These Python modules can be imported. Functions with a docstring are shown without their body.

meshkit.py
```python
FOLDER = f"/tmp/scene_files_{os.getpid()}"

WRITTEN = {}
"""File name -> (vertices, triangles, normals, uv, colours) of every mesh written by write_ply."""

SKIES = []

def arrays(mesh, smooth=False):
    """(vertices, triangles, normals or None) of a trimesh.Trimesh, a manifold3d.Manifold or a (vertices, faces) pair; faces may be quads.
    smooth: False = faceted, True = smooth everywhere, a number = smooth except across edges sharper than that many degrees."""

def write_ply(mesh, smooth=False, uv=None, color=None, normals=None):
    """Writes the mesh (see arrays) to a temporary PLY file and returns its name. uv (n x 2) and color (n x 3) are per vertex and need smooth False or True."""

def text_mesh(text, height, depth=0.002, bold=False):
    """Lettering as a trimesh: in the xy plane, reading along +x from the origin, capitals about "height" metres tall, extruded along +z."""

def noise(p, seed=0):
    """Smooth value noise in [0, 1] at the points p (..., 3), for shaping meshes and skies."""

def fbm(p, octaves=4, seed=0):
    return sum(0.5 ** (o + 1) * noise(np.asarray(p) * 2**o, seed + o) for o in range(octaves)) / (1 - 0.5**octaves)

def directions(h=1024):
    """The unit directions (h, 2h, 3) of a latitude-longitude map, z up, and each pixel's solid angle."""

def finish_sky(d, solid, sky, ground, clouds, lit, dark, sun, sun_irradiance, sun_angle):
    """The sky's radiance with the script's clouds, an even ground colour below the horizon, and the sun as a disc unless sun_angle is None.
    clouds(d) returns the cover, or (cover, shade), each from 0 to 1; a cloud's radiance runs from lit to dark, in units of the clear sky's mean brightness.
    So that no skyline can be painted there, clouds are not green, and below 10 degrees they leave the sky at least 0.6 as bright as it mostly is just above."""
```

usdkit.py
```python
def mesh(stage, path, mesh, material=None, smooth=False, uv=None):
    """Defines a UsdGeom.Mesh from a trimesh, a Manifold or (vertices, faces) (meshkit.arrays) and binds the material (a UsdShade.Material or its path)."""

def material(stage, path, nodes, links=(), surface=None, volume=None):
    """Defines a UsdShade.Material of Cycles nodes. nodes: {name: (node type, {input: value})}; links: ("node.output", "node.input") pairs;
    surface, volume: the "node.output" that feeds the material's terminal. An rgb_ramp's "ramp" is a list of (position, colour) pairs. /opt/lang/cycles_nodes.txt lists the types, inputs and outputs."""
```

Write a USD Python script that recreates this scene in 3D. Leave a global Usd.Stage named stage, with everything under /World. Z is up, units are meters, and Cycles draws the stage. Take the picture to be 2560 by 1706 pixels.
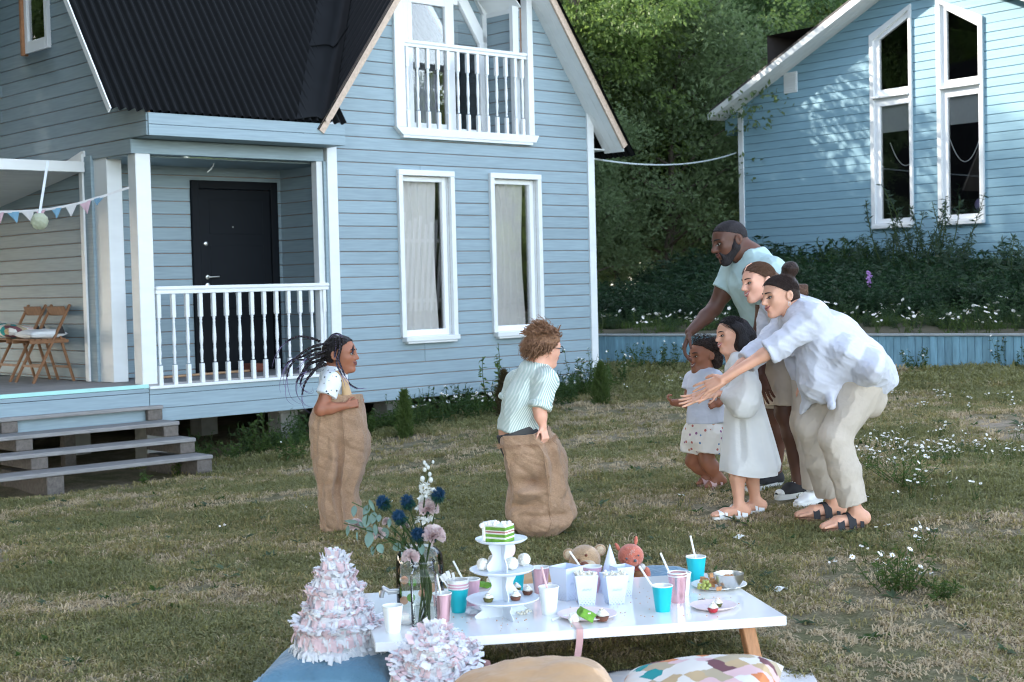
import math, random
import numpy as np
import trimesh, usdkit, meshkit
from scipy.spatial import ConvexHull
from scipy.interpolate import RBFInterpolator, RegularGridInterpolator
from shapely.geometry import Polygon, box as sbox
from pxr import Usd, UsdGeom, UsdLux, UsdShade, Gf, Sdf, Vt

stage = Usd.Stage.CreateInMemory()
UsdGeom.SetStageUpAxis(stage, UsdGeom.Tokens.z)
UsdGeom.SetStageMetersPerUnit(stage, 1.0)
UsdGeom.Xform.Define(stage, '/World')
UsdGeom.Scope.Define(stage, '/World/Looks')
RNG = np.random.default_rng(7)
random.seed(7)

# ------------------------------------------------------------------ camera, sky, sun
CAMZ = 1.7
F_PX, PITCH, ROLL, YAW = 3724.36, -0.038676, -0.024799, 0.741520
EXPOSURE = 2.50
SKY = 0.15
SUN_DIR = np.array([-1.043, 0.40, 0.62]); SUN_DIR /= np.linalg.norm(SUN_DIR)
SUN_I = 0.62
_f = np.array([0, math.cos(PITCH), math.sin(PITCH)]); _r0 = np.array([1.0, 0, 0]); _u0 = np.cross(_r0, _f)
_c, _s = math.cos(ROLL), math.sin(ROLL)
CR, CU, CF = _c*_r0 + _s*_u0, -_s*_r0 + _c*_u0, _f
cam = UsdGeom.Camera.Define(stage, '/World/camera')
cam.CreateHorizontalApertureAttr(36.0); cam.CreateVerticalApertureAttr(36.0*682/1024)
cam.CreateFocalLengthAttr(36.0*F_PX/2560)
cam.CreateClippingRangeAttr(Gf.Vec2f(0.05, 2000))
cam.CreateExposureAttr(EXPOSURE)
cam.CreateFStopAttr(5.0); cam.CreateFocusDistanceAttr(8.3)
cam.AddTransformOp().Set(Gf.Matrix4d(*CR, 0, *CU, 0, *(-CF), 0, 0, 0, CAMZ, 1))

def material(name, nodes, links, surface='p.BSDF', volume=None):
    return usdkit.material(stage, '/World/Looks/' + name, nodes, links, surface=surface, volume=volume)

sky_m = usdkit.material(stage, '/World/Looks/sky_light',
    {'s': ('sky_texture', {'sky_type': 'single_scattering', 'sun_disc': False, 'sun_elevation': math.asin(SUN_DIR[2]),
                           'sun_rotation': math.atan2(SUN_DIR[0], SUN_DIR[1])}),
     # a thin bright veil of high cloud over the blue: the same light, much less colour
     'g': ('rgb_to_bw', {}), 'cc': ('combine_color', {}), 'tint': ('mix', {'mix_type': 'multiply', 'fac': 1.0, 'color2': (1.0, 1.0, 1.0)}), 'tc': ('texture_coordinate', {}), 'n': ('noise_texture', {'scale': 2.2, 'detail': 5.0}), 'mr': ('map_range', {'from_min': 0.35, 'from_max': 0.65, 'to_min': 0.34, 'to_max': 0.58}), 'veil': ('mix', {}),
     'b': ('background_shader', {'strength': SKY})}, [('s.color', 'g.color'), ('g.val', 'cc.r'), ('g.val', 'cc.g'), ('g.val', 'cc.b'), ('cc.color', 'tint.color1'), ('tc.generated', 'n.vector'), ('n.fac', 'mr.value'), ('mr.result', 'veil.fac'), ('s.color', 'veil.color1'), ('tint.color', 'veil.color2'), ('veil.color', 'b.color')], surface='b.background')
dome = UsdLux.DomeLight.Define(stage, '/World/sky')
UsdShade.MaterialBindingAPI.Apply(dome.GetPrim()).Bind(sky_m)
dome.GetPrim().SetCustomDataByKey('kind', 'structure')
sun = UsdLux.DistantLight.Define(stage, '/World/sun')
sun.CreateIntensityAttr(SUN_I); sun.CreateAngleAttr(0.7); sun.CreateColorAttr(Gf.Vec3f(1.0, 0.93, 0.82))
sun.GetPrim().CreateAttribute('inputs:normalize', Sdf.ValueTypeNames.Bool).Set(True)
_z = SUN_DIR; _x = np.cross([0, 0, 1.0], _z); _x /= np.linalg.norm(_x); _y = np.cross(_z, _x)
sun.AddTransformOp().Set(Gf.Matrix4d(*_x, 0, *_y, 0, *_z, 0, -20, 10, 15, 1))

# ------------------------------------------------------------------ measuring helpers (photo pixel -> point)
def ray(px, py):
    return CR*((px-1280)/F_PX) + CU*(-(py-853)/F_PX) + CF
def at_d(px, py, d):
    r = ray(px, py); r = r*(d/r[1]); return np.array([r[0], r[1], r[2]+CAMZ])
def at_z(px, py, z):
    r = ray(px, py); r = r*((z-CAMZ)/r[2]); return np.array([r[0], r[1], r[2]+CAMZ])

# ------------------------------------------------------------------ mesh building helpers
_used = {}
def numbered(parent, name):
    k = (parent, name); n = _used.get(k, 0); _used[k] = n+1
    return name if n == 0 else f'{name}_{n:03d}'
class MB:
    def __init__(s): s.v, s.f, s.n = [], [], 0
    def add(s, v, f):
        v = np.asarray(v, float); f = np.asarray(f, int)
        if f.ndim == 2 and f.shape[1] == 4: f = np.vstack([f[:, [0, 1, 2]], f[:, [0, 2, 3]]])
        s.v.append(v); s.f.append(f+s.n); s.n += len(v); return s
    def tm(s, m): return s.add(m.vertices, m.faces)
    def box(s, a, b, bev=0.0, M=None):
        a, b = np.minimum(a, b).astype(float), np.maximum(a, b).astype(float)
        if bev <= 0:
            v = np.array([[(a, b)[i][0], (a, b)[j][1], (a, b)[k][2]] for i in (0, 1) for j in (0, 1) for k in (0, 1)])
            f = np.array([[0, 1, 3, 2], [4, 6, 7, 5], [0, 4, 5, 1], [2, 3, 7, 6], [0, 2, 6, 4], [1, 5, 7, 3]])
        else:
            bev = min(bev, (b-a).min()*0.45); pts = []
            for i in (0, 1):
                for j in (0, 1):
                    for k in (0, 1):
                        c = np.array([(a, b)[i][0], (a, b)[j][1], (a, b)[k][2]]); sg = np.array([1-2*i, 1-2*j, 1-2*k])
                        for ax in range(3):
                            o = sg*bev; o[ax] = 0; pts.append(c+o)
            v, f = hull(np.array(pts))
        if M is not None: v = v @ np.asarray(M)[:3, :3].T + np.asarray(M)[:3, 3]
        return s.add(v, f)
    def beam(s, p, q, w, h, up=(0, 0, 1), bev=0.0):
        p, q = np.asarray(p, float), np.asarray(q, float); d = q-p; L = np.linalg.norm(d); d /= L
        x = np.cross(d, up); x /= np.linalg.norm(x); y = np.cross(x, d)
        M = np.eye(4); M[:3, 0], M[:3, 1], M[:3, 2], M[:3, 3] = x, y, d, p
        return s.box((-w/2, -h/2, 0), (w/2, h/2, L), bev, M)
    def tube(s, pts, r, n=8, cap=True):
        P = np.asarray(pts, float); m = len(P); r = np.broadcast_to(r, m)
        T = np.gradient(P, axis=0); T /= np.maximum(np.linalg.norm(T, axis=1, keepdims=True), 1e-9)
        up = np.array([0, 0, 1.0]) if abs(T[0][2]) < 0.9 else np.array([1.0, 0, 0])
        x = np.cross(T[0], up); x /= np.linalg.norm(x); V = []
        a = np.linspace(0, 2*np.pi, n, endpoint=False)
        for i in range(m):
            x = x - T[i]*(x@T[i]); x /= max(np.linalg.norm(x), 1e-9); y = np.cross(T[i], x)
            V.append(P[i] + r[i]*(np.cos(a)[:, None]*x + np.sin(a)[:, None]*y))
        V = np.vstack(V); F = rings_faces(m, n)
        if cap:
            F = np.vstack([F, [[0, j+1, j] for j in range(1, n-1)], [[(m-1)*n, (m-1)*n+j, (m-1)*n+j+1] for j in range(1, n-1)]])
        return s.add(V, F)
    def lathe(s, prof, c=(0, 0, 0), n=20, M=None):
        prof = np.asarray(prof, float); a = np.linspace(0, 2*np.pi, n, endpoint=False)
        V = np.stack([np.outer(prof[:, 0], np.cos(a)), np.outer(prof[:, 0], np.sin(a)), np.repeat(prof[:, 1:2], n, 1)], -1).reshape(-1, 3)
        F = rings_faces(len(prof), n)
        if M is not None: V = V @ np.asarray(M)[:3, :3].T
        return s.add(V+np.asarray(c, float), F)
    def grid(s, P):      # P (a,b,3)
        a, b = P.shape[:2]; i = np.arange(a*b).reshape(a, b)
        f = np.stack([i[:-1, :-1], i[1:, :-1], i[1:, 1:], i[:-1, 1:]], -1).reshape(-1, 4)
        return s.add(P.reshape(-1, 3), f)
    def rings(s, R, closed=True, cap0=False, cap1=False):   # R (m,n,3)
        m, n = R.shape[:2]; F = rings_faces(m, n); V = R.reshape(-1, 3)
        if cap0: V = np.vstack([V, R[0].mean(0)]); F = np.vstack([F, [[len(V)-1, (j+1) % n, j] for j in range(n)]])
        if cap1: V = np.vstack([V, R[-1].mean(0)]); F = np.vstack([F, [[len(V)-1, (m-1)*n+j, (m-1)*n+(j+1) % n] for j in range(n)]])
        return s.add(V, F)
    def prism(s, poly, t0, t1, fn):    # shapely polygon (u,v), thickness t0..t1, fn(u,v,t)->xyz arrays
        for g in getattr(poly, 'geoms', [poly]):
            if g.is_empty or g.area < 1e-6: continue
            v2, f2 = trimesh.creation.triangulate_polygon(g, engine='earcut'); n = len(v2)
            V = np.vstack([fn(v2[:, 0], v2[:, 1], np.full(n, t0)), fn(v2[:, 0], v2[:, 1], np.full(n, t1))])
            F = [f2[:, ::-1], f2+n]; b = np.vstack([V]); k = len(b)
            for ring in [g.exterior]+list(g.interiors):
                c = np.array(ring.coords)[:-1]; m = len(c)
                b = np.vstack([b, fn(c[:, 0], c[:, 1], np.full(m, t0)), fn(c[:, 0], c[:, 1], np.full(m, t1))])
                i = np.arange(m); j = (i+1) % m
                F += [np.stack([k+i, k+j, k+m+j], 1), np.stack([k+i, k+m+j, k+m+i], 1)]; k += 2*m
            s.add(b, np.vstack(F))
        return s
    def plank(s, poly, t0, t1, bev, fn):   # bevelled board from a convex polygon
        c = np.array(Polygon(poly).exterior.coords)[:-1] if not hasattr(poly, 'exterior') else np.array(poly.exterior.coords)[:-1]
        if Polygon(c).exterior.is_ccw is False: c = c[::-1]
        m = len(c); i = np.arange(m); e = np.roll(c, -1, 0)-c; L = np.linalg.norm(e, axis=1); nrm = np.stack([-e[:, 1], e[:, 0]], 1)/L[:, None]
        q = []
        for k in range(m):
            n1, n2 = nrm[k-1], nrm[k]; b = n1+n2; q.append(c[k] + bev*b/max(0.15, b@n1))
        q = np.array(q)
        V = np.vstack([fn(c[:, 0], c[:, 1], np.full(m, t0)), fn(c[:, 0], c[:, 1], np.full(m, t1-bev)), fn(q[:, 0], q[:, 1], np.full(m, t1))])
        j = (i+1) % m; F = [np.stack([i, j, m+j], 1), np.stack([i, m+j, m+i], 1), np.stack([m+i, m+j, 2*m+j], 1), np.stack([m+i, 2*m+j, 2*m+i], 1)]
        F.append(np.array([[2*m, 2*m+k, 2*m+k+1] for k in range(1, m-1)]))
        return s.add(V, np.vstack(F))
    def arr(s): return np.vstack(s.v), np.vstack(s.f)
def rings_faces(m, n):
    i = np.arange((m-1)*n); j = (i//n)*n + (i+1) % n
    return np.vstack([np.stack([i, j, j+n], 1), np.stack([i, j+n, i+n], 1)])
def hull(p):
    h = ConvexHull(p); f = h.simplices.copy(); c = p.mean(0)
    nr = np.cross(p[f[:, 1]]-p[f[:, 0]], p[f[:, 2]]-p[f[:, 0]]); bad = np.einsum('ij,ij->i', nr, p[f[:, 0]]-c) < 0
    f[bad] = f[bad][:, ::-1]; return p, f

def path_of(parent): return '/World' if parent is None else (parent if isinstance(parent, str) else str(parent.GetPath()))
def tag(o, label=None, cat=None, group=None, kind=None):
    p = o.GetPrim() if hasattr(o, 'GetPrim') else o
    for k, v in (('label', label), ('category', cat), ('group', group), ('kind', kind)):
        if v: p.SetCustomDataByKey(k, v)
    return p
def obj(name, mb, mat, parent=None, smooth=False, **kw):
    pp = path_of(parent); path = pp + '/' + numbered(pp, name)
    m = usdkit.mesh(stage, path, mb.arr() if isinstance(mb, MB) else mb, mat, smooth=smooth)
    m.CreateDoubleSidedAttr(True)
    return tag(m, **kw)
def thing(name, label=None, cat=None, loc=(0, 0, 0), rz=0.0, group=None, kind=None, parent=None, scale=None):
    pp = path_of(parent); x = UsdGeom.Xform.Define(stage, pp + '/' + numbered(pp, name))
    if any(loc): x.AddTranslateOp().Set(Gf.Vec3d(*map(float, loc)))
    if rz: x.AddRotateZOp().Set(math.degrees(rz))
    if scale: x.AddScaleOp().Set(Gf.Vec3f(*map(float, np.broadcast_to(scale, 3))))
    return tag(x, label, cat, group, kind)
def dup(src, loc, rz=0.0, label=None, group=None, scale=None, cat=None):
    was = src.GetCustomData()
    base = src.GetName()
    while base[-4:-3] == '_' and base[-3:].isdigit(): base = base[:-4]
    r = thing(base, label or was.get('label'), cat or was.get('category'), loc, rz, group or was.get('group'), scale=scale)
    r.GetReferences().AddInternalReference(src.GetPath()); r.SetInstanceable(True)
    return r
def curves(name, strands, width, mat, parent=None, **kw):
    pp = path_of(parent); c = UsdGeom.BasisCurves.Define(stage, pp + '/' + numbered(pp, name))
    c.CreateTypeAttr('linear'); c.CreateCurveVertexCountsAttr([len(x) for x in strands])
    pts = np.vstack(strands).astype(np.float32); c.CreatePointsAttr(Vt.Vec3fArray.FromNumpy(pts))
    w = np.concatenate([np.broadcast_to(width if np.ndim(width) == 0 else np.interp(np.linspace(0, 1, len(x)), np.linspace(0, 1, len(width)), width), len(x)) for x in strands]).astype(np.float32)
    c.CreateWidthsAttr(Vt.FloatArray.FromNumpy(w)); c.SetWidthsInterpolation('vertex')
    UsdShade.MaterialBindingAPI.Apply(c.GetPrim()).Bind(mat)
    return tag(c, **kw)
def instancer(name, protos, mats, pos, idx, rotz, scale, tilt=None, parent=None, **kw):
    pp = path_of(parent); path = pp + '/' + numbered(pp, name)
    pi = UsdGeom.PointInstancer.Define(stage, path)
    rel = pi.CreatePrototypesRel()
    for k, (nm, mb) in enumerate(protos):
        p = f'{path}/{nm}' if k == 0 else f'{path}/{nm}_{k:03d}'
        m = usdkit.mesh(stage, p, mb.arr(), mats[k], smooth=False); m.CreateDoubleSidedAttr(True); rel.AddTarget(p)
    n = len(pos); pi.CreateProtoIndicesAttr(Vt.IntArray.FromNumpy(np.asarray(idx, np.int32)))
    pi.CreatePositionsAttr(Vt.Vec3fArray.FromNumpy(np.asarray(pos, np.float32)))
    c, s = np.cos(np.asarray(rotz)/2), np.sin(np.asarray(rotz)/2)
    if tilt is None: q = [Gf.Quath(float(a), 0, 0, float(b)) for a, b in zip(c, s)]
    else:
        q = []
        for a, b, t in zip(c, s, tilt):
            ct, st = math.cos(t/2), math.sin(t/2)          # qz * qx(tilt)
            q.append(Gf.Quath(float(a*ct), float(a*st), float(b*st), float(b*ct)))
    pi.CreateOrientationsAttr(Vt.QuathArray(q))
    sc = np.asarray(scale, np.float32); sc = np.repeat(sc[:, None], 3, 1) if sc.ndim == 1 else sc
    pi.CreateScalesAttr(Vt.Vec3fArray.FromNumpy(sc))
    return tag(pi, **kw)

# ------------------------------------------------------------------ materials
def lin(r, g, b):   # sRGB 0..255 -> linear
    return tuple((c/255/12.92 if c/255 <= 0.04045 else ((c/255+0.055)/1.055)**2.4) for c in (r, g, b))
def mat(name, col, rough=0.5, var=0.08, scale=8.0, stretch=(1, 1, 1), bump=0.0, bscale=60.0, spec=0.5, per=0.0, metal=0.0, sheen=0.0, coat=0.0, sss=0.0, trans=0.0, bdist=0.01, space='object', col2=None, detail=4):
    col = np.array(col); a = np.clip(col*(1-var), 0, 1); b = np.clip(col*(1+var) if col2 is None else np.array(col2), 0, 1)
    N = {'tc': ('texture_coordinate', {}) if space == 'object' else ('geometry', {}), 'm': ('mapping', {'scale': tuple(stretch)}), 'n': ('noise_texture', {'scale': scale, 'detail': float(detail), 'roughness': 0.6}),
         'r': ('rgb_ramp', {'ramp': [(0.3, tuple(a)), (0.7, tuple(b))]}), 'p': ('principled_bsdf', {'roughness': rough, 'specular_ior_level': spec, 'metallic': metal, 'sheen_weight': sheen, 'coat_weight': coat})}
    src = 'tc.object' if space == 'object' else 'tc.position'
    L = [(src, 'm.vector'), ('m.vector', 'n.vector'), ('n.fac', 'r.fac')]
    out = 'r.color'
    if per > 0:
        N['oi'] = ('object_info', {}); N['mr'] = ('map_range', {'from_min': 0.0, 'from_max': 1.0, 'to_min': 1-per, 'to_max': 1+per}); N['h'] = ('hsv', {})
        L += [('oi.random', 'mr.value'), ('mr.result', 'h.value'), (out, 'h.color')]; out = 'h.color'
    L.append((out, 'p.base_color'))
    if sss > 0: N['p'][1].update({'subsurface_weight': sss, 'subsurface_scale': 0.01, 'subsurface_radius': (1.0, 0.35, 0.2)})
    if bump > 0:
        N['n2'] = ('noise_texture', {'scale': bscale, 'detail': 3.0}); N['b'] = ('bump', {'strength': bump, 'distance': bdist})
        L += [('m.vector', 'n2.vector'), ('n2.fac', 'b.height'), ('b.normal', 'p.normal')]
    surf = 'p.BSDF'
    if trans > 0:
        N['t'] = ('translucent_bsdf', {}); N['mx'] = ('mix_closure', {'fac': trans}); L += [(out, 't.color'), ('p.BSDF', 'mx.closure1'), ('t.BSDF', 'mx.closure2')]; surf = 'mx.closure'
    return material(name, N, L, surf)
def glass_mat(name, tint=(0.9, 0.95, 0.95), ior=1.45, boost=0.0):
    return material(name, {'f': ('fresnel', {'IOR': ior}), 'mr': ('map_range', {'from_min': 0.0, 'from_max': 1.0, 'to_min': boost, 'to_max': 1.0}), 't': ('transparent_bsdf', {'color': tint}), 'g': ('glossy_bsdf', {'color': (1, 1, 1), 'roughness': 0.0}), 'm': ('mix_closure', {})},
        [('f.fac', 'mr.value'), ('mr.result', 'm.fac'), ('t.BSDF', 'm.closure1'), ('g.BSDF', 'm.closure2')], 'm.closure')
SIDING = mat('blue_siding', (0.245, 0.325, 0.368), 0.55, 0.10, 3.0, (1, 1, 18), 0.25, 14.0, 0.35, per=0.05, space='pos', bdist=0.004)
SIDING2 = mat('blue_siding_far', (0.215, 0.370, 0.455), 0.55, 0.07, 3.0, (1, 1, 18), 0.25, 14.0, 0.35, per=0.05, space='pos', bdist=0.004)
JOINT = mat('bare_wood_joint', (0.26, 0.155, 0.10), 0.8, 0.2, 6.0, space='pos')
JOINT2 = mat('dark_blue_joint', (0.07, 0.12, 0.16), 0.8, 0.2, 6.0, space='pos')
WHITE = mat('white_paint', (0.68, 0.71, 0.72), 0.45, 0.04, 3.0, (1, 1, 3), 0.12, 30.0, per=0.02, space='pos', bdist=0.003)
WHITE_PVC = mat('white_plastic_frame', (0.80, 0.83, 0.85), 0.3, 0.02, 3.0)
BAREWOOD = mat('bare_pine', (0.47, 0.36, 0.28), 0.7, 0.2, 3.0, (12, 12, 12), 0.2, 20.0, space='pos')
ROOF = mat('black_corrugated_sheet', (0.0030, 0.0036, 0.0042), 0.6, 0.3, 5.0, (1, 1, 1), 0.15, 60.0, spec=0.14, space='pos')
DOORM = mat('dark_door', (0.006, 0.008, 0.011), 0.6, 0.1, 5.0, bump=0.05, spec=0.15)
METAL = mat('brushed_steel', (0.6, 0.6, 0.58), 0.28, 0.05, 20.0, metal=1.0)
DECKW = mat('grey_deck_wood', (0.24, 0.235, 0.235), 0.75, 0.18, 4.0, (2, 14, 14), 0.3, 12.0, per=0.08)
STEPW = mat('weathered_tread_wood', (0.22, 0.215, 0.21), 0.8, 0.22, 4.0, (1.5, 14, 14), 0.4, 10.0, per=0.06)
BLOCKW = mat('grey_timber_block', (0.115, 0.100, 0.088), 0.85, 0.3, 5.0, (6, 6, 6), 0.5, 12.0)
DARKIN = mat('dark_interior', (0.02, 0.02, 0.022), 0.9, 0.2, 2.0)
MINT = mat('mint_strip', (0.36, 0.66, 0.62), 0.5, 0.05, 4.0)
PANE = glass_mat('window_glass', (0.97, 0.97, 0.97))
CURTAIN = mat('sheer_curtain', (0.84, 0.83, 0.81), 0.8, 0.04, 3.0, (20, 20, 1), trans=0.05)
CONCRETE = mat('concrete', (0.24, 0.24, 0.22), 0.9, 0.15, 8.0, bump=0.3, bscale=40.0)
# ------------------------------------------------------------------ ground
_gp = np.array([(-2.85, 14, -1.73), (-3.94, 13, -1.736), (-1.13, 9, -1.485), (.13, 8.5, -1.437), (1.28, 8.7, -1.39), (1.3, 9.8, -1.362), (1.75, 9.3, -1.337), (1.87, 8.3, -1.393), (1.77, 9.0, -1.36), (1.07, 18.9, -1.36), (5, 18.7, -1.2), (1.2, 21, -1.2), (.9, 5.7, -1.515), (-.45, 5.5, -1.53), (2.4, 5.7, -1.50), (-6, 5, -1.62), (7, 9, -1.15), (-1.5, 16.5, -1.58), (0, 0, -1.56), (8, 16, -1.12), (-7, 14, -1.8), (-6, 24, -1.7), (8, 24, -1.1)])
_rbf = RBFInterpolator(_gp[:, :2], _gp[:, 2], kernel='thin_plate_spline', smoothing=0.02)
_gx, _gy = np.linspace(-9, 10, 77), np.linspace(0, 25, 101)
_gz = _rbf(np.stack(np.meshgrid(_gx, _gy, indexing='ij'), -1).reshape(-1, 2)).reshape(77, 101)
_gi = RegularGridInterpolator((_gx, _gy), _gz)
def gz(x, y):
    x, y = np.asarray(x, float), np.asarray(y, float)
    q = np.stack([np.clip(x, -9, 10), np.clip(y, 0, 25)], -1)
    bumps = (meshkit.noise(np.stack([x*1.7, y*1.7, 0*x], -1), 3)-0.5)*0.05 + (meshkit.noise(np.stack([x*5, y*5, 0*x], -1), 4)-0.5)*0.022
    return _gi(q) + CAMZ + bumps
def at_g(px, py):
    r = ray(px, py); d = np.linspace(3, 30, 600); P = r[None]*(d/r[1])[:, None]
    s = P[:, 2]+CAMZ-gz(P[:, 0], P[:, 1]); k = np.argmax(s < 0); k = max(k, 1)
    t = s[k-1]/(s[k-1]-s[k]+1e-9); p = P[k-1]*(1-t)+P[k]*t; p[2] += CAMZ; return p
def _axis(lo, hi, a, b, fine, coarse):
    return np.unique(np.round(np.concatenate([np.arange(lo, a, coarse), np.arange(a, b, fine), np.arange(b, hi+.1, coarse)]), 4))
X = _axis(-160, 160, -8, 9, 0.10, 4.0); Y = _axis(-60, 220, 3, 22, 0.10, 4.0)
XX, YY = np.meshgrid(X, Y, indexing='ij')
GROUND = material('lawn_soil',
    {'g': ('geometry', {}), 'n1': ('noise_texture', {'scale': 1.3, 'detail': 5.0, 'roughness': 0.62}), 'n2': ('noise_texture', {'scale': 9.0, 'detail': 5.0, 'roughness': 0.7}), 'n3': ('noise_texture', {'scale': 55.0, 'detail': 4.0, 'roughness': 0.7}),
     'r1': ('rgb_ramp', {'ramp': [(0.38, (0.195, 0.190, 0.100)), (0.52, (0.300, 0.262, 0.175)), (0.66, (0.44, 0.375, 0.295))]}),
     'r3': ('rgb_ramp', {'ramp': [(0.3, (0.45, 0.45, 0.45)), (0.7, (1.25, 1.25, 1.25))]}), 'r2': ('rgb_ramp', {'ramp': [(0.3, (0.72, 0.74, 0.68)), (0.7, (1.15, 1.12, 1.1))]}),
     'm1': ('mix', {'mix_type': 'multiply', 'fac': 1.0}), 'm2': ('mix', {'mix_type': 'multiply', 'fac': 0.8}), 'b': ('bump', {'strength': 0.9, 'distance': 0.03}), 'p': ('principled_bsdf', {'roughness': 0.95, 'specular_ior_level': 0.15})},
    [('g.position', 'n1.vector'), ('g.position', 'n2.vector'), ('g.position', 'n3.vector'), ('n1.fac', 'r1.fac'), ('n2.fac', 'r2.fac'), ('n3.fac', 'r3.fac'), ('r1.color', 'm1.color1'), ('r2.color', 'm1.color2'), ('m1.color', 'm2.color1'), ('r3.color', 'm2.color2'), ('m2.color', 'p.base_color'), ('n3.fac', 'b.height'), ('b.normal', 'p.normal')])
obj('ground', MB().grid(np.stack([XX, YY, gz(XX, YY)], -1)), GROUND, smooth=True, kind='structure')

# ------------------------------------------------------------------ blue house (local frame: X along the front, Y into depth, Z up, zero 1.3 m below the eye)
ZB = 1.3
house = thing('blue_house', 'large pale blue clapboard house with black corrugated roof, porch and balcony', 'house', (-3.661, 14.597, CAMZ-ZB), YAW)
_cy, _sy = math.cos(YAW), math.sin(YAW)
def hw(X, Y, Z):        # house (Z relative to the eye) -> world
    return np.array([-3.661+_cy*X-_sy*Y, 14.597+_sy*X+_cy*Y, CAMZ+Z])
def whouse(p):
    d = np.array([p[0]+3.661, p[1]-14.597]); return np.array([_cy*d[0]+_sy*d[1], -_sy*d[0]+_cy*d[1], p[2]-CAMZ])
def hb(a, b, bev=0.0, mb=None):     # box given in eye-relative Z
    return (mb or MB()).box((a[0], a[1], a[2]+ZB), (b[0], b[1], b[2]+ZB), bev)
PITCHM = 1.40
def wall(name, poly, rows, fn, holes, mat_, jmat, parent, zoff, splits=(), flip=False):
    """poly: wall outline (u,z); rows: z joints; fn(u,z,t) with t outward"""
    w = thing(name, parent=parent)
    P = Polygon(poly)
    for h in holes: P = P.difference(h)
    obj('sheathing', MB().prism(P, -0.03, -0.004, fn), jmat, w)
    for z0, z1 in zip(rows[:-1], rows[1:]):
        strip = P.intersection(sbox(-50, z0+0.0036, 50, z1-0.0036))
        for g in getattr(strip, 'geoms', [strip]):
            if g.is_empty or g.geom_type != 'Polygon' or g.area < 0.002: continue
            parts = [g]
            for s in splits:
                if random.random() < 0.3: parts = [q for p_ in parts for q in (p_.intersection(sbox(-50, -50, s[0]-.002, 50)), p_.intersection(sbox(s[0]+.002, -50, 50, 50))) if not q.is_empty]
            for q in parts:
                if q.geom_type != 'Polygon' or q.area < 0.002: continue
                hullq = q.convex_hull
                if hullq.area - q.area > 1e-4: obj('plank', MB().prism(q, -0.004, 0.013, fn), mat_, w)
                else: obj('plank', MB().plank(q.simplify(1e-4), -0.004, 0.014, 0.006, fn), mat_, w)
    return w
def rowset(z0, lo, hi, p=0.14):
    k = [z for z in (z0+p*i for i in range(-60, 60)) if lo+0.02 < z < hi-0.02]
    return [lo]+k+[hi]
ffn = lambda y0: (lambda u, z, t: np.stack([u, y0-t, z+ZB], -1))                 # wall facing -Y
lfn = lambda x0: (lambda u, z, t: np.stack([x0-t, u, z+ZB], -1))                 # wall facing -X
# -- front gable wall
gx0, gx1, ridge_x, ridge_z = 2.30, 6.42, 4.345, 4.98
def gable_top(x): return ridge_z-PITCHM*abs(x-ridge_x)-0.10
fpoly = [(2.36, -1.283), (6.40, -1.283), (6.40, gable_top(6.40)), (ridge_x, gable_top(ridge_x)), (2.36, gable_top(2.36))]
W1, W2 = (3.255, 4.08, -0.60, 1.31), (4.638, 5.47, -0.60, 1.315)
LOG = (3.26, 5.40, 1.70, 3.95)
holes = [sbox(w[0]+.05, w[2]-.02, w[1]-.05, w[3]-.04) for w in (W1, W2)] + [sbox(LOG[0]+.06, LOG[2]+.09, LOG[1]-.06, LOG[3])]
wall('front_wall', fpoly, rowset(1.509, -1.283, 4.95), ffn(0), holes, SIDING, JOINT, house, ZB, splits=[(3.6,), (4.9,)])
obj('corner_board', hb((2.298, -0.034, -1.283), (2.428, 0.08, 2.10), .004), WHITE, house)
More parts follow.
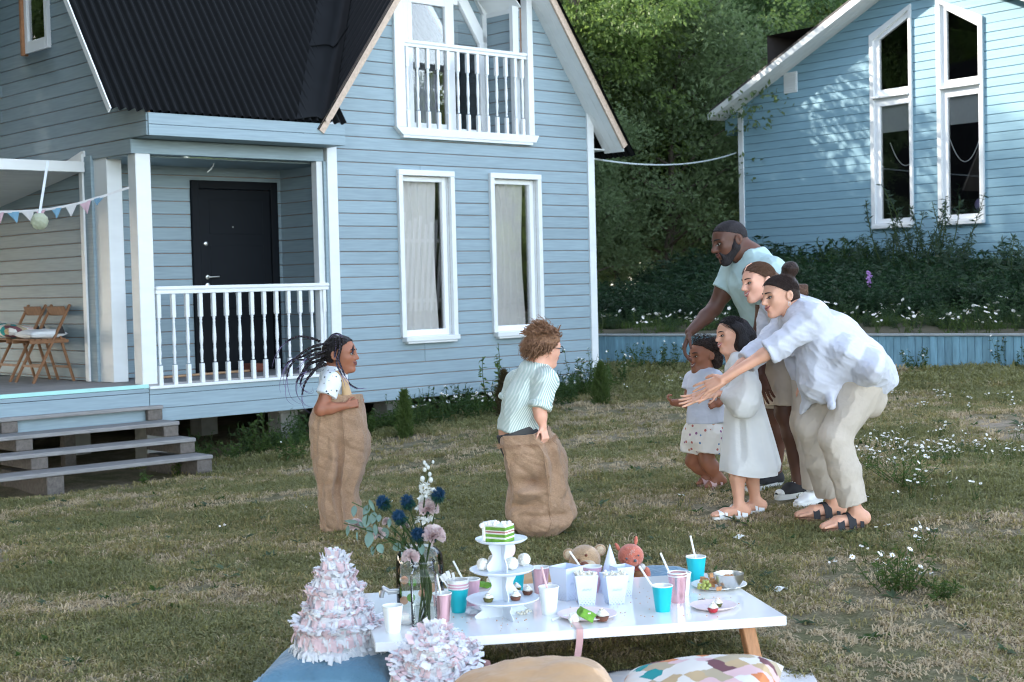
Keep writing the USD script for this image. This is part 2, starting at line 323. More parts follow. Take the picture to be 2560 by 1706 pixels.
obj('corner_board', hb((6.31, -0.034, -1.285), (6.425, 0.09, 2.20), .004), WHITE, house)
# -- side return walls of the main gable and the rest (plain, seen from aside only)
wall('side_wall', [(0.09, -1.28), (8.0, -1.28), (8.0, 2.05), (0.09, 2.05)], rowset(1.509, -1.28, 2.05), lambda u, z, t: np.stack([6.415+t, u, z+ZB], -1), [], SIDING, JOINT, house, ZB)
# -- windows of the front wall
def casing_window(w, parent, y0=0.0):
    x0, x1, z0, z1 = w
    t = thing('window', parent=parent)
    fr = MB(); cw = 0.062
    hb((x0, y0-.055, z0+.02), (x0+cw, y0-.001, z1-cw), .004, fr); hb((x1-cw, y0-.055, z0+.02), (x1, y0-.001, z1-cw), .004, fr); hb((x0, y0-.058, z1-cw), (x1, y0-.001, z1), .004, fr)
    for xa, xb in ((x0+cw, x0+cw+.004), (x1-cw-.004, x1-cw)): hb((xa, y0, z0), (xb, y0+.11, z1-cw), 0, fr)
    obj('casing', fr, WHITE, t)
    s = MB(); hb((x0+.02, y0-.10, z0-.03), (x1-.01, y0+.05, z0+.025), .006, s); hb((x0+.05, y0-.085, z0-.055), (x1-.04, y0-.01, z0-.03), .006, s)
    obj('sill', s, WHITE, t)
    f = MB(); a = x0+cw+.004; b = x1-cw-.004; c = z0+.025; d = z1-cw
    for q in (((a, y0+.03, c), (a+.055, y0+.09, d)), ((b-.055, y0+.03, c), (b, y0+.09, d)), ((a+.055, y0+.03, c), (b-.055, y0+.09, c+.07)), ((a+.055, y0+.03, d-.06), (b-.055, y0+.09, d))): hb(*q, .006, f)
    obj('frame', f, WHITE_PVC, t)
    obj('pane', hb((a+.05, y0+.058, c+.065), (b-.05, y0+.064, d-.055)), PANE, t)
    n = 90; u = np.linspace(a+.01, b-.10, n); ph = np.cumsum(RNG.uniform(.2, .5, n)); pl = .025*np.sin(ph)
    zz = np.linspace(c-.02, d, 24); G = np.zeros((n, 24, 3))
    for k, z in enumerate(zz): G[:, k] = np.stack([u + .02*np.sin(3*z+u*9), y0+.125+pl*(1-.25*k/24), np.full(n, z+ZB)], -1)
    obj('curtain', MB().grid(G), CURTAIN, t, smooth=True)
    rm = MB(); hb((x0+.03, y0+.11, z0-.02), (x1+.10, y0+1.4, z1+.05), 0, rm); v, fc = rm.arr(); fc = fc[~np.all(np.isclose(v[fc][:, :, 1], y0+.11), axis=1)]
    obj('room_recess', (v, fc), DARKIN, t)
    obj('curtain_pole', hb((b-.10, y0+.30, z0), (b-.06, y0+.34, z1)), BAREWOOD, t)
    return t
casing_window(W1, house); casing_window(W2, house)
# -- balcony (loggia)
bal = thing('balcony', parent=house)
fr = MB(); hb((LOG[0]-.005, -.05, LOG[2]+.09), (LOG[0]+.135, .06, 3.95), .004, fr); hb((LOG[1]-.105, -.05, LOG[2]+.09), (LOG[1]-.015, .06, 3.95), .004, fr); hb((LOG[0]-.005, -.05, 3.95), (LOG[1]-.015, .06, 4.05), .004, fr)
obj('surround', fr, WHITE, bal)
s = MB(); s.prism(Polygon([(3.222, 1.785), (5.425, 1.785), (5.375, 1.70), (3.32, 1.70)]), 0.0, 0.11, lambda u, z, t: np.stack([u, 0.05-t-0.02, z+ZB], -1)); hb((3.33, -.07, 1.668), (5.33, -.002, 1.70), 0, s)
obj('sill', s, WHITE, bal)
obj('floor', hb((3.30, 0.061, 1.68), (5.36, .70, 1.755)), DECKW, bal)
rl = MB(); hb((3.385, -.045, 2.735), (5.295, .045, 2.775), .01, rl); hb((3.385, -.03, 2.70), (5.295, .03, 2.735), .005, rl)
obj('top_rail', rl, WHITE, bal)
def baluster_mb(h, w=0.043):
    prof = [(0, .0), (.9, 0.0), (.9, .20), (.62, .225), (.5, .228), (.62, .24), (.5, .255), (.48, .262), (.62, .33), (.72, .355), (.58, .385), (.5, .39), (.62, .402), (.5, .415), (.7, .45), (.80, .50), (.66, .60), (.52, .66), (.5, .672), (.64, .685), (.5, .70), (.5, .705), (.66, .72)]
    m = MB(); r = w/2
    m.box((-r, -r, 0), (r, r, h*.215), .005); m.box((-r, -r, h*.735), (r, r, h), .005)
    m.lathe([(p*r*1.15, z*h) for p, z in prof[3:]]+[(.7*r, h*.74)], n=10)
    return m
def balusters(xs, z0, z1, y, parent):
    mbp = baluster_mb(z1-z0); v, f = mbp.arr()
    for x in xs: obj('baluster', (v+np.array([x, y, z0+ZB]), f), WHITE, parent, smooth=35)
balusters([3.395]+[3.457+.151*k for k in range(12)]+[5.235], 1.785, 2.72, 0.0, bal)
YB = 0.70
bfn = ffn(YB)
wall('back_wall', [(4.95, 1.76), (5.26, 1.76), (5.26, 3.98), (4.95, 3.98)], rowset(1.509, 1.76, 3.98), bfn, [], SIDING, JOINT, bal, ZB) if False else None
lw = wall('loggia_wall', [(0.06, 1.76), (YB, 1.76), (YB, 3.33), (0.06, 3.33)], rowset(1.54, 1.76, 3.33), lfn(5.27), [], SIDING, JOINT, bal, ZB)
lw2 = wall('loggia_back_wall', [(4.70, 2.9), (5.26, 2.9), (5.26, 3.95), (3.9, 3.95)], rowset(1.54, 2.9, 3.95), bfn, [], SIDING, JOINT, bal, ZB)
cl = MB()
for k in range(5):
    a = 5.26-.13*k; b = a-.126; za, zb = 3.33+.82*.13*k*1.2, 3.33+.82*.13*(k+1)*1.2
    v = np.array([[a, .02, za+ZB], [a, YB, za+.02+ZB], [b, YB, zb+.02+ZB], [b, .02, zb+ZB]]); v2 = v+[0, 0, .02]
    cl.add(np.vstack([v, v2]), [[0, 1, 2, 3], [7, 6, 5, 4], [0, 3, 7, 4], [1, 0, 4, 5], [2, 1, 5, 6], [3, 2, 6, 7]])
obj('ceiling_board', cl, WHITE, bal)
tr = MB(); hb((5.19, YB-.06, 1.76), (5.262, YB-.002, 3.33), .003, tr); hb((5.252, .062, 3.29), (5.262-.002, YB-.06, 3.35), 0, tr); hb((5.16, .062, 1.76), (5.255, .12, 3.35), 0, tr)
tr.beam((5.25, YB-.04, 3.33+ZB), (4.95, YB-.04, 3.80+ZB), .07, .05, up=(0, 1, 0))
obj('trim_board', tr, WHITE, bal)
bw = thing('balcony_door', parent=bal)
f = MB(); y0, y1 = YB-.075, YB-.02
hb((3.42, y0, 1.76), (3.99, y1, 3.95), 0, f)
for q in (((3.99, y0, 1.76), (4.06, y1, 3.95)), ((4.575, y0, 1.76), (4.71, y1, 3.95)), ((4.06, y0, 1.76), (4.575, y1, 1.94)), ((4.06, y0, 3.36), (4.575, y1, 3.44)), ((4.71, y0, 1.76), (5.19, y1, 1.90)), ((5.125, y0, 1.90), (5.19, y1, 2.98)), ((4.71, y0, 3.40), (4.78, y1, 3.95))): hb(*q, .005, f)
f.beam((5.17, YB-.05, 2.95+ZB), (4.72, YB-.05, 3.62+ZB), .07, .055, up=(0, 1, 0)); f.beam((5.24, YB-.045, 2.99+ZB), (4.78, YB-.045, 3.68+ZB), .07, .03, up=(0, 1, 0))
obj('frame', f, WHITE_PVC, bw)
obj('pane', hb((4.05, YB-.05, 1.93), (4.585, YB-.045, 3.37)), PANE, bw)
obj('pane', MB().prism(Polygon([(4.70, 1.89), (5.13, 1.89), (5.13, 2.97), (4.70, 3.6)]), 0, .005, ffn(YB-.045)), PANE, bw)
obj('dark_rail', hb((4.02, YB+.05, 2.58), (4.585, YB+.08, 2.66)), DARKIN, bw)
gc = np.zeros((40, 2, 3)); uu = np.linspace(4.02, 4.60, 40)
for k, z in enumerate((1.9, 2.58)): gc[:, k] = np.stack([uu, YB+.16+.02*np.sin(uu*60), np.full(40, z+ZB)], -1)
obj('curtain', MB().grid(gc), mat('grey_curtain', (0.22, 0.24, 0.30), .8, .06, 3.0, (20, 20, 1)), bw, smooth=True)
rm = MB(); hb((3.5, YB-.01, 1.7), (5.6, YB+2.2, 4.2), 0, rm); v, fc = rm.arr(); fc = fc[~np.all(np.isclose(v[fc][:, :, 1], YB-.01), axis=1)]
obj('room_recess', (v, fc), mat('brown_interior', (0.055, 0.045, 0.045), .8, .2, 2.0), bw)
# -- roofs
def corr(P00, P10, P11, P01, period=0.095, amp=0.020, nv=2):
    """corrugated sheet: ridges run from edge P00-P10 to P01-P11, wave across P00->P10"""
    P00, P10, P11, P01 = map(lambda p: np.asarray(p, float), (P00, P10, P11, P01))
    n = int(max(np.linalg.norm(P10-P00), np.linalg.norm(P11-P01))/period*8)+1
    u = np.linspace(0, 1, n); nr = np.cross(P10-P00, P01-P00); nr /= np.linalg.norm(nr)
    if nr[2] < 0: nr = -nr
    L = np.linalg.norm(P10-P00); wv = amp*np.sin(2*np.pi*u*L/period)
    G = np.zeros((n, nv, 3))
    for k in range(nv):
        t = k/(nv-1); G[:, k] = (P00*(1-t)+P01*t)[None]*(1-u[:, None]) + (P10*(1-t)+P11*t)[None]*u[:, None] + wv[:, None]*nr
    return G
def sheet(G, th=0.012):
    m = MB(); m.grid(G); return m
roof = thing('roof', parent=house)
A0, AS = 1.735, 1.417          # left wing front slope: Z = A0 + AS (Y+.36)
yr = -.36+(ridge_z-A0)/AS
zz = lambda y: A0+AS*(y+.36)+ZB
# left part that reaches the ridge, cut by the valley on the right: strips of corrugation
vx = lambda y: 1.97+(y+.35)*AS/PITCHM
G = corr((-.40, -.36, zz(-.36)), (2.32, -.36, zz(-.36)), (4.75, yr, zz(yr)), (-.40, yr, zz(yr)), nv=24)
n, nv = G.shape[:2]
P00, P10 = np.array([-.40, -.36, zz(-.36)]), np.array([4.8, -.36, zz(-.36)])
u = np.linspace(-.40, 4.8, 5.2/.095*8 if False else 440); Gs = np.zeros((440, 24, 3)); nn = np.array([0, -AS, 1])/math.hypot(1, AS)
for k, y in enumerate(np.linspace(-.36, yr, 24)):
    lim = 2.32 if y < 0.0 else vx(y)+.05
    Gs[:, k] = np.stack([np.minimum(u, lim), np.full(440, y), np.full(440, zz(y))], -1) + (0.023*np.sin(2*np.pi*np.minimum(u, lim)/.092))[:, None]*nn
obj('corrugated_sheet', sheet(Gs), ROOF, roof, smooth=True)
yb = 2*yr+.36
obj('corrugated_sheet', sheet(corr((-.40, yb, A0+ZB), (3.0, yb, A0+ZB), (3.0, yr, ridge_z+ZB), (-.40, yr, ridge_z+ZB))), ROOF, roof, smooth=True)
zB = lambda x: ridge_z-PITCHM*abs(x-ridge_x)+ZB
obj('corrugated_sheet', sheet(corr((1.97, -.37, zB(1.97)), (1.97, 8.2, zB(1.97)), (ridge_x, 8.2, zB(ridge_x)), (ridge_x, -.37, zB(ridge_x)), amp=.015)), ROOF, roof, smooth=True)
obj('corrugated_sheet', sheet(corr((6.80, -.40, zB(6.80)+.03), (6.80, 8.2, zB(6.80)+.03), (ridge_x, 8.2, zB(ridge_x)+.03), (ridge_x, -.40, zB(ridge_x)+.03), amp=.015)), ROOF, roof, smooth=True)
# valley flashing: folded strip lying over both slopes, in lapped lengths
for k in range(4):
    y0_, y1_ = -.33+k*.62-.03, -.33+(k+1)*.62
    G = np.zeros((9, 2, 3))
    for j, yy in enumerate((y0_, y1_)):
        for i, s in enumerate(np.linspace(-1, 1, 9)):
            x = vx(yy)-.02+s*.25; hA = zz(yy); hB = zB(x)
            z = max(hA, hB)+.03+.008*k+(.02*math.cos(s*2.6)); y_ = yy
            if s > 0: z = max(hA+.0, hB)+.03+.008*k
            G[i, j] = (x, y_, z)
    obj('valley_flashing', MB().grid(G), ROOF, roof, smooth=True)
    obj('lap_joint', MB().tube([G[i, 0]+[0, -.004, .006] for i in range(9)], .008, 5), ROOF, roof)
# barge boards, soffits, verge
bg = MB()
for sx, xa in ((-1, 2.00), (1, 6.66)):
    m = MB(); p = np.array([xa, -.345, ridge_z-PITCHM*abs(xa-ridge_x)+ZB-.055]); q = np.array([ridge_x, -.345, ridge_z+ZB-.055])
    d = (q-p)/np.linalg.norm(q-p); m.beam(p, q, .03, .085, up=(0, 1, 0) if False else np.cross(d, (0, 1, 0)))
    obj('barge_board', m, BAREWOOD, roof)
    # white soffit boards of the verge, running along the slope
    for k in range(3):
        ya, yb_ = -.33+.115*k, -.33+.115*(k+1)-.004
        m = MB(); xs_, ov = (xa+sx*.0), .0
        pts = []
        for (x, z) in ((xa, 0), (ridge_x, 0)):
            for y in (ya, yb_): pts.append((x, y, ridge_z-PITCHM*abs(x-ridge_x)+ZB-.115))
        pts = np.array(pts); m.add(np.vstack([pts, pts+[0, 0, .02]]), [[0, 1, 3, 2], [4, 6, 7, 5], [0, 4, 5, 1], [2, 3, 7, 6], [0, 2, 6, 4], [1, 5, 7, 3]])
        obj('soffit_board', m, WHITE, roof)
m = MB(); hb((6.43, -.02, 1.66), (6.70, 8.1, 1.68), 0, m); obj('eave_soffit', m, WHITE, roof)
obj('eave_end_board', MB().prism(Polygon([(6.36, 2.13), (6.70, 1.70), (6.70, 1.66), (6.425, 1.98)]), 0, .02, ffn(-.02)), WHITE, roof)
obj('verge_strip', MB().beam((-.405, -.35, zz(-.35)-.03), (-.405, yr, zz(yr)-.03), .015, .06, up=(0, 1, 0)), WHITE, roof)
# eave box of the left wing: fascia boards and soffit
fb = MB(); hb((0, -.345, 1.508), (2.315, -.325, 1.612), .003, fb); obj('fascia_board', fb, SIDING, house)
obj('fascia_board', hb((0, -.345, 1.616), (2.315, -.325, 1.725), .003), SIDING, house)
obj('fascia_end', hb((2.295, -.325, 1.508), (2.315, 0, 1.72)), SIDING, house)
obj('eave_soffit', hb((0.0, -.325, 1.508), (2.30, 0.16, 1.522)), SIDING, house)
# left gable end wall (upper), eave box included
yr2 = 2*yr
up = [(-.325, 1.508), (0.98, 1.508), (0.98, 1.40), (4.1, 1.40), (yb-.1, 1.70), (yr, ridge_z-.10), (-.325, 1.725)]
LW = (1.63, 2.21, 2.60, 4.0)
def zgl(y): return A0+AS*(y+.36)-.10
up = [(-.325, 1.508), (1.0, 1.508), (1.0, 1.40), (4.0, 1.40), (4.0, zgl(2*yr-4.0)), (yr, zgl(yr)), (-.325, zgl(-.325)+.07)]
wall('left_gable_wall', up, rowset(3.048, 1.40, 4.95), lfn(0.0), [sbox(LW[0], LW[2], LW[1]+.03, LW[3])], SIDING, JOINT, house, ZB, splits=[(2.9,)])
wl = thing('window', parent=house)
f = MB(); hb((.0, LW[0]+.005, LW[2]), (-.05, LW[0]+.075, LW[3]), .004, f); hb((.0, LW[1]-.10, LW[2]), (-.05, LW[1]-.03, LW[3]), .004, f); hb((-.05, LW[0]+.075, LW[2]), (.0, LW[1]-.10, LW[2]+.12), .004, f)
obj('frame', f, WHITE_PVC, wl)
obj('pane', hb((-.02, LW[0]+.07, LW[2]+.11), (-.016, LW[1]-.09, LW[3])), glass_mat('mirror_like_glass', boost=0.25), wl)
obj('bare_jamb', hb((-.08, LW[1]-.03, LW[2]-.02), (0.02, LW[1]+.02, LW[3]), .004), mat('bare_brown_jamb', (0.36, 0.17, 0.08), .8, .3, 9.0, space='pos'), wl)
obj('sill', MB().add(np.array([(-.02, LW[0]-.02, LW[2]+ZB), (-.16, LW[0]-.02, LW[2]-.05+ZB), (-.16, LW[1]+.05, LW[2]-.05+ZB), (-.02, LW[1]+.05, LW[2]+ZB)]), [[0, 1, 2, 3]]), WHITE_PVC, wl)
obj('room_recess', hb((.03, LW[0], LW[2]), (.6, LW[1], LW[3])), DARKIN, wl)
# lower left wall behind the deck
wall('left_wall', [(1.0, -0.90), (4.0, -.90), (4.0, 1.40), (1.0, 1.40)], rowset(3.048, -.90, 1.40), lfn(0.0), [], SIDING, JOINT, house, ZB)
# -- porch recess
wall('porch_back_wall', [(0.02, -.90), (2.41, -.90), (2.41, 1.36), (0.02, 1.36)], rowset(1.1118, -.90, 1.36), ffn(1.055), [sbox(1.24, -.95, 2.345, 1.205)], SIDING, JOINT, house, ZB)
wall('porch_side_wall', [(0.02, -.90), (1.055, -.90), (1.055, 1.36), (0.02, 1.36)], rowset(1.1099, -.90, 1.36), lfn(2.4208), [], SIDING, JOINT, house, ZB)
obj('porch_ceiling', hb((0.0, .15, 1.345), (2.42, 1.06, 1.36)), SIDING, house)
obj('beam', hb((0.0, 0.0, 1.363), (2.276, .16, 1.502), .004), SIDING, house)
obj('beam', hb((-.012, .0, 1.363), (-.001, 1.0, 1.502), .0), SIDING, house)
obj('beam', hb((.0, .16, 1.363), (.15, 1.0, 1.502), .0), SIDING, house)
obj('porch_post', hb((0.036, .005, -.91), (0.20, .165, 1.363), .006), WHITE, house)
obj('porch_post', hb((0.0, .53, -.90), (0.165, .81, 1.363), .006), WHITE, house)
obj('corner_trim', hb((-.03, .81, -.90), (0.10, .995, 1.40), .004), SIDING, house)
obj('porch_post', hb((2.185, 0.01, -.93), (2.262, .11, 1.363), .004), WHITE, house)
obj('corner_trim', hb((2.262, -.015, -1.0), (2.298, .1, 1.363)), SIDING, house)
# railing
rail = thing('porch_railing', parent=house)
m = MB(); hb((.20, -.03, .018), (2.285, .055, .056), .01, m); hb((.20, -.018, -.02), (2.285, .04, .018), .005, m); obj('top_rail', m, WHITE, rail)
obj('bottom_rail', hb((.09, -.04, -.955), (2.29, .09, -.925), .005), WHITE, rail)
balusters([0.236, .40, .556, .709, .862, 1.013, 1.165, 1.317, 1.468, 1.620, 1.772, 1.919, 2.068, 2.232], -.925, -.02, 0.012, rail)
# door
door = thing('front_door', parent=house)
yd = 1.055
m = MB()
for q in (((1.24, yd-.05, -.9), (1.33, yd+.02, 1.205)), ((2.255, yd-.05, -.9), (2.345, yd+.02, 1.205)), ((1.33, yd-.05, 1.115), (2.255, yd+.02, 1.205))): hb(*q, .006, m)
obj('frame', m, DOORM, door)
m = MB(); hb((1.335, yd-.025, -.88), (2.25, yd+.02, 1.11), .004, m)
for q in (((1.46, 2.15, .62, 1.0)), ((1.46, 2.15, -.2, .5)), ((1.46, 2.15, -.8, -.3))):
    hb((q[0], yd-.030, q[2]), (q[1], yd-.02, q[3]), .004, m)
obj('leaf', m, DOORM, door)
Mx = np.array([[1, 0, 0], [0, 0, 1], [0, -1, 0]], float)
Md = np.eye(4); Md[:3, :3] = np.array([[1, 0, 0], [0, 0, -1], [0, 1, 0]])
h = MB(); h.lathe([(0, 0), (.026, 0), (.024, .012), (0, .014)], (1.413, yd-.025, .15+ZB), 14, Md); h.tube([(1.413, yd-.03, .15+ZB), (1.413, yd-.07, .15+ZB), (1.43, yd-.075, .15+ZB), (1.54, yd-.07, .155+ZB)], .009, 8)
obj('handle', h, METAL, door, smooth=40)
obj('lock', MB().lathe([(0, 0), (.026, 0), (.026, .006), (.018, .012), (0, .012)], (1.41, yd-.025, .515+ZB), 14, Md), METAL, door, smooth=40)
obj('lock', MB().lathe([(0, 0), (.032, 0), (.030, .008), (.016, .012), (0, .012)], (1.415, yd-.025, .055+ZB), 14, Md), METAL, door, smooth=40)
obj('peephole', MB().lathe([(0, 0), (.012, 0), (.010, .006), (0, .006)], (1.755, yd-.025, .70+ZB), 10, Md), METAL, door)
obj('porch_cable', MB().tube([hw(1.215, .5, 1.38)*0+np.array([1.215, .5, 1.36+ZB]), (1.21, .5, 1.32+ZB), (1.18, .5, 1.28+ZB), (1.136, .5, 1.249+ZB)], .007, 6), WHITE, house)
# deck boards (along X), skirts
deck = thing('deck', parent=house)
y = .004; k = 0
while y < 3.9:
    obj('deck_board', hb((-3.2, y, -.925), (2.42 if y < 1.0 else -.0, y+.118, -.905), .003), DECKW, deck); y += .124; k += 1
obj('edge_strip', hb((-3.2, -.02, -.942), (0.086, .002, -.904), .002), MINT, deck)
for z0, z1 in ((-.985, -.946), (-1.145, -.990), (-1.283, -1.15)): obj('skirt_board', hb((-3.2, -.016, z0), (0.088, .0, z1), .003), SIDING, deck)
for z0, z1 in ((-1.008, -.957), (-1.148, -1.013), (-1.283, -1.153)): obj('skirt_board', hb((0.094, -.018, z0), (2.297, .0, z1), .003), SIDING, deck)
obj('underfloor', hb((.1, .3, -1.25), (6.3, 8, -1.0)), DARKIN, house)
rw_ = MB(); hb((2.31, 7.95, -1.28), (6.40, 8.0, 2.0), 0, rw_); hb((2.32, 4.05, -1.28), (2.36, 7.95, 2.0), 0, rw_); hb((.02, 3.98, -1.28), (2.32, 4.05, 1.75), 0, rw_); obj('rear_wall', rw_, SIDING, house)
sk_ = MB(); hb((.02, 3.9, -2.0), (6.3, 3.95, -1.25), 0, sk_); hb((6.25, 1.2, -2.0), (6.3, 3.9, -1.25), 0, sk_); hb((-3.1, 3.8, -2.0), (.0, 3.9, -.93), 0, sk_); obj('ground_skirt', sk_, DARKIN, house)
# foundation blocks
for X_, Y_ in ((3.30, .30), (.3, .35), (1.9, .35), (5.2, .4), (6.1, .4), (3.3, 2.2), (5.2, 2.2), (1.9, 2.0), (.3, 2.0)):
    g = hw(X_, Y_, 0); gzr = float(gz(g[0], g[1]))-CAMZ
    obj('foundation_block', hb((X_-.11, Y_-.11, gzr-.1), (X_+.11, Y_+.15, -1.33 if X_ != 3.3 else -1.335), .008), CONCRETE, house)
    obj('foundation_cap', hb((X_-.16, Y_-.14, -1.333), (X_+.16, Y_+.2, -1.29), .004), CONCRETE, house)
obj('floor_beam', hb((0.05, .12, -1.29), (6.35, .28, -1.16)), BLOCKW, house)
# -- lean-to canopy over the deck
can = thing('slatted_canopy', 'white slatted lean-to canopy over the deck beside the chairs', 'canopy', (-3.661, 14.597, CAMZ-ZB), YAW)
obj('front_beam', hb((-3.2, .90, 1.238), (-.05, .95, 1.345), .004), WHITE, can)
obj('side_post', hb((-.055, .955, -.90), (-.032, 1.03, 1.43), .003), WHITE, can)
obj('rake_board', MB().prism(Polygon([(.62+.33, 1.36), (.955, 1.46), (1.0, 1.46), (1.45, 1.36)]), 0, .02, lfn(-.012)), WHITE, can)
for k in range(19):
    ya = .96+.125*k; z = 1.262-.128*(ya-.96)
    m = MB(); pts = np.array([(x, yy, z-.128*(yy-ya)+ZB) for x in (-3.2, -.02) for yy in (ya, ya+.117)]); m.add(np.vstack([pts, pts+[0, 0, .02]]), [[0, 1, 3, 2], [4, 6, 7, 5], [0, 4, 5, 1], [2, 3, 7, 6], [0, 2, 6, 4], [1, 5, 7, 3]])
    obj('slat', m, WHITE, can)
obj('rear_beam', hb((-3.2, 3.3, .85), (-.03, 3.36, .95)), WHITE, can)
obj('post', hb((-3.2, .90, -.9), (-3.1, 1.0, 1.238)), WHITE, can); obj('post', hb((-3.2, 3.27, -.9), (-3.1, 3.37, .85)), WHITE, can)
# -- steps
st = thing('wooden_steps', 'weathered grey plank steps on stacked timber blocks below the deck', 'steps', (-3.661, 14.597, CAMZ-ZB), YAW)
g = hw(0, -1.1, 0)
for k in range(4):
    ya = -.10-.30*k; zt = -1.114-.143*k
    m = MB(); m.box((-3.0, ya, zt-.036+ZB), (.195, ya+.31, zt+ZB), .006); obj('tread', m, STEPW, st)
    for xa in (0.03, -1.455, -2.9):
        obj('timber_block', hb((xa, ya+.015, zt-.143 if k < 3 else zt-.22), (xa+.16, .0-.03, zt-.038), .006), BLOCKW, st)
obj('riser_board', hb((-2.9, .06, -1.268), (-.02, .09, -1.11), .004), mat('orange_pine_board', (0.25, 0.125, 0.075), .7, .25, 4.0, (2, 10, 14), space='pos'), st)
g = hw(-.46, .6, 0)
obj('timber_block', hb((-.52, .6, float(gz(g[0], g[1]))-CAMZ-.05), (-.40, .7, -1.27), .004), BLOCKW, st)
# -- cable between the houses
ends = (hw(6.436, -.0, 1.552), np.array([4.18, 27.33, 2.28+CAMZ]))
t = np.linspace(0, 1, 24)
cb = ends[0][None]*(1-t[:, None])+ends[1][None]*t[:, None]; cb[:, 2] -= .28*4*t*(1-t)*.5
tag(obj('power_cable', MB().tube(cb, .012, 6), mat('grey_cable', (.45, .5, .5), .5)), 'pale grey cable sagging between the two blue houses', 'cable')
# ------------------------------------------------------------------ second blue house on the terrace
TH2, D2 = math.radians(52.8126), 19.8465
h2 = thing('gable_house', 'low blue clapboard house on the bank with two tall slant-topped windows', 'house',
           (math.sin(TH2)*D2, math.cos(TH2)*D2, CAMZ), -TH2)
def b2(a, b, bev=0.0, mb=None): return (mb or MB()).box(a, b, bev)
f2 = lambda u, z, t: np.stack([u, -t, z], -1)
RC, RZ, RS = -15.04, 4.90, 0.447
rt = lambda u: RZ-RS*abs(u-RC)
p2 = [(-19.10, .02), (-10.95, .02), (-10.95, rt(-10.95)), (RC, RZ), (-19.10, rt(-19.10))]
def win_poly(x0, x1, zb, ztl, ztr): return Polygon([(x0, zb), (x1, zb), (x1, ztr), (x0, ztl)])
WA = (-16.13, -15.29, .78, 3.946, 4.334); WB = (-14.80, -13.95, .78, 4.335, 3.935)
hol = [win_poly(w[0]+.05, w[1]-.05, w[2]+.05, w[3]-.05, w[4]-.05) for w in (WA, WB)]
wall('gable_wall', p2, rowset(2.9666, .02, 4.88), f2, hol, SIDING2, JOINT2, h2, 0, splits=[(-12.6,)]) if False else None
ZB_keep = ZB
wall('gable_wall', p2, rowset(2.9666, .02, 4.88), f2, hol, SIDING2, JOINT2, h2, 0)
obj('corner_board', b2((-19.165, -.03, .0), (-19.04, .08, rt(-19.1)-.02), .004), WHITE, h2)
wl2 = MB(); wl2.box((-19.13, .08, .02), (-19.10, 9, rt(-19.1))); wl2.box((-10.95, .0, .02), (-10.92, 9, rt(-10.95))); wl2.box((-19.1, 8.97, .02), (-10.95, 9, 2.9))
obj('side_wall', wl2, SIDING2, h2)
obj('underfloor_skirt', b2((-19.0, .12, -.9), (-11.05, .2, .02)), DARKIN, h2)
def slant_window(w, gx0, gx1, gtl, gtr):
    t = thing('window', parent=h2); x0, x1, zb, tl, tr = w
    out = win_poly(x0, x1, zb-.02, tl, tr); inn = win_poly(x0+.075, x1-.05, zb+.06, tl-.09, tr-.09)
    obj('casing', MB().prism(out.difference(inn), .002, .05, f2), WHITE, t)
    sashes = out.buffer(-.06, join_style=2)
    g1 = win_poly(gx0, gx1, .91, 2.762, 2.762); g2 = win_poly(gx0, gx1, 3.03, gtl, gtr)
    fr = sashes.difference(g1).difference(g2)
    obj('frame', MB().prism(fr, -.05, .012, f2), WHITE_PVC, t)
    b = MB(); b.box((x0+.05, -.075, 2.895), (x1-.06, -.012, 2.925), .004); obj('drip_sill', b, WHITE_PVC, t)
    b = MB(); b.box((x0+.02, -.085, zb-.03), (x1-.01, -.001, zb+.03), .006); obj('sill', b, WHITE, t)
    obj('pane', MB().prism(g1.buffer(.01, join_style=2), -.02, -.015, f2), PANE, t); obj('pane', MB().prism(g2.buffer(.01, join_style=2), -.02, -.015, f2), PANE, t)
    obj('roller_blind', b2((gx0-.02, .06, 2.33), (gx1+.02, .065, 2.80)), mat('grey_blind', (.40, .43, .43), .8, .05, 30.0), t)
    return t
wa = slant_window(WA, -15.953, -15.36, 3.852, 4.136); wb = slant_window(WB, -14.627, -14.05, 4.136, 3.80)
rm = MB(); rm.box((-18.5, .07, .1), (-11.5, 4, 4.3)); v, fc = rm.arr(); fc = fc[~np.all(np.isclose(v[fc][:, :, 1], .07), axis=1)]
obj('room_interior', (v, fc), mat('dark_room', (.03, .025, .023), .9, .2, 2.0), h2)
for t, xa, xb in ((wa, -15.78, -15.30), (wb, -14.63, -14.03)):
    s = np.linspace(0, 1, 20); x = xa+(xb-xa)*s; z = 2.15-.42*4*s*(1-s)*(1 if t is wb else .55) - (.28*s if t is wa else 0)
    obj('light_string', MB().tube(np.stack([x, np.full(20, .03), z], -1), .006, 5), WHITE_PVC, t)
obj('attic_board', MB().beam((-14.55, .5, 1.3), (-13.85, .5, 2.7), .03, .5, up=(0, 1, 0)), mat('interior_plank', (.10, .085, .075), .7, .2, 3.0), h2)
tag(obj('purple_balloon', MB().tm(trimesh.creation.icosphere(2, .14).apply_scale((1, .9, .85)).apply_translation((-14.10, .16, 1.05))), mat('purple_balloon', (.25, .22, .42), .35), h2, smooth=True))
v = MB(); v.box((-18.04, -.025, 3.21), (-17.73, -.0, 3.57), .004); obj('vent_frame', v, WHITE, h2)
for k in range(8): obj('vent_slat', b2((-18.01, -.035, 3.245+.04*k), (-17.76, -.024, 3.265+.04*k)), WHITE, h2)
r2 = thing('roof', parent=h2)
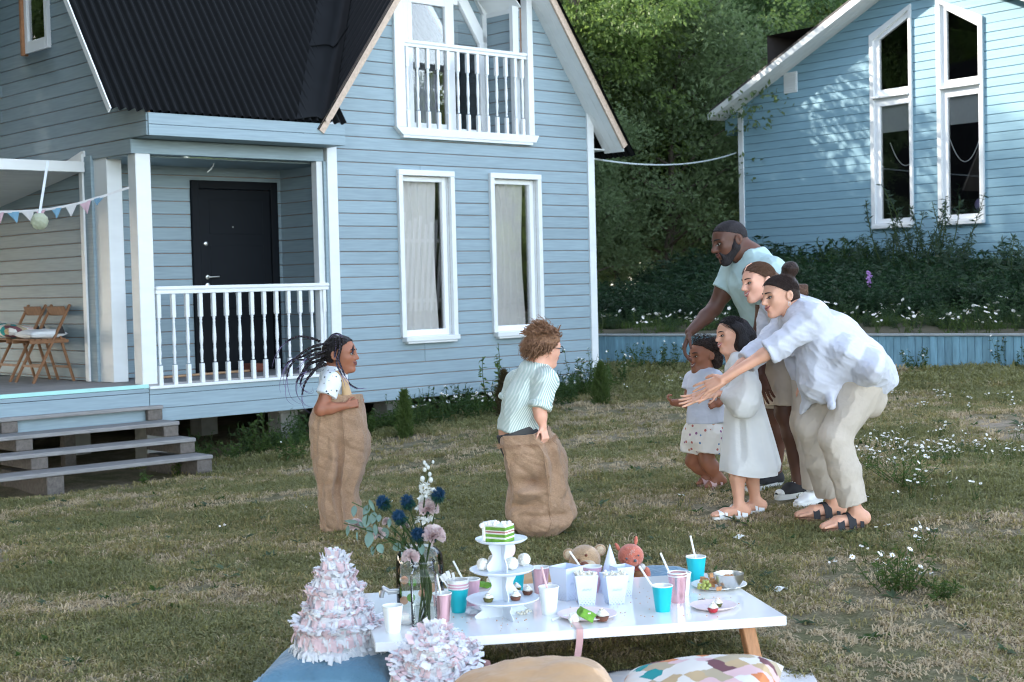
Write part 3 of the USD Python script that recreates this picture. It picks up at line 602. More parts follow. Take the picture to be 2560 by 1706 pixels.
for sx, ue in ((-1, -19.52), (1, -10.56)):
    P = [(ue, rt(ue)), (RC, RZ), (RC, RZ+.16), (ue, rt(ue)+.16)]
    obj('roof_slab', MB().prism(Polygon(P), -8.8, .40, f2), mat('grey_roof', (.05, .045, .045), .7, .2, 6.0), r2)
    P = [(ue-.01*(-sx), rt(ue)-.015), (RC, RZ-.015), (RC, RZ+.10), (ue-.01*(-sx), rt(ue)+.10)]
    obj('verge_fascia', MB().prism(Polygon(P), .401, .425, f2), WHITE, r2)
    for k in range(4):
        P = [(ue, rt(ue)-.012), (RC, RZ-.012), (RC, RZ-.002), (ue, rt(ue)-.002)]
        obj('soffit_board', MB().prism(Polygon(P), .01+.098*k, .104+.098*k, f2), WHITE, r2)
obj('eave_box', MB().prism(Polygon([(-19.49, 2.62), (-19.17, 2.80), (-19.17, rt(-19.17)-.02), (-19.49, rt(-19.49)-.02)]), -8, .02, f2), SIDING2, h2)
for q in np.linspace(-18.9, -11.2, 5): obj('foundation_block', b2((q-.12, .25, -1.2), (q+.12, .5, .02)), CONCRETE, h2)

# ------------------------------------------------------------------ retaining wall and the bank behind it
RA, RB = np.array([1.19, 21.0]), np.array([6.05, 17.6])
rd = (RB-RA)/np.linalg.norm(RB-RA); rn = np.array([-rd[1], rd[0]]); rn = rn if rn[1] > 0 else -rn
RT = -.745+CAMZ
rw = thing('retaining_wall', 'low weathered blue wall of upright boards holding back the bank', 'wall', (RA[0], RA[1], RT-.4), math.atan2(rd[1], rd[0]))
s = -1.9; WALLB = mat('faded_blue_board', (0.1688, 0.3225, 0.4125), .75, .2, 3.0, (6, 6, 1.2), .4, 10.0, per=.16)
while s < 11:
    w = .093+random.uniform(-.004, .004)
    obj('wall_board', MB().box((s, -.02+random.uniform(-.003, .003), -.25), (s+w-.006, .02, .372+random.uniform(-.003, .0)), .004), WALLB, rw); s += w
m = MB(); m.box((-1.9, -.04, .374), (4.0, .07, .402), .006); m.box((4.004, -.04, .374), (11, .07, .402), .006); obj('cap_board', m, mat('pale_cap_board', (.30, .33, .34), .8, .2, 4.0, (2, 12, 12), .3, 10.0), rw)
obj('backing', MB().box((-1.9, .025, -.6), (11, .06, .36)), DARKIN, rw)
def bank_z(x, y):
    sd = (np.asarray(x)-RA[0])*rn[0]+(np.asarray(y)-RA[1])*rn[1]
    return RT-.03 + np.clip(sd, 0, 14)*.075 + (meshkit.fbm(np.stack([np.asarray(x)*.8, np.asarray(y)*.8, 0*np.asarray(x)], -1), 4, 9)-.5)*.22*np.clip(sd*.7, 0, 1)
ss = np.concatenate([np.arange(-1.9, 11.2, .25), [13, 18, 30, 60, 120]]); dd = np.concatenate([np.arange(.03, 12, .25), [14, 18, 25, 40, 80, 160]])
SS, DD = np.meshgrid(ss, dd, indexing='ij'); BX, BY = RA[0]+rd[0]*SS+rn[0]*DD, RA[1]+rd[1]*SS+rn[1]*DD
DARKSOIL = mat('bank_soil', (.045, .055, .022), .95, .4, 1.2, bump=.6, bscale=20.0, space='pos', bdist=.03, col2=(.09, .075, .045))
obj('bank', MB().grid(np.stack([BX, BY, bank_z(BX, BY)], -1)), DARKSOIL, smooth=True, kind='structure')

# ------------------------------------------------------------------ trees
def leaf_mat(name, c1, c2, tr=0.40, rough=.5):
    return material(name, {'g': ('geometry', {}), 'oi': ('object_info', {}), 'r': ('rgb_ramp', {'ramp': [(0.0, c1), (1.0, c2)]}), 'p': ('principled_bsdf', {'roughness': rough, 'specular_ior_level': .35}), 't': ('translucent_bsdf', {}), 'hs': ('hsv', {'value': 1.5, 'saturation': 1.1}),
        'mr': ('map_range', {'from_min': 0., 'from_max': 1., 'to_min': .8, 'to_max': 1.2}), 'h': ('hsv', {}), 'm': ('mix_closure', {'fac': tr})},
        [('g.random_per_island', 'r.fac'), ('oi.random', 'mr.value'), ('mr.result', 'h.value'), ('r.color', 'h.color'), ('h.color', 'p.base_color'), ('h.color', 'hs.color'), ('hs.color', 't.color'), ('p.BSDF', 'm.closure1'), ('t.BSDF', 'm.closure2')], 'm.closure')
LEAF1 = leaf_mat('birch_leaf', (0.1342, 0.1955, 0.0607), (0.3172, 0.345, 0.1283)); LEAF2 = leaf_mat('alder_leaf', (0.0915, 0.1552, 0.0607), (0.2257, 0.2818, 0.1148))
LEAF3 = leaf_mat('willow_leaf', (0.122, 0.1725, 0.081), (0.2684, 0.2875, 0.1553))
BARK = mat('tree_bark', (.10, .085, .065), .9, .4, 6.0, (4, 4, 1), .6, 8.0)
def leaf_cards(P, D_, L, W, rng, up=.35):
    """rhombic leaves folded along the midrib: P points, D_ preferred outward directions"""
    n = len(P); d = D_+rng.normal(0, .7, (n, 3)); d /= np.linalg.norm(d, axis=1, keepdims=True)
    nr = rng.normal(0, 1, (n, 3))+[0, 0, up*2]; nr -= d*np.sum(nr*d, 1, keepdims=True); nr /= np.linalg.norm(nr, axis=1, keepdims=True)
    s = np.cross(d, nr); l = (L*rng.uniform(.65, 1.25, n))[:, None]; w = l*W/L
    a, tip = P, P+d*l-nr*l*.12; b, c = P+d*l*.45+s*w*.5+nr*w*.10, P+d*l*.45-s*w*.5+nr*w*.10
    V = np.stack([a, b, tip, c], 1).reshape(-1, 3); i = np.arange(n)*4
    return V, np.vstack([np.stack([i, i+1, i+2], 1), np.stack([i, i+2, i+3], 1)])
def make_tree(name, label, h, r, nl, leaf, L, W, seed, base=.12, loc=(0, 0, 0), rz=0, group=None, drop=.0):
    rng = np.random.default_rng(seed); t = thing(name, label, 'tree', loc, rz, group)
    tr = MB(); zs = np.linspace(0, h*.93, 14); cx = np.cumsum(rng.normal(0, h*.008, (14, 2)), 0); cx[0] = 0
    spine = np.column_stack([cx, zs]); tr.tube(spine, np.linspace(h*.016, .012, 14), 9)
    tips = []
    for k in range(34):
        z0 = h*(base+.02+(.93-base)*(k+.5)/34*.98); s0 = np.array([np.interp(z0, zs, cx[:, 0]), np.interp(z0, zs, cx[:, 1]), z0])
        q = (z0/h-base)/(1-base); R_ = r*(math.sin(math.pi*min(1, .18+.82*q)**.75)*.9+.18)*rng.uniform(.65, 1.1)
        a = k*2.4+rng.normal(0, .4); dirv = np.array([math.cos(a), math.sin(a), rng.uniform(.15, .7)])
        end = s0+dirv*R_; mid = (s0+end)/2+[0, 0, .08*R_]
        tr.tube([s0, mid, end], [h*.005*(1-.6*q)+.008, .014, .006], 5, cap=False)
        tips.append((s0, mid, end, R_))
    obj('trunk', tr, BARK, t, smooth=50)
    cl = []
    for s0, mid, end, R_ in tips:
        for j in range(8):
            u = rng.uniform(.3, 1.08); p = s0*(1-u)+end*u + rng.normal(0, .13*R_+.12, 3); cl.append((p, rng.uniform(.22, .55)*(.7+.25*R_), end-s0))
    for j in range(14): cl.append((spine[-1]+rng.normal(0, .3, 3)-[0, 0, rng.uniform(0, h*.1)], rng.uniform(.3, .5), np.array([0, 0, 1.])))
    wts = np.array([c[1]**2 for c in cl]); cnt = rng.multinomial(nl, wts/wts.sum()); PP, DD_ = [], []
    for (p, rr, dv), m in zip(cl, cnt):
        g = rng.normal(0, 1, (m, 3)); g /= np.linalg.norm(g, axis=1, keepdims=True); q = g*(rng.uniform(.25, 1, m)**.55)[:, None]*rr*np.array([1.1, 1.1, .75])
        PP.append(p+q); DD_.append(g+dv/np.linalg.norm(dv)*.6-np.array([0, 0, drop]))
    V, F = leaf_cards(np.vstack(PP), np.vstack(DD_), L, W, rng)
    obj('crown', (V, F), leaf, t); return t
G = 'trees standing behind the two houses'
t1 = make_tree('birch_tree', 'tall mid green leafy tree rising right beside the roof of the porch house', 12.5, 3.0, 60000, LEAF1, .105, .070, 11, loc=(0.9, 29.5, bank_z(0.9, 29.5)), drop=.5)
t2 = make_tree('alder_tree', 'dark green dense tree in the middle of the gap behind the cable', 12.0, 3.2, 60000, LEAF2, .105, .078, 12, loc=(3.3, 32.5, bank_z(3.3, 32.5)))
t3 = make_tree('willow_shrub', 'bushy lighter green shrub left of the eave of the low house', 6.2, 2.0, 30000, LEAF3, .115, .06, 13, base=.05, loc=(2.9, 29.2, bank_z(2.9, 29.2)))
for k, (src, x, y, sc, rz, lab) in enumerate([
    (t1, 6.0, 37.0, 1.1, 1.0, 'tall green tree directly above the sloping roof of the low house'), (t2, -1.6, 33.0, 1.05, 2.0, 'dark green tree half hidden behind the tall gable'),
    (t2, 1.8, 38.0, 1.25, 4.0, 'tall dark tree far back in the middle of the gap'), (t1, 9.8, 40.0, 1.15, 5.0, 'tree behind the ridge of the low house'),
    (t3, 1.0, 25.6, .62, 1.2, 'low dark bush by the back corner of the porch house'), (t3, 4.6, 33.0, 1.2, 3.0, 'bushy shrub tucked behind the eave of the low house'), (t1, 4.2, 42.0, 1.4, .3, 'tallest tree at the back of the gap'), (t2, 14.0, 42, 1.2, .7, 'tree far right behind the low house'),
    (t3, -.2, 27.4, .9, 2.2, 'dark bush against the side wall of the porch house'), (t2, 7.5, 47.0, 1.4, 2.9, 'tall tree in the last row behind the low house'), (t1, 0.0, 47.0, 1.4, 2.2, 'tall tree in the last row behind the porch house')]):
    dup(src, (x, y, float(bank_z(x, y))), rz, lab, scale=sc)
for k, (x, y, sc) in enumerate([(14, 2, .5), (15.5, 6.5, .48), (14.5, 11, .46), (16, 15.5, .5), (18.5, 19.5, .5), (20, 8.5, .55), (21, 14, .55), (13, 17.4, .42), (12.6, 14.0, .40), (17, 17.6, .5)]):
    dup((t2, t1)[k % 2], (x, y, float(gz(x, y))-.1), k*1.3, 'tall tree in the row to the right of the lawn', 'trees in the row right of the lawn', scale=sc)
for k, (x, y, sc) in enumerate([(-.8, 36, .9), (1.2, 35, .8), (2.6, 36.5, .95), (4.2, 37, .9), (6, 41, 1.1), (-2, 39, 1.), (.6, 31.8, .7), (2.2, 31, .75)]):
    dup(t3, (x, y, float(bank_z(x, y))-.2), k*2.1, 'dark undergrowth bush standing between the trunks behind the houses', 'undergrowth bushes behind the houses', scale=sc)
for k in range(14):
    dup((t2, t1)[k % 2], (-9+2.6*k, 54+(k % 3)*4, float(bank_z(0, 54))-1.5), k*1.9, 'tall tree in the dense wood far behind the houses', 'trees in the wood far behind the houses', scale=1.5)
for k in range(12):
    dup(t3, (-7+2.0*k, 49.5+(k % 2)*1.5, float(bank_z(0, 49))-1.0), k*1.3, 'dense bush in the undergrowth of the far wood', 'bushes under the far wood', scale=1.7)
for k, (x, y, sc) in enumerate([(13, 15.8, .75), (14.3, 13.2, .8), (14.8, 18.2, .8), (12.8, 11.4, .7), (16.5, 16, .9), (18, 18.6, .9), (15.6, 9, .8), (17.5, 13.5, .9)]):
    dup(t3, (x, y, float(gz(x, y))-.3), k*1.7, 'bush under the trees to the right of the lawn', 'bushes in the row right of the lawn', scale=sc)
for k in range(5):
    dup((t2, t1)[k % 2], (-9.6+.4*(k % 2), 3.0+2.3*k, float(gz(-9.5, 3+2.3*k))-.1), k*2.3, 'tall tree close to the left of the lawn', 'trees close to the left of the lawn', scale=1.02+.05*(k % 3))
# the tree row to the left that shades the lawn and dapples the walls (outside the frame)
k = 0
for row, (x0, dy, sc) in enumerate([(-14.0, 3.6, 1.15), (-18.5, 4.0, 1.55), (-24.0, 5.0, 1.95)]):
    for j in range(13):
        y = -6+dy*j+row*1.7; x = x0+RNG.uniform(-.8, .8)
        if (row == 0 and 18.3 < y < 22.2) or (row == 1 and 19.5 < y < 24) or (row == 2 and y > 30 and j % 2) or (row > 0 and y > 37): continue
        dup((t1, t2)[(j+row) % 2], (x, y, float(gz(x, y))-.1), RNG.uniform(0, 6), 'tall tree in the row to the left of the lawn', 'trees in the row left of the lawn', scale=sc*RNG.uniform(.9, 1.1)); k += 1
# ------------------------------------------------------------------ grass
def patchy(x, y):     # 0 bare soil .. 1 green
    p = np.stack([x, y, 0*x], -1)
    return meshkit.fbm(p*1.25, 5, 21)
def grass_mat(name, c1, c2): return leaf_mat(name, c1, c2, .25, .6)
GR = [grass_mat('green_grass', (0.1983, 0.1971, 0.0811), (0.3305, 0.305, 0.1397)), grass_mat('olive_grass', (0.2949, 0.2534, 0.1127), (0.4271, 0.3566, 0.1893)), grass_mat('straw_grass', (0.4677, 0.3754, 0.2434), (0.6508, 0.5255, 0.3787))]
def tuft(nb, h, spread, lean, rng, w=.0035):
    m = MB()
    for _ in range(nb):
        a = rng.uniform(0, 6.28); b = rng.uniform(0, 6.28); hh = h*rng.uniform(.45, 1.1); l = lean*rng.uniform(.3, 1.3)
        p = np.array([math.cos(a), math.sin(a), 0])*spread*math.sqrt(rng.uniform()); d = np.array([math.cos(b), math.sin(b), 0]); s = np.array([-d[1], d[0], 0])*w*rng.uniform(.7, 1.3)
        q = p+d*hh*l*.35+np.array([0, 0, hh*.6]); e = p+d*hh*l+np.array([0, 0, hh*(1-.35*l)])
        m.add(np.array([p-s, p+s, q+s*.8, q-s*.8, e]), [[0, 1, 2], [0, 2, 3], [3, 2, 4]])
    return m
rg = np.random.default_rng(5); protos, pm = [], []
for k in range(9):
    c = (0, 0, 0, 1, 1, 1, 2, 2, 2)[k]
    protos.append(('tuft', tuft(16, (.036, .034, .034)[c], .05, (.9, 1.2, 1.7)[c], rg))); pm.append(GR[c])
def visible(x, y, m=.6): return (np.abs(x) < y*.352+m)
N = 150000
u = rg.uniform(0, 1, N); yy = np.exp(math.log(3.6)+u*(math.log(22.5)-math.log(3.6))); xx = rg.uniform(-1, 1, N)*(yy*.36+.5)
hp = np.array([whouse((a, b, 0)) for a, b in zip(xx, yy)]) if False else None
dX, dY = xx+3.661, yy-14.597; hX, hY = _cy*dX+_sy*dY, -_sy*dX+_cy*dY
ok = ~((hX > -.0) & (hX < 6.4) & (hY > .25)) & ~((hX <= 0) & (hX > -3.2) & (hY > -1.0) & (hY < 3.9))
sd = (xx-RA[0])*rn[0]+(yy-RA[1])*rn[1]; ok &= sd < -.02
pt = patchy(xx, yy); ok &= rg.uniform(0, 1, N) < np.clip((pt-.30)*4.2, .10, 1)
xx, yy, pt, sd_, hY_, hX_ = xx[ok], yy[ok], pt[ok], sd[ok], hY[ok], hX[ok]
# greener towards the wall, drier in the middle of the lawn
near_wall = np.clip(1+sd_/3.0, 0, 1); near_house = np.clip(1+hY_/1.6, 0, 1)*(hX_ > 0)*(hX_ < 6.6)
gr = pt+.22*near_wall+.16*near_house+.05*(xx < -.8)*(yy < 7)+rg.normal(0, .09, len(xx))
col = np.where(gr > .53, 0, np.where(gr > .39, 1, 2)); idx = col*3+rg.integers(0, 3, len(xx))
sc = rg.uniform(.6, 1.25, len(xx))*np.interp(yy, [4, 9, 20], [.85, 1.0, 1.6])*(1+1.3*near_wall+.5*near_house)
instancer('grass', protos, pm, np.stack([xx, yy, gz(xx, yy)-.004], -1), idx, rg.uniform(0, 6.28, len(xx)), sc, tilt=rg.normal(0, .15, len(xx)), kind='stuff', label='short patchy green and straw coloured grass covering the dry lawn', cat='grass')
# scattered small weeds: broad low leaves
def rosette(n, l, rng):
    m = MB()
    for k in range(n):
        a = 6.28*k/n+rng.normal(0, .3); d = np.array([math.cos(a), math.sin(a), .35]); P = np.array([[0, 0, .004]]); V, F = leaf_cards(P, d[None]*3, l, l*.38, rng, 1.2); m.add(V, F)
    return m
n = 900; x = rg.uniform(-5, 6, n); y = np.exp(rg.uniform(math.log(4), math.log(17), n)); okk = visible(x, y); dX, dY = x+3.661, y-14.597; okk &= ~((-_sy*dX+_cy*dY > -.2) | ((-_sy*dX+_cy*dY > -1.3) & (_cy*dX+_sy*dY < .3))); x, y = x[okk], y[okk]
instancer('weeds', [('rosette', rosette(8, .05, rg)), ('rosette', rosette(6, .07, rg))], [leaf_mat('weed_leaf', (.05, .09, .025), (.10, .14, .05)), leaf_mat('weed_leaf_pale', (.075, .11, .06), (.12, .16, .09))], np.stack([x, y, gz(x, y)], -1), rg.integers(0, 2, len(x)), rg.uniform(0, 6.28, len(x)), rg.uniform(.5, 1.1, len(x)), kind='stuff', label='low broad-leaved weeds dotted over the lawn', cat='weeds')
# ------------------------------------------------------------------ flowers and taller plants
PETAL = mat('daisy_petal', (.80, .80, .78), .6, .03, 5.0); EYE = mat('daisy_eye', (.55, .38, .05), .7)
STEMG = leaf_mat('stem_green', (.07, .11, .03), (.13, .17, .06))
def add_daisy(m, e, p, d, r, rng):
    d = d/np.linalg.norm(d); s = np.cross(d, [0.3, 1, 0.2]); s /= np.linalg.norm(s); t = np.cross(d, s)
    n = 9
    for k in range(n):
        a = 6.283*k/n; q = math.cos(a)*s+math.sin(a)*t; w = -math.sin(a)*s+math.cos(a)*t
        m.add(np.array([p, p+q*r*.6+w*r*.22, p+q*r-d*r*.12, p+q*r*.6-w*r*.22]), [[0, 1, 2], [0, 2, 3]])
    e.add(*hull(np.array([p+d*r*.18]+[p+d*r*.04+(math.cos(a)*s+math.sin(a)*t)*r*.3 for a in np.linspace(0, 6.28, 7)[:-1]]+[p-d*r*.02])))
def plant_meshes(h, ns, sp, nl, ll, lw, flowers, seed, fr=.014, ldens=1.0, droop=.3):
    rng = np.random.default_rng(seed); st, lf, pe, ey = MB(), MB(), MB(), MB()
    for k in range(ns):
        a = rng.uniform(0, 6.28); hh = h*rng.uniform(.6, 1.05); b = np.array([math.cos(a), math.sin(a), 0])*sp*rng.uniform(.0, .5); tpt = b*2.2+np.array([rng.normal(0, sp*.4), rng.normal(0, sp*.4), hh])
        u = np.linspace(0, 1, 7)[:, None]; P = b*(1-u)+tpt*u+np.array([math.cos(a), math.sin(a), 0])*.06*h*np.sin(u*3)
        st.tube(P, np.linspace(.004, .0015, 7)*max(.7, h/.5), 4, cap=False)
        m = int(nl*rng.uniform(.7, 1.2)); uu = rng.uniform(.06, 1.0, m); Q = np.stack([np.interp(uu, u[:, 0], P[:, i]) for i in range(3)], 1)
        g = rng.normal(0, 1, (m, 3)); g[:, 2] = np.abs(g[:, 2])*.5-droop*.3
        V, F = leaf_cards(Q, g, ll, lw, rng, .6); lf.add(V, F)
        if flowers and rng.uniform() < flowers:
            add_daisy(pe, ey, P[-1], np.array([rng.normal(0, .5), -.5+rng.normal(0, .5), .8]), fr*rng.uniform(.8, 1.2), rng)
    return st, lf, pe, ey
def plant(name, label, cat, loc, h, ns, sp, nl, ll, lw, leaf, seed, flowers=0, group=None, fr=.014):
    t = thing(name, label, cat, loc, 0, group); st, lf, pe, ey = plant_meshes(h, ns, sp, nl, ll, lw, flowers, seed, fr)
    obj('stems', st, STEMG, t); obj('leaves', lf, leaf, t)
    if pe.n: obj('flower_heads', pe, PETAL, t); obj('flower_eyes', ey, EYE, t)
    return t.GetPrim() if hasattr(t, 'GetPrim') else t
LW1 = leaf_mat('weed_dark', (.045, .085, .026), (.10, .145, .05)); LW2 = leaf_mat('weed_mid', (.07, .115, .03), (.15, .19, .065)); LW3 = leaf_mat('weed_dry', (.12, .10, .05), (.20, .17, .09)); ART = leaf_mat('artemisia', (.050, .085, .055), (.10, .14, .09))
def gpt(px, py): return at_g(px, py)
# along the front of the porch house (photo positions of their feet)
for (px, py, h, ns, sp, nl, ll, lw, lf, fl, lab) in [
    (655, 1140, .50, 7, .16, 26, .055, .026, LW2, .5, 'leafy weed with three white daisies under the porch skirt'),
    (590, 1150, .22, 8, .16, 20, .045, .018, LW2, 0, 'low green weed clump at the foot of the porch, right of the steps'),
    (745, 1150, .30, 9, .2, 24, .05, .02, LW2, .15, 'bushy weed clump between the porch weed and the jumping girl'),
    (925, 1090, .30, 8, .15, 22, .05, .02, LW2, .1, 'weed clump right behind the girl, left of the concrete block'),
    (1045, 1075, .45, 7, .12, 22, .05, .016, LW2, .2, 'spindly weed between the two small conifers'),
    (1120, 1060, .42, 14, .22, 22, .05, .02, LW1, .8, 'daisy clump in full flower under the house wall, left of the boy'),
    (1190, 1050, .40, 14, .22, 20, .05, .02, LW1, .8, 'daisy clump in flower just left of the boy'),
    (1240, 1040, .85, 4, .10, 24, .075, .035, LW2, 0, 'tall leafy weed standing left of the boy against the siding'),
    (1300, 1035, .35, 10, .18, 20, .05, .02, LW1, .5, 'weed clump behind the striped shirt'),
    (1410, 1010, .42, 14, .22, 22, .05, .02, LW1, .75, 'daisy clump right of the boy under the siding'),
    (1460, 995, .62, 8, .14, 26, .055, .02, LW2, .3, 'tall pale weed right of the boy'),
    (1500, 985, .55, 8, .14, 24, .05, .018, LW2, .35, 'feathery weed at the right corner board'),
    (440, 1190, .20, 5, .06, 16, .05, .02, LW2, 0, 'small upright weed in front of the lowest step'),
    (355, 1212, .14, 5, .05, 12, .045, .016, LW2, 0, 'tiny weed left of the weed on the lowest step'),
    (1555, 960, .38, 14, .25, 18, .05, .018, LW1, .6, 'daisy clump beside the last small conifer'),
    (1670, 930, .42, 16, .3, 20, .05, .02, LW1, .5, 'daisies at the foot of the retaining wall behind the toddler'),
    (1600, 930, .40, 16, .3, 20, .055, .02, LW1, .35, 'rank weeds at the foot of the retaining wall, left end'),
    (2395, 925, .75, 4, .12, 26, .08, .035, LW2, 0, 'tall leafy weed against the blue boards right of the bent woman'),
    (2530, 930, .45, 12, .3, 20, .05, .02, LW1, .6, 'daisy clump at the right edge by the retaining wall'),
    (2300, 935, .35, 12, .3, 18, .05, .02, LW1, .5, 'daisy clump at the wall between the woman and the tall weed')]:
    g = gpt(px, py); plant('wild_plant', lab, 'plant', g-[0, 0, .02], h, ns, sp, nl, ll, lw, lf, int(px*7+py), fl)
hx_ = np.concatenate([RNG.uniform(2.6, 6.5, 150), RNG.uniform(.5, 2.3, 40)]); hy_ = RNG.normal(-.12, .16, 190); fr_ = np.array([hw(a, b, 0) for a, b in zip(hx_, hy_)])
pr2, pm2 = [], []
for k, (h, lf) in enumerate([(.30, LW2), (.38, LW1), (.24, LW2)]):
    st, l, _, _ = plant_meshes(h, 6, .12, 16, .05, .018, 0, 150+k); m = MB(); m.add(*st.arr()); m.add(*l.arr()); pr2.append(('weed_clump', m)); pm2.append(lf)
instancer('border_weeds', pr2, pm2, np.stack([fr_[:, 0], fr_[:, 1], gz(fr_[:, 0], fr_[:, 1])-.02], -1), RNG.integers(0, 3, 190), RNG.uniform(0, 6.28, 190), RNG.uniform(.5, 1.1, 190), kind='stuff', label='tangle of low green weeds growing along the foot of the porch house', cat='weeds')
# young conifers
CON = leaf_mat('thuja_green', (.08, .12, .035), (.16, .18, .07)); CONB = leaf_mat('thuja_bronze', (.075, .060, .030), (.13, .10, .05))
def conifer(px, py, h, r, lab, seed, leaf=CON):
    g = gpt(px, py); rng = np.random.default_rng(seed); t = thing('young_conifer', lab, 'conifer', g-[0, 0, .02])
    obj('trunk', MB().tube([(0, 0, 0), (0, 0, h*.9)], [.012, .003], 6), BARK, t); n = 1500; u = rng.uniform(0, 1, n)**.9
    a = rng.uniform(0, 6.28, n); R_ = r*(np.sin(np.pi*np.clip(.25+.75*u, 0, 1))**.8)*(1-u*.4)*(.8+.35*np.sin(a*5+u*20))*rng.uniform(.3, 1, n)**.4
    P = np.stack([np.cos(a)*R_, np.sin(a)*R_, u*h*.93], 1); D_ = np.stack([np.cos(a)*.5, np.sin(a)*.5, np.full(n, 1.4)], 1)
    V, F = leaf_cards(P, D_*1.3, .07, .014, rng, .2); obj('crown', (V, F), leaf, t)
conifer(1013, 1095, .52, .085, 'small green conifer beside the concrete block', 31); conifer(1262, 1045, .55, .10, 'bronze small conifer half hidden behind the boy', 32, CONB); conifer(1503, 1010, .50, .12, 'dark small conifer at the right corner of the porch house', 33)
# feathery bushes against the low house
def bpt(px, py, d): p = at_d(px, py, d); p[2] = float(bank_z(p[0], p[1])); return p
for (px, d, h, ns, sp, lab) in [(2300, 23.2, 1.75, 22, .9, 'big feathery blue-green bush under the windows of the low house'), (2420, 22.4, 1.15, 16, .6, 'feathery bush right of the big one below the second window'), (2190, 23.8, 1.05, 18, .7, 'dark bush left of the big feathery one'), (2530, 21.4, .95, 14, .6, 'feathery bush at the right edge of the picture'), (2100, 24.2, 1.0, 16, .6, 'bush with broad dark leaves by the bun of the woman')]:
    b = bpt(px, 700, d); plant('feathery_bush', lab, 'bush', b, h, ns, sp, 100, .10, .024, ART if px != 2100 else LW1, int(px))
# rough growth on the bank: one mass of tall grass and weeds
pr, pmat = [], []
BK1 = leaf_mat('bank_weed_dark', (.018, .045, .020), (.045, .080, .036), .25); BK2 = leaf_mat('bank_weed_mid', (.035, .070, .028), (.075, .115, .05), .25)
for k, (lf, h, ll, lw) in enumerate([(BK1, .55, .08, .03), (BK1, .42, .07, .035), (BK2, .50, .07, .02), (BK1, .5, .07, .014)]):
    st, l, _, _ = plant_meshes(h, 9, .22, 22, ll, lw, 0, 50+k); m = MB(); m.add(*st.arr()); m.add(*l.arr()); pr.append(('weed_clump', m)); pmat.append(lf)
for k in range(2): pr.append(('grass_clump', tuft(40, .30, .16, .8, rg, .005))); pmat.append((leaf_mat('bank_grass', (.06, .10, .03), (.13, .17, .06)), LW2)[k])
n = 5200; s_ = rg.uniform(-1.8, 10.5, n); d_ = rg.uniform(.1, 1, n)**1.1*11; bx, by = RA[0]+rd[0]*s_+rn[0]*d_, RA[1]+rd[1]*s_+rn[1]*d_
h2u = bx*math.cos(TH2)-by*math.sin(TH2); h2v = bx*math.sin(TH2)+by*math.cos(TH2)-D2
dX, dY = bx+3.661, by-14.597; inh = ((_cy*dX+_sy*dY) < 6.6) & ((-_sy*dX+_cy*dY) > -.3) & ((-_sy*dX+_cy*dY) < 8.3)
okk = ~((h2u > -19.3) & (h2u < -10.8) & (h2v > -.1)) & ~inh & (np.abs(bx) < by*.37+1); bx, by, d_ = bx[okk], by[okk], d_[okk]
idx = np.where(d_ < 1.6, rg.choice([4, 5, 2], len(bx)), rg.choice([0, 0, 1, 1, 2, 3, 4], len(bx)))
instancer('bank_growth', pr, pmat, np.stack([bx, by, bank_z(bx, by)-.02], -1), idx, rg.uniform(0, 6.28, len(bx)), rg.uniform(.6, 1.25, len(bx))*np.where(d_ < 1.6, .55, np.interp(d_, [1.6, 4, 9], [.8, 1.25, 1.9])), kind='stuff', label='rank grass and dark weeds overgrowing the bank above the blue board wall', cat='weeds')
# daisies in the grass: a patch right of the people, sprinkles on the bank and lawn
dpr, dm = [], []
def daisy_proto(seed, nf, h, sp):
    st, lf, pe, ey = plant_meshes(h, nf, sp, 6, .03, .008, 1.0, seed, .0145); return st, lf, pe, ey
def daisy_field(name, label, x, y, z, scale):
    k = rg.integers(0, 3, len(x)); rz = rg.uniform(0, 6.28, len(x)); P = np.stack([x, y, z], -1); s = scale*rg.uniform(.75, 1.2, len(x))
    return instancer(name, DPR, DPM, np.repeat(P, 3, 0), (k[:, None]*3+np.arange(3)).ravel(), np.repeat(rz, 3), np.repeat(s, 3), kind='stuff', label=label, cat='daisies')
DPR, DPM = [], []
for k in range(3):
    st, lf, pe, ey = daisy_proto(70+k, 3, .16, .05); st.add(*lf.arr()); DPR += [('stems', st), ('flower_heads', pe), ('flower_eyes', ey)]; DPM += [STEMG, PETAL, EYE]
def blob(cx, cy, rx, ry, n):
    q = rg.normal(0, 1, (n, 2))*[rx, ry]+[cx, cy]; return q[:, 0], q[:, 1]
ax, ay = [], []
for (px, py, rx, ry, n) in [(2260, 1140, .22, .35, 26), (2330, 1160, .30, .4, 34), (2420, 1120, .35, .5, 30), (2520, 1150, .25, .4, 18), (2300, 1240, .25, .25, 14), (2230, 1010, .4, .5, 8), (2480, 1010, .6, .7, 14), (2215, 1455, .10, .16, 8), (2290, 1400, .14, .14, 6), (2420, 1020, .8, 1.2, 16), (1000, 1300, 2.5, 2.0, 6), (1680, 960, .8, .3, 14)]:
    g = gpt(px, py); a, b = blob(g[0], g[1], rx, ry, n); ax.append(a); ay.append(b)
ax, ay = np.concatenate(ax), np.concatenate(ay); daisy_field('lawn_daisies', 'small white daisies growing in patches on the lawn, most right of the woman', ax, ay, gz(ax, ay), .75)
n = 190; s_ = rg.uniform(-1.5, 9.5, n); d_ = .15+rg.uniform(0, 1, n)**1.4*3.2; bx, by = RA[0]+rd[0]*s_+rn[0]*d_, RA[1]+rd[1]*s_+rn[1]*d_; okk = np.abs(bx) < by*.36+.5; bx, by = bx[okk], by[okk]
daisy_field('bank_daisies', 'white daisies sprinkled along the top of the bank', bx, by, bank_z(bx, by), 1.7)
hx_ = np.concatenate([RNG.uniform(3.0, 6.6, 26), RNG.uniform(3.4, 4.6, 12)]); hy_ = RNG.normal(-.25, .12, 38); fr_ = np.array([hw(a, b, 0) for a, b in zip(hx_, hy_)])
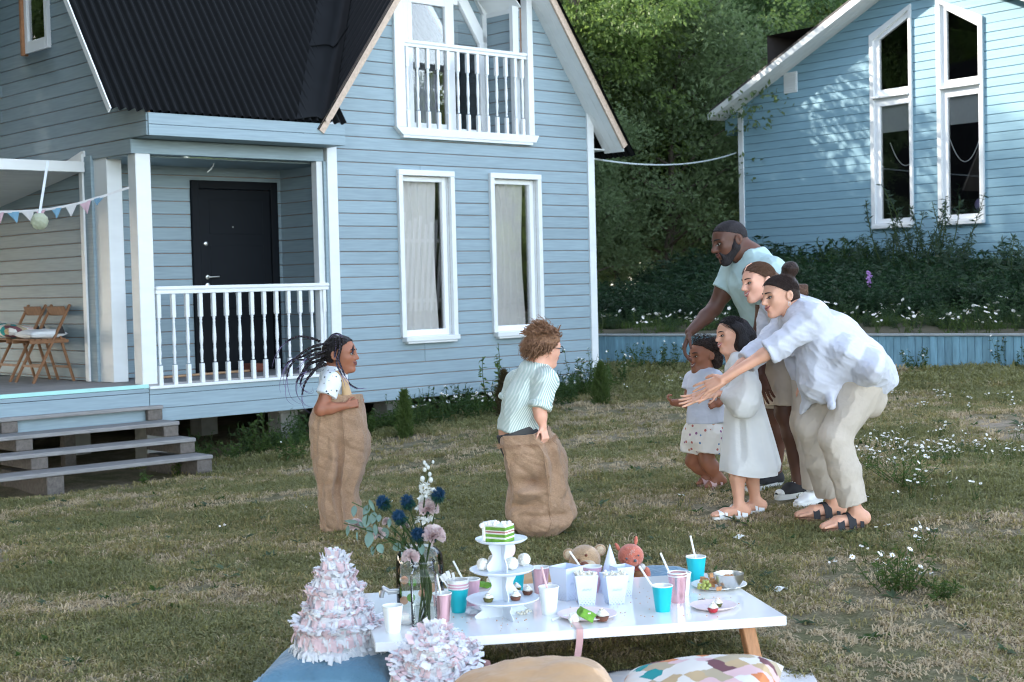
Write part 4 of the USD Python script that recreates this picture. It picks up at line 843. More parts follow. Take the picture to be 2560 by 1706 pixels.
daisy_field('border_daisies', 'white daisies flowering in the weeds along the foot of the porch house', fr_[:, 0], fr_[:, 1], gz(fr_[:, 0], fr_[:, 1]), 1.9)
# bushy weed on the right in the daisies, purple spike on the bank
for (px, py, h, ns, sp, nl, lab) in [(2240, 1480, .20, 22, .16, 18, 'bushy pale weed with daisies low on the right of the lawn'), (2270, 1215, .22, 20, .22, 14, 'green weed among the daisies beside the woman in sandals'), (2350, 1500, .10, 12, .1, 14, 'small weed right of the table')]:
    plant('lawn_weed', lab, 'plant', gpt(px, py), h, ns, sp, nl, .035, .010, LW2, int(px), .35)
b = bpt(2172, 800, 20.6); t = thing('purple_flower', 'single purple flower spike on the bank behind the women', 'flower', b)
obj('stem', MB().tube([(0, 0, 0), (0.01, 0, .45)], .006, 5), STEMG, t); m = MB()
for k in range(60): m.tm(trimesh.creation.icosphere(0, .012).apply_translation((.01+RNG.normal(0, .014), RNG.normal(0, .014), .42+.004*k*.9)))
obj('flower_spike', m, mat('lupin_purple', (.38, .20, .50), .6), t)
# ------------------------------------------------------------------ low table and what stands on it
ZT = CAMZ-1.285
NL, NR, FR = at_z(937.7, 1607.6, ZT), at_z(1966.6, 1540.6, ZT), at_z(1931, 1423, ZT)
ta = math.atan2(NR[1]-NL[1], NR[0]-NL[0]); tu = np.array([math.cos(ta), math.sin(ta), 0]); tv = np.array([-tu[1], tu[0], 0])
TWID = np.linalg.norm(NR-NL); TDEP = float((FR-NR)@tv)
GLOSS = mat('white_gloss_top', (.80, .82, .83), .16, .015, 2.0, coat=.3)
OAK = mat('orange_pine_leg', (0.441, 0.2042, 0.0855), .55, .22, 5.0, (14, 14, 2), .15, 12.0)
table = thing('low_table', 'low white glossy picnic table on slanted pine legs set with party food', 'table', (NL[0], NL[1], float(gz(*(NL+tu*.8+tv*.4)[:2]))), ta)
tz0 = float(gz(*(NL+tu*.8+tv*.4)[:2])); hT = ZT-tz0
obj('tabletop', MB().box((0, 0, hT-.036), (TWID, TDEP, hT), .003), GLOSS, table)
for sx in (0, 1):
    for sy in (0, 1):
        a = np.array([.13 if sx == 0 else TWID-.13, .10 if sy == 0 else TDEP-.10, hT-.037]); e = a+[(-.03 if sx == 0 else .04), (-.05 if sy == 0 else .05), -hT-.0]
        obj('leg', MB().beam(a, e, .05, .062, up=(0, 1, 0), bev=.004), OAK, table)
def tz(px, py): return at_z(px, py, ZT)
def mpp(p): return p[1]/F_PX
PAPER = mat('white_paper_cup', (.80, .82, .80), .55, .02, 4.0); TEAL = mat('turquoise_paper', (.0, .43, .50), .5, .03, 4.0); PINKP = mat('pink_paper', (.62, .36, .44), .5, .03, 4.0)
FOIL = mat('rose_foil', (.78, .47, .49), .24, .08, 6.0, (1, 1, .2), metal=.9); PINKSTRAW = mat('pink_straw', (.78, .48, .48), .5)
def stripes(name, c1, c2, sc, axis=(0, 0, 1), rot=(0, 0, 0)):
    return material(name, {'tc': ('texture_coordinate', {}), 'm': ('mapping', {'rotation': rot}), 'w': ('wave_texture', {'scale': sc}), 'r': ('rgb_ramp', {'ramp': [(0.0, c1), (.49, c1), (.51, c2), (1.0, c2)]}), 'p': ('principled_bsdf', {'roughness': .55})}, [('tc.object', 'm.vector'), ('m.vector', 'w.vector'), ('w.fac', 'r.fac'), ('r.color', 'p.base_color')])
STRAW = PINKSTRAW
def cup(label, px, py, wpx, hpx, m, straw=None, stack=None, inside=PAPER, smat=None, rim=PAPER, name='paper_cup'):
    """px,py: centre of the foot; wpx/hpx: width of the mouth and height in photo pixels"""
    p = tz(px, py); s = mpp(p); r1 = wpx*s/2; r0 = r1*.70; h = hpx*s
    t = thing(name, label, 'cup', p)
    n = 28
    obj('body', MB().lathe([(0, .003), (r0*.96, .003), (r0, .0), (r1, h-.003)], n=n), m, t, smooth=40)
    obj('inside', MB().lathe([(0, .008), (r0*.93, .008), (r1*.975, h-.002)], n=n), inside, t, smooth=40)
    a = np.linspace(0, 2*np.pi, n+1); obj('rim', MB().tube(np.stack([r1*np.cos(a), r1*np.sin(a), np.full(n+1, h-.002)], 1), .0022, 6, cap=False), rim, t, smooth=True)
    if stack:
        for k, sm in enumerate(stack):
            z0 = h+.011*k; obj('nested_rim', MB().lathe([(r1*1.0, z0-.002), (r1*1.012, z0+.0085)], n=n), sm, t, smooth=40)
            obj('nested_lip', MB().tube(np.stack([r1*1.015*np.cos(a), r1*1.015*np.sin(a), np.full(n+1, z0+.009)], 1), .0022, 6, cap=False), PAPER, t, smooth=True)
    if straw:
        (sx, sy), dd = straw; top = at_d(sx, sy, p[1]+dd); foot = p+[r0*.5*np.sign(px-sx), 0, .012]
        tag(obj('drinking_straw', MB().tube([foot, top], .0042, 8), smat or STRAW, smooth=50), 'paper straw standing in the '+label.split(' ', 1)[0]+' cup: '+label, 'straw') if False else None
        o = thing('drinking_straw', 'straw standing in the ' + label, 'straw', foot)
        d = top-foot; L = np.linalg.norm(d); d /= L
        obj('tube', MB().tube([(0, 0, 0), d*L], .0042, 8), smat or STRAW, o, smooth=50)
        obj('stripe', MB().tube([d*(L*k/24)+.0043*(np.array([math.cos(k*1.6), math.sin(k*1.6)*.7, 0])) for k in range(25)], .0012, 4), PAPER if (smat or STRAW) is PINKSTRAW else PINKSTRAW, o)
    return t
cup('plain white cup at the left corner of the table', 983, 1580, 52, 68, PAPER)
cup('rose foil cup right of the flower vase', 1107, 1553, 48, 72, FOIL, ((1091, 1436), .0), smat=PAPER)
o = cup('turquoise cup of a stack holding plastic forks', 1147, 1530, 51, 62, TEAL, stack=[PINKP, PINKP, PAPER])
cup('pink cup behind the stacked turquoise cup', 1178, 1512, 48, 66, PINKP, ((1133, 1403), .02), smat=PAPER)
cup('white cup with a pink straw right of the cake stand', 1373, 1535, 51, 70, PAPER, ((1354, 1418), -.02))
cup('rose foil cup behind the cake stand beside the empty popcorn box', 1352, 1482, 46, 66, FOIL)
cup('pink cup between the popcorn box and the party hat', 1482, 1480, 48, 66, PINKP, ((1424, 1379), .03), smat=PAPER)
cup('turquoise cup half hidden behind the middle of the cake stand', 1291, 1478, 46, 66, TEAL)
cup('turquoise cup at the front right of the table', 1657, 1528, 52, 66, TEAL, ((1598, 1416), .05), smat=PAPER)
cup('tall rose foil double cup behind the turquoise one', 1695, 1506, 48, 70, FOIL, ((1651, 1383), .03), stack=[FOIL], smat=PAPER)
cup('plain white cup behind the rose foil double cup', 1706, 1488, 45, 58, PAPER)
cup('turquoise cup at the back right with an upright straw', 1741, 1452, 50, 62, TEAL, ((1726, 1340), .0), smat=PAPER)
# plastic cutlery in the stacked cup
p = tz(1147, 1530); s = mpp(p); PLAST = mat('white_plastic', (.8, .82, .82), .3, .02, 4.0)
for k, (sx, sy, w) in enumerate([(1108, 1435, .012), (1118, 1428, .011), (1132, 1432, .008), (1102, 1440, .010)]):
    top = at_d(sx, sy, p[1]); foot = p+[.0, 0, .03]; f = thing('plastic_fork', ('white plastic fork leaning furthest left out of the stacked cup', 'white plastic spoon in the middle of the stacked cup', 'slim white plastic knife upright in the stacked cup', 'white plastic fork behind the others in the stacked cup')[k], 'cutlery', foot); d = top-foot; L = np.linalg.norm(d); d /= L
    obj('handle', MB().beam((0, 0, 0), d*L*.8, .006, .002, up=(0, 1, 0)), PLAST, f); obj('head', MB().beam(d*L*.8, d*L, w*1.4, .003, up=(0, 1, 0), bev=.001), PLAST, f)
# -- cake stand
sp = tz(1258, 1541); ss = mpp(sp)
CARD = mat('white_card', (.70, .76, .83), .5, .02, 4.0)
stand = thing('cake_stand', 'three tier white scalloped card cake stand in the middle of the table', 'cake stand', sp)
tiers = [(.245/.218*.109*1.19*1.0, (1541-1500)*ss*1.03), (.218/2*1.19, (1541-1428)*ss*1.03), (.172/2*1.19, (1541-1354)*ss*1.03)]
tiers = [(92*ss, 41*ss*1.03), (82*ss, 113*ss*1.03), (65.5*ss, 187*ss*1.03)]
for R_, z in tiers:
    a = np.linspace(0, 2*np.pi, 145)[:-1]; sc = R_*(1-.012*(1-np.abs(np.sin(a*18))))
    def ring(f, zz): return np.stack([sc*f*np.cos(a), sc*f*np.sin(a), np.full(144, zz)], 1)
    obj('tier', MB().rings(np.stack([ring(.02, z), ring(.86, z), ring(.93, z+.004), ring(1, z+.009), ring(1.004, z+.006), ring(.93, z+.0), ring(.86, z-.004), ring(.02, z-.004)])), CARD, stand, smooth=40)
for k, (z0, z1, w0, w1) in enumerate([(0, tiers[0][1]-.004, .11, .085), (tiers[0][1], tiers[1][1]-.004, .062, .045), (tiers[1][1], tiers[2][1]-.004, .055, .04)]):
    for rzz in (.35, .35+math.pi/2):
        u = np.linspace(0, 1, 14); w = w0+(w1-w0)*u+.010*np.sin(u*9); poly = Polygon(list(zip(w, z0+(z1-z0)*u))+list(zip(-w[::-1], z0+(z1-z0)*u[::-1])))
        c, s_ = math.cos(rzz), math.sin(rzz); obj('support', MB().prism(poly, -.002, .002, lambda a, b, t, c=c, s_=s_: np.stack([a*c-t*s_, a*s_+t*c, b], -1)), CARD, stand)
CREAM = mat('whipped_cream', (.80, .77, .70), .6, .05, 20.0, sss=.2); CHOC = mat('brown_cake', (.13, .048, .028), .75, .3, 40.0, bump=.3, bscale=90.); GREENC = mat('green_cake', (.13, .31, .03), .75, .25, 50.0, bump=.4, bscale=120.); DGREEN = mat('dark_matcha_cake', (.09, .085, .02), .75, .3, 40.0, bump=.3, bscale=90.); COCO = mat('coconut_flakes', (.80, .77, .68), .9, .10, 60.0, bump=1.0, bscale=130.0, bdist=.006); REDC = mat('red_berry', (.35, .02, .03), .35, .2, 20.0)
def cupcake(label, p, r, base=CHOC, name='cupcake', cream=True):
    t = thing(name, label, 'cupcake', p); n = 40; a = np.linspace(0, 2*np.pi, n, endpoint=False); fl = 1+.035*np.cos(a*14)
    ring = lambda rr, z: np.stack([rr*fl*np.cos(a), rr*fl*np.sin(a), np.full(n, z)], 1)
    obj('cake', MB().rings(np.stack([ring(r*.72, 0), ring(r*.98, r*.62), ring(r*1.02, r*.68), ring(r*.85, r*.72), ring(.01*r, r*.74)]), cap0=True), base, t, smooth=30)
    if cream:
        m = MB(); k = np.linspace(0, 1, 90); rr = r*.72*(1-k)**.8; m.tube(np.stack([rr*np.cos(k*19), rr*np.sin(k*19), r*.82+r*1.05*k], 1), r*.30*(1-k*.72), 7); m.tm(trimesh.creation.icosphere(2, r*.62).apply_scale((1, 1, .75)).apply_translation((0, 0, r*.85)))
        obj('cream', m, CREAM, t, smooth=True)
        m = MB()
        for j in range(26): q = RNG.normal(0, 1, 3); q[2] = abs(q[2]); q /= np.linalg.norm(q); m.tm(trimesh.creation.icosphere(0, r*.06).apply_translation((q[0]*r*.55, q[1]*r*.55, r*(.95+q[2]*.85))))
        obj('crumbs', m, mat('crumbs', (.35, .16, .07), .8) if not UsdShade.Material.Get(stage, '/World/Looks/crumbs') else UsdShade.Material.Get(stage, '/World/Looks/crumbs'), t)
    return t
T6 = lambda x, y: (1100+.2781*x, 1270+.2781*y)
def on(px, py, z): return at_z(px, py, z)
z1, z2, z3 = (ZT+t_[1]+.001 for t_ in tiers)
cupcake('green cupcake at the left of the lowest tier', on(*T6(435, 845), z1), .020, DGREEN)
cupcake('brown cupcake at the front of the lowest tier', on(*T6(680, 830), z1), .021)
cupcake('brown cupcake at the right of the lowest tier behind the front one', on(*T6(788, 780), z1), .021)
cupcake('green edged cupcake at the back of the lowest tier', on(*T6(690, 745), z1), .018, DGREEN)
for k, (x, y, r, lab) in enumerate([(385, 560, .024, 'coconut ball at the left front of the middle tier'), (480, 520, .022, 'coconut ball left of the support on the middle tier'), (648, 555, .025, 'coconut ball at the right front of the middle tier'), (757, 518, .025, 'coconut ball at the right edge of the middle tier')]):
    p = on(*T6(x, y), z2); m = trimesh.creation.icosphere(4, r); m.vertices *= (1+.09*(meshkit.noise(m.vertices*160, k)-.5)+.06*(meshkit.noise(m.vertices*420, k+9)-.5))[:, None]; m.apply_translation((0, 0, r*.95)); m.apply_translation(p)
    tag(obj('coconut_ball', MB().tm(m), COCO, smooth=True), lab, 'sweet')
p = on(*T6(545, 485), z2); m = trimesh.creation.icosphere(3, .050); m.apply_scale((1, .8, .95)); m.apply_translation(p+[.01, .03, .045])
tag(obj('pink_bun', MB().tm(m), mat('pale_pink_icing', (.72, .55, .55), .45, .08, 12.0, sss=.2), smooth=True), 'pale pink iced bun at the back of the middle tier', 'cake')
# -- cake slice on the top tier
ps = on(*T6(528, 300), z3); sl = thing('cake_slice', 'green layered cake slice with white cream on the top tier', 'cake', ps, -.5)
a = .036; H = .066; zc = 0.0; W_ = .05
for k, (h_, mm) in enumerate([(.014, GREENC), (.007, CREAM), (.011, GREENC), (.006, CREAM), (.004, REDC), (.005, CREAM), (.012, GREENC)]):
    obj('layer', MB().box((-W_+.012, -a+(.0 if mm is not CREAM else .001), zc), (W_, a, zc+h_), .0015), mm, sl); zc += h_
m = MB(); m.box((-W_-.004, -a-.001, 0), (-W_+.011, a, zc), .004); m.box((-W_-.004, -a, zc), (W_, a, zc+.008), .003); obj('icing', m, CREAM, sl)
m = MB()
for j in range(34):
    q = trimesh.creation.icosphere(1, .007*random.uniform(.6, 1.2)); q.apply_translation((random.uniform(-W_-.006, W_*.9), random.uniform(-a, a), zc+.010)); m.tm(q)
for j in range(8):
    q = trimesh.creation.icosphere(2, .010); q.apply_translation((-W_-.003, -a+.01*j, zc+.004)); m.tm(q)
obj('cream_rosettes', m, CREAM, sl, smooth=True)
# -- plates
PLATE = mat('white_plate', (.80, .80, .79), .3, .02, 4.0); PPLATE = mat('pink_paper_plate', (.74, .62, .63), .5, .03, 4.0)
def plate(label, px, py, wpx, m):
    p = tz(px, py); r = wpx*mpp(p)/2; t = thing('plate', label, 'plate', p)
    obj('dish', MB().lathe([(0, .004), (r*.62, .004), (r*.72, .008), (r, .016), (r*1.005, .014), (r*.74, .003), (r*.62, .0), (0, .0)], n=48), m, t, smooth=40); return p
T7 = lambda x, y: (1400+.255*x, 1320+.255*y)
pa = plate('pinkish oval looking plate at the front edge with green cake', 1468, 1543, 150, PPLATE)
pb = plate('white plate at the back right carrying the steel bowl', 1798, 1468, 139, PLATE)
pc = plate('small pink plate with a red tart at the right', 1783, 1521, 117, PPLATE)
pd = plate('pink plate with green cake behind the cake stand', *T6(405, 775), 70, PPLATE)
pe = plate('small plate with speckled cake behind the white cup', 1015, 1560, 44, PLATE)
# cakes on plates
def rough_cake(label, p, dims, m, rz=0, tilt=0.0, name='cake_piece'):
    t = thing(name, label, 'cake', p, rz); b = trimesh.creation.box(dims).subdivide().subdivide().subdivide(); b.vertices += (meshkit.noise(b.vertices*90, 3)-.5)[:, None]*.006*np.sign(b.vertices); b.apply_transform(trimesh.transformations.rotation_matrix(tilt, (0, 1, 0))); b.apply_translation((0, 0, -b.bounds[0][2]))
    obj('crumb', MB().tm(b), m, t, smooth=60); return t, b
t, b = rough_cake('bright green cake wedge lying on the front plate', on(*T6(1315, 1030), ZT+.004), (.055, .045, .035), GREENC, .3, .5)
c = trimesh.creation.icosphere(3, .022); c.vertices *= (1+.4*(meshkit.noise(c.vertices*120, 5)-.5))[:, None]; c.apply_translation((-.045, .01, .018)); obj('cream', MB().tm(c), CREAM, t, smooth=True)
cr = MB(); cr.box((.0, -.024, .036), (.012, .024, .041)); obj('cream_layer', cr, CREAM, t)
cupcake('brown cupcake with cream on the front plate', on(*T6(1458, 1015), ZT+.004), .026)
cupcake('red berry tart with cream on the small pink plate', on(*T7(1500, 825), ZT+.004), .021, REDC)
cupcake('small cupcake behind the red tart', on(*T7(1545, 775), ZT+.004), .019, DGREEN)
rough_cake('green cake on the plate behind the cake stand', on(*T6(400, 735), ZT+.006), (.06, .03, .022), GREENC, .4, .2)
rough_cake('white creamy cake on the plate behind the cake stand', on(*T6(465, 720), ZT+.006), (.035, .035, .035), CREAM, .4, .2)
rough_cake('speckled cake piece behind the flower vase', on(1012, 1553, ZT+.004), (.03, .03, .025), CREAM, .2)
# steel bowl, bread, grapes
p = on(*T7(1655, 600), ZT+.006); r = 38.5*mpp(p); bw = thing('steel_bowl', 'small brushed steel bowl on the white plate', 'bowl', p)
obj('bowl', MB().lathe([(0, 0.002), (r*.45, .001), (r*.75, r*.28), (r*.95, r*.62), (r, r*1.05), (r*.965, r*1.05), (r*.9, r*.62), (r*.7, r*.31), (r*.4, .006), (0, .006)], n=40), METAL, bw, smooth=50)
BREAD = mat('bread_chunk', (0.525, 0.2565, 0.108), .8, .25, 40.0, bump=.5, bscale=80.)
for k, (x, y, d) in enumerate([(1410, 545, .03), (1470, 575, .032), (1500, 550, .03), (1440, 590, .022), (1560, 610, .018), (1480, 480, .02)]):
    rough_cake(('bread chunk at the left of the white plate', 'largest bread chunk beside the bowl', 'bread chunk against the bowl', 'bread chunk below the grapes', 'small bread cube in front of the bowl', 'bread cube behind the bowl')[k], on(*T7(x, y+10), ZT+.008), (d, d*.9, d*.8), BREAD, k*.7, .2, 'bread_chunk')
g = MB(); pg = on(*T7(1415, 610), ZT+.008)
for k in range(16): g.tm(trimesh.creation.icosphere(2, .0085).apply_translation((RNG.uniform(-.024, .024), RNG.uniform(-.012, .012), .009+.012*(k % 3))))
t = thing('grape_bunch', 'small heap of green grapes on the white plate', 'grapes', pg); obj('grapes', g, mat('green_grape', (.30, .33, .08), .3, .15, 20.0, sss=.2), t, smooth=True, kind='stuff')
g = MB()
for k in range(8): g.tm(trimesh.creation.icosphere(1, .009).apply_translation((RNG.uniform(-.02, .02), RNG.uniform(-.02, .02), 0)))
tag(obj('nuts', (g.arr()[0]+p+[.0, 0, r*.8], g.arr()[1]), BREAD, smooth=True), 'nuts in the steel bowl', 'nuts', kind='stuff')
# -- popcorn boxes
BOX = mat('pale_blue_card_box', (.64, .71, .84), .5, .02, 4.0); DOT = mat('grey_dot', (.22, .25, .36), .5); LETTER = mat('faint_lettering', (.52, .60, .74), .5)
POP = mat('popcorn', (.80, .76, .64), .8, .10, 50.0, bump=.6, bscale=150.)
def popcorn_bits(m, c, sx, sy, n, z, rng, r=.007):
    for _ in range(n):
        o = np.array([rng.uniform(-sx, sx), rng.uniform(-sy, sy), z+rng.uniform(0, .012)])+c
        for j in range(3): m.tm(trimesh.creation.icosphere(1, r*rng.uniform(.5, .9)).apply_translation(o+rng.normal(0, r*.6, 3)))
def popbox(label, px, py, wtop, wbot, hpx, rz, full, seed, tilt=0.0):
    rng = np.random.default_rng(seed); p = tz(px, py); s = mpp(p); t = thing('popcorn_box', label, 'popcorn box', p, rz); a, b, h = wbot*s/2, wtop*s/2, hpx*s
    m = MB()
    for k in range(4):
        c, s_ = math.cos(k*math.pi/2), math.sin(k*math.pi/2); Rm = np.array([[c, -s_, 0], [s_, c, 0], [0, 0, 1]])
        hk = h*(1.0 if k % 2 == 0 else 1.0); nn = 13; u = np.linspace(-1, 1, nn); up = h-.006*np.abs(np.cos(u*np.pi*3)) if False else np.full(nn, h)
        P = np.array([(x*a, -a, 0) for x in u]+[(x*b, -b, z) for x, z in zip(u, up)]); f = [[i, i+1, nn+i+1, nn+i] for i in range(nn-1)]; m.add(P@Rm.T, f); m.add((P*[.97, .965, 1])@Rm.T, [q[::-1] for q in f])
        d = MB()
        for r_ in range(6):
            for q in range(5):
                z = .004+.0075*r_+rng.uniform(-.001, .001); w = a+(b-a)*z/h; x = (-.8+.4*q+(.2 if r_ % 2 else 0)+rng.uniform(-.05, .05))*w
                if abs(x) > w*.93: continue
                rr = .0027*(1-r_*.14); ang = np.linspace(0, 6.283, 7)[:-1]; d.add(np.vstack([[(x, -w-.0006, z)], np.stack([x+rr*np.cos(ang), np.full(6, -w-.0006), z+rr*np.sin(ang)], 1)])@Rm.T, [[0, 1+i, 1+(i+1) % 6] for i in range(6)])
        obj('dots', d, DOT, t, kind='stuff')
        if k == 0:
            zz_ = h*.52; w = a+(b-a)*.52; u = np.linspace(-.5, .5, 40); obj('script_lettering', MB().tube(np.stack([u*w, np.full(40, -w-.001-.0), zz_+.004*np.sin(u*42)+.002*np.sin(u*17)], 1), .0007, 4), LETTER, t)
    m.box((-a, -a, 0), (a, a, .002)); obj('card_walls', m, BOX, t)
    if full:
        g = MB(); popcorn_bits(g, np.zeros(3), b*.85, b*.85, full, h-.012, rng); obj('popcorn', g, POP, t, smooth=True, kind='stuff')
        obj('filling', MB().box((-b*.9, -b*.9, h-.03), (b*.9, b*.9, h-.012)), POP, t)
popbox('full popcorn box facing front, left of the pair', 1465, 1509, 58, 40, 76, .08, 50, 1)
popbox('popcorn box at the right of the pair, half full', 1536, 1509, 60, 38, 76, .25, 26, 2)
popbox('empty wide-mouthed popcorn box turned sideways beside the white cup', 1417, 1498, 62, 44, 84, .75, 0, 3)
popbox('popcorn box half hidden behind the right of the pair', 1556, 1490, 48, 34, 76, .4, 0, 4)
g = MB(); q = tz(*T6(680, 955)); popcorn_bits(g, q, .065, .018, 26, .003, np.random.default_rng(5)); tag(obj('spilled_popcorn', g, POP, smooth=True), 'popcorn spilled under the cake stand', 'popcorn', kind='stuff')
# -- party hat
p = tz(1527, 1478); s = mpp(p); h = 118*s; t = thing('party_hat', 'pale blue pointed party hat behind the popcorn boxes', 'party hat', p)
obj('cone', MB().lathe([(36*s, 0), (.001, h), (.0005, h)], n=36), BOX, t, smooth=60)
d = MB()
for k in range(70):
    a = random.uniform(0, 6.28); z = random.uniform(.002, .028)**1; r = 36*s*(1-z/h)+.0008; d.tm(trimesh.creation.icosphere(0, .0022*(1-z*18)).apply_translation((r*math.cos(a), r*math.sin(a), z)))
obj('dots', d, mat('plum_dot', (.30, .12, .22), .5), t, kind='stuff')
# -- wrapper, loose straw, twig
p = tz(*T6(370, 955)); m = MB(); gx = np.linspace(-.06, .06, 16); gy = np.linspace(-.03, .03, 9); GX, GY = np.meshgrid(gx, gy, indexing='ij'); m.grid(np.stack([GX, GY, .004+.022*meshkit.noise(np.stack([GX*60, GY*60, 0*GX], -1), 3)], -1)+p)
tag(obj('plastic_wrapper', m, mat('crumpled_film', (.62, .66, .70), .2, .1, 30.0, spec=.8)), 'crumpled shiny wrapper at the left foot of the cake stand', 'wrapper')
a, b = tz(*T6(1005, 1020)), tz(*T6(1135, 985)); tag(obj('loose_straw', MB().tube([a+[0, 0, .005], b+[0, 0, .008]], .004, 8), PAPER, smooth=50), 'white straw lying at the left of the front plate', 'straw')
p = tz(*T7(1392, 715)); tag(obj('twig', MB().tube([p+[-.015, 0, .003], p+[.0, .005, .006], p+[.018, 0, .003]], .002, 5).tube([p+[0, .005, .006], p+[.004, .02, .006]], .0015, 4), BARK), 'tiny dry twig on the table near the small pink plate', 'twig')
rc_ = np.random.default_rng(12); m = MB()
for _ in range(140):
    u_, v_ = rc_.uniform(.15, .95)*TWID, rc_.uniform(.06, .8)*TDEP; q = NL+tu*u_+tv*v_; m.tm(trimesh.creation.icosphere(0, rc_.uniform(.0012, .003)).apply_translation((q[0], q[1], ZT+.001)))
tag(obj('cake_crumbs', m, BREAD), 'scattered cake crumbs on the white tabletop', 'crumbs', kind='stuff')
# -- ribbon over the table edge
RIB = mat('rose_satin_ribbon', (.55, .32, .31), .32, .08, 8.0, sheen=.3)
ex = at_z(1420, 1576, ZT); w = .022
def ribbon(name, label, pts, width, side, m=RIB):
    P = np.asarray(pts); S_ = np.asarray(side, float); G = np.stack([P-S_*width/2, P+S_*width/2], 1); return tag(obj(name, MB().grid(G), m, smooth=True), label, 'ribbon')
bk = at_z(1425, 1549, ZT); fe = bk-tv*(float((bk-NL)@tv)+.004)
dn = [fe+np.array([-.002*k+.002*math.sin(k*.8), -.006, 0])-[0, 0, .02*k] for k in range(0, 13)]
ribbon('satin_ribbon', 'rose satin ribbon hanging over the front edge of the table', [bk+[0, 0, .010], bk*.5+fe*.5+[0, 0, .012], fe+[0, 0, .006]]+dn, .026, tu)
# -- vase, flowers
THINGLASS = glass_mat('thin_glass', (.975, .985, .985), 1.28, .02); GLASS = THINGLASS
WATER = glass_mat('vase_water', (.96, .98, .95), 1.33, .0)
pv = tz(1062, 1566); sv = mpp(pv); hv = 165*sv; rv = 33*sv
vase = thing('glass_jar_vase', 'tall clear glass jar filled with flower stems at the left of the table', 'vase', pv)
def sq_ring(r, z, n=36, e=3.2):
    a = np.linspace(0, 2*np.pi, n, endpoint=False); c, s = np.cos(a), np.sin(a); q = (np.abs(c)**e+np.abs(s)**e)**(-1/e); return np.stack([r*q*c, r*q*s, np.full(n, z)], 1)
pr_ = [(rv*.80, .004), (rv*.97, .012), (rv, .03), (rv, hv*.78), (rv*.95, hv*.83), (rv*.82, hv*.875), (rv*.80, hv*.9), (rv*.86, hv*.905), (rv*.86, hv*.925), (rv*.81, hv*.93), (rv*.82, hv*.985), (rv*.88, hv)]
obj('glass_wall', MB().rings(np.stack([sq_ring(r, z, e=2+1.4*(z < hv*.85)) for r, z in pr_]), cap0=True), THINGLASS, vase, smooth=50)
obj('glass_base', MB().rings(np.stack([sq_ring(rv*.8, .0), sq_ring(rv*.97, .004), sq_ring(rv*.97, .012), sq_ring(rv*.8, .014)]), cap0=True, cap1=True), GLASS, vase, smooth=50)
a = np.linspace(0, 6.2832, 37); obj('lip', MB().tube(np.stack([rv*.87*np.cos(a), rv*.87*np.sin(a), np.full(37, hv)], 1), .004, 8, cap=False), THINGLASS, vase, smooth=True)
obj('water', MB().rings(np.stack([sq_ring(rv*.94, .014), sq_ring(rv*.95, hv*.33), sq_ring(.0001, hv*.33)])), WATER, vase, smooth=50)
FST = leaf_mat('flower_stem', (.06, .10, .03), (.12, .15, .05)); THB = leaf_mat('thistle_blue', (.02, .07, .14), (.09, .22, .36), .15); THG = leaf_mat('thistle_green', (.02, .07, .05), (.06, .13, .10), .2); CARN = mat('carnation_pink', (.80, .60, .60), .6, .10, 30.0, trans=.25, col2=(.80, .72, .70)); EUC = leaf_mat('eucalyptus_leaf', (.16, .25, .21), (.27, .36, .32), .25); WFL = mat('white_petal', (.78, .80, .76), .55, .04, 20.0, trans=.25)
Fz = lambda x, y: (860+.17857*x, 1140+.17857*y)
def stem_to(head, k, m):
    foot = pv+np.array([rv*.45*math.cos(k*2.4), rv*.45*math.sin(k*2.4), .016]); neck = pv+np.array([rv*.35*math.cos(k*2.4+2.8), rv*.35*math.sin(k*2.4+2.8), hv*.92]); u = np.linspace(0, 1, 16)[:, None]
    neck = neck*.6+.4*(pv+[0, 0, hv*.92]); c = 2*neck-(foot+head)/2; P = (1-u)**2*foot+2*u*(1-u)*c+u*u*head; m.tube(P, .0034, 6); return P[-1]-P[-3]
def thistle(label, fx, fy, dd, k, r=.027):
    h = at_d(*Fz(fx, fy), pv[1]+dd); t = thing('thistle', label, 'flower', pv); m = MB(); d = stem_to(h, k, m); v, f = m.arr(); obj('stem', (v-pv, f), FST, t, smooth=True); d /= np.linalg.norm(d)
    rng = np.random.default_rng(k); n = 420; g = rng.normal(0, 1, (n, 3)); g /= np.linalg.norm(g, axis=1, keepdims=True); V, F = leaf_cards(g*r*.42+h-pv, g*4, r*.62, .0035, rng, .1)
    obj('bloom', (V, F), THB, t); m = MB(); m.tm(trimesh.creation.icosphere(2, r*.5).apply_translation(h-pv)); obj('core', m, THB, t, smooth=True)
    g2 = rng.normal(0, 1, (120, 3)); g2 = g2-d*np.abs(g2@d)[:, None]*1.6; g2 /= np.linalg.norm(g2, axis=1, keepdims=True); V, F = leaf_cards(g2*r*.5+h-pv-d*r*.25, g2*3-d, r*.75, .006, rng, .1); obj('bracts', (V, F), THG, t)
for k, (x, y, dd, lab) in enumerate([(535, 645, .03, 'blue thistle furthest left in the bouquet'), (885, 635, .06, 'blue thistle at the top middle of the bouquet'), (765, 850, -.03, 'blue thistle with a brown bee-like centre low in the middle'), (1320, 530, .0, 'largest blue thistle, right of the white spike'), (1030, 1090, -.04, 'dark blue thistle beside the lower pink carnation')]): thistle(lab, x, y, dd, k+1)
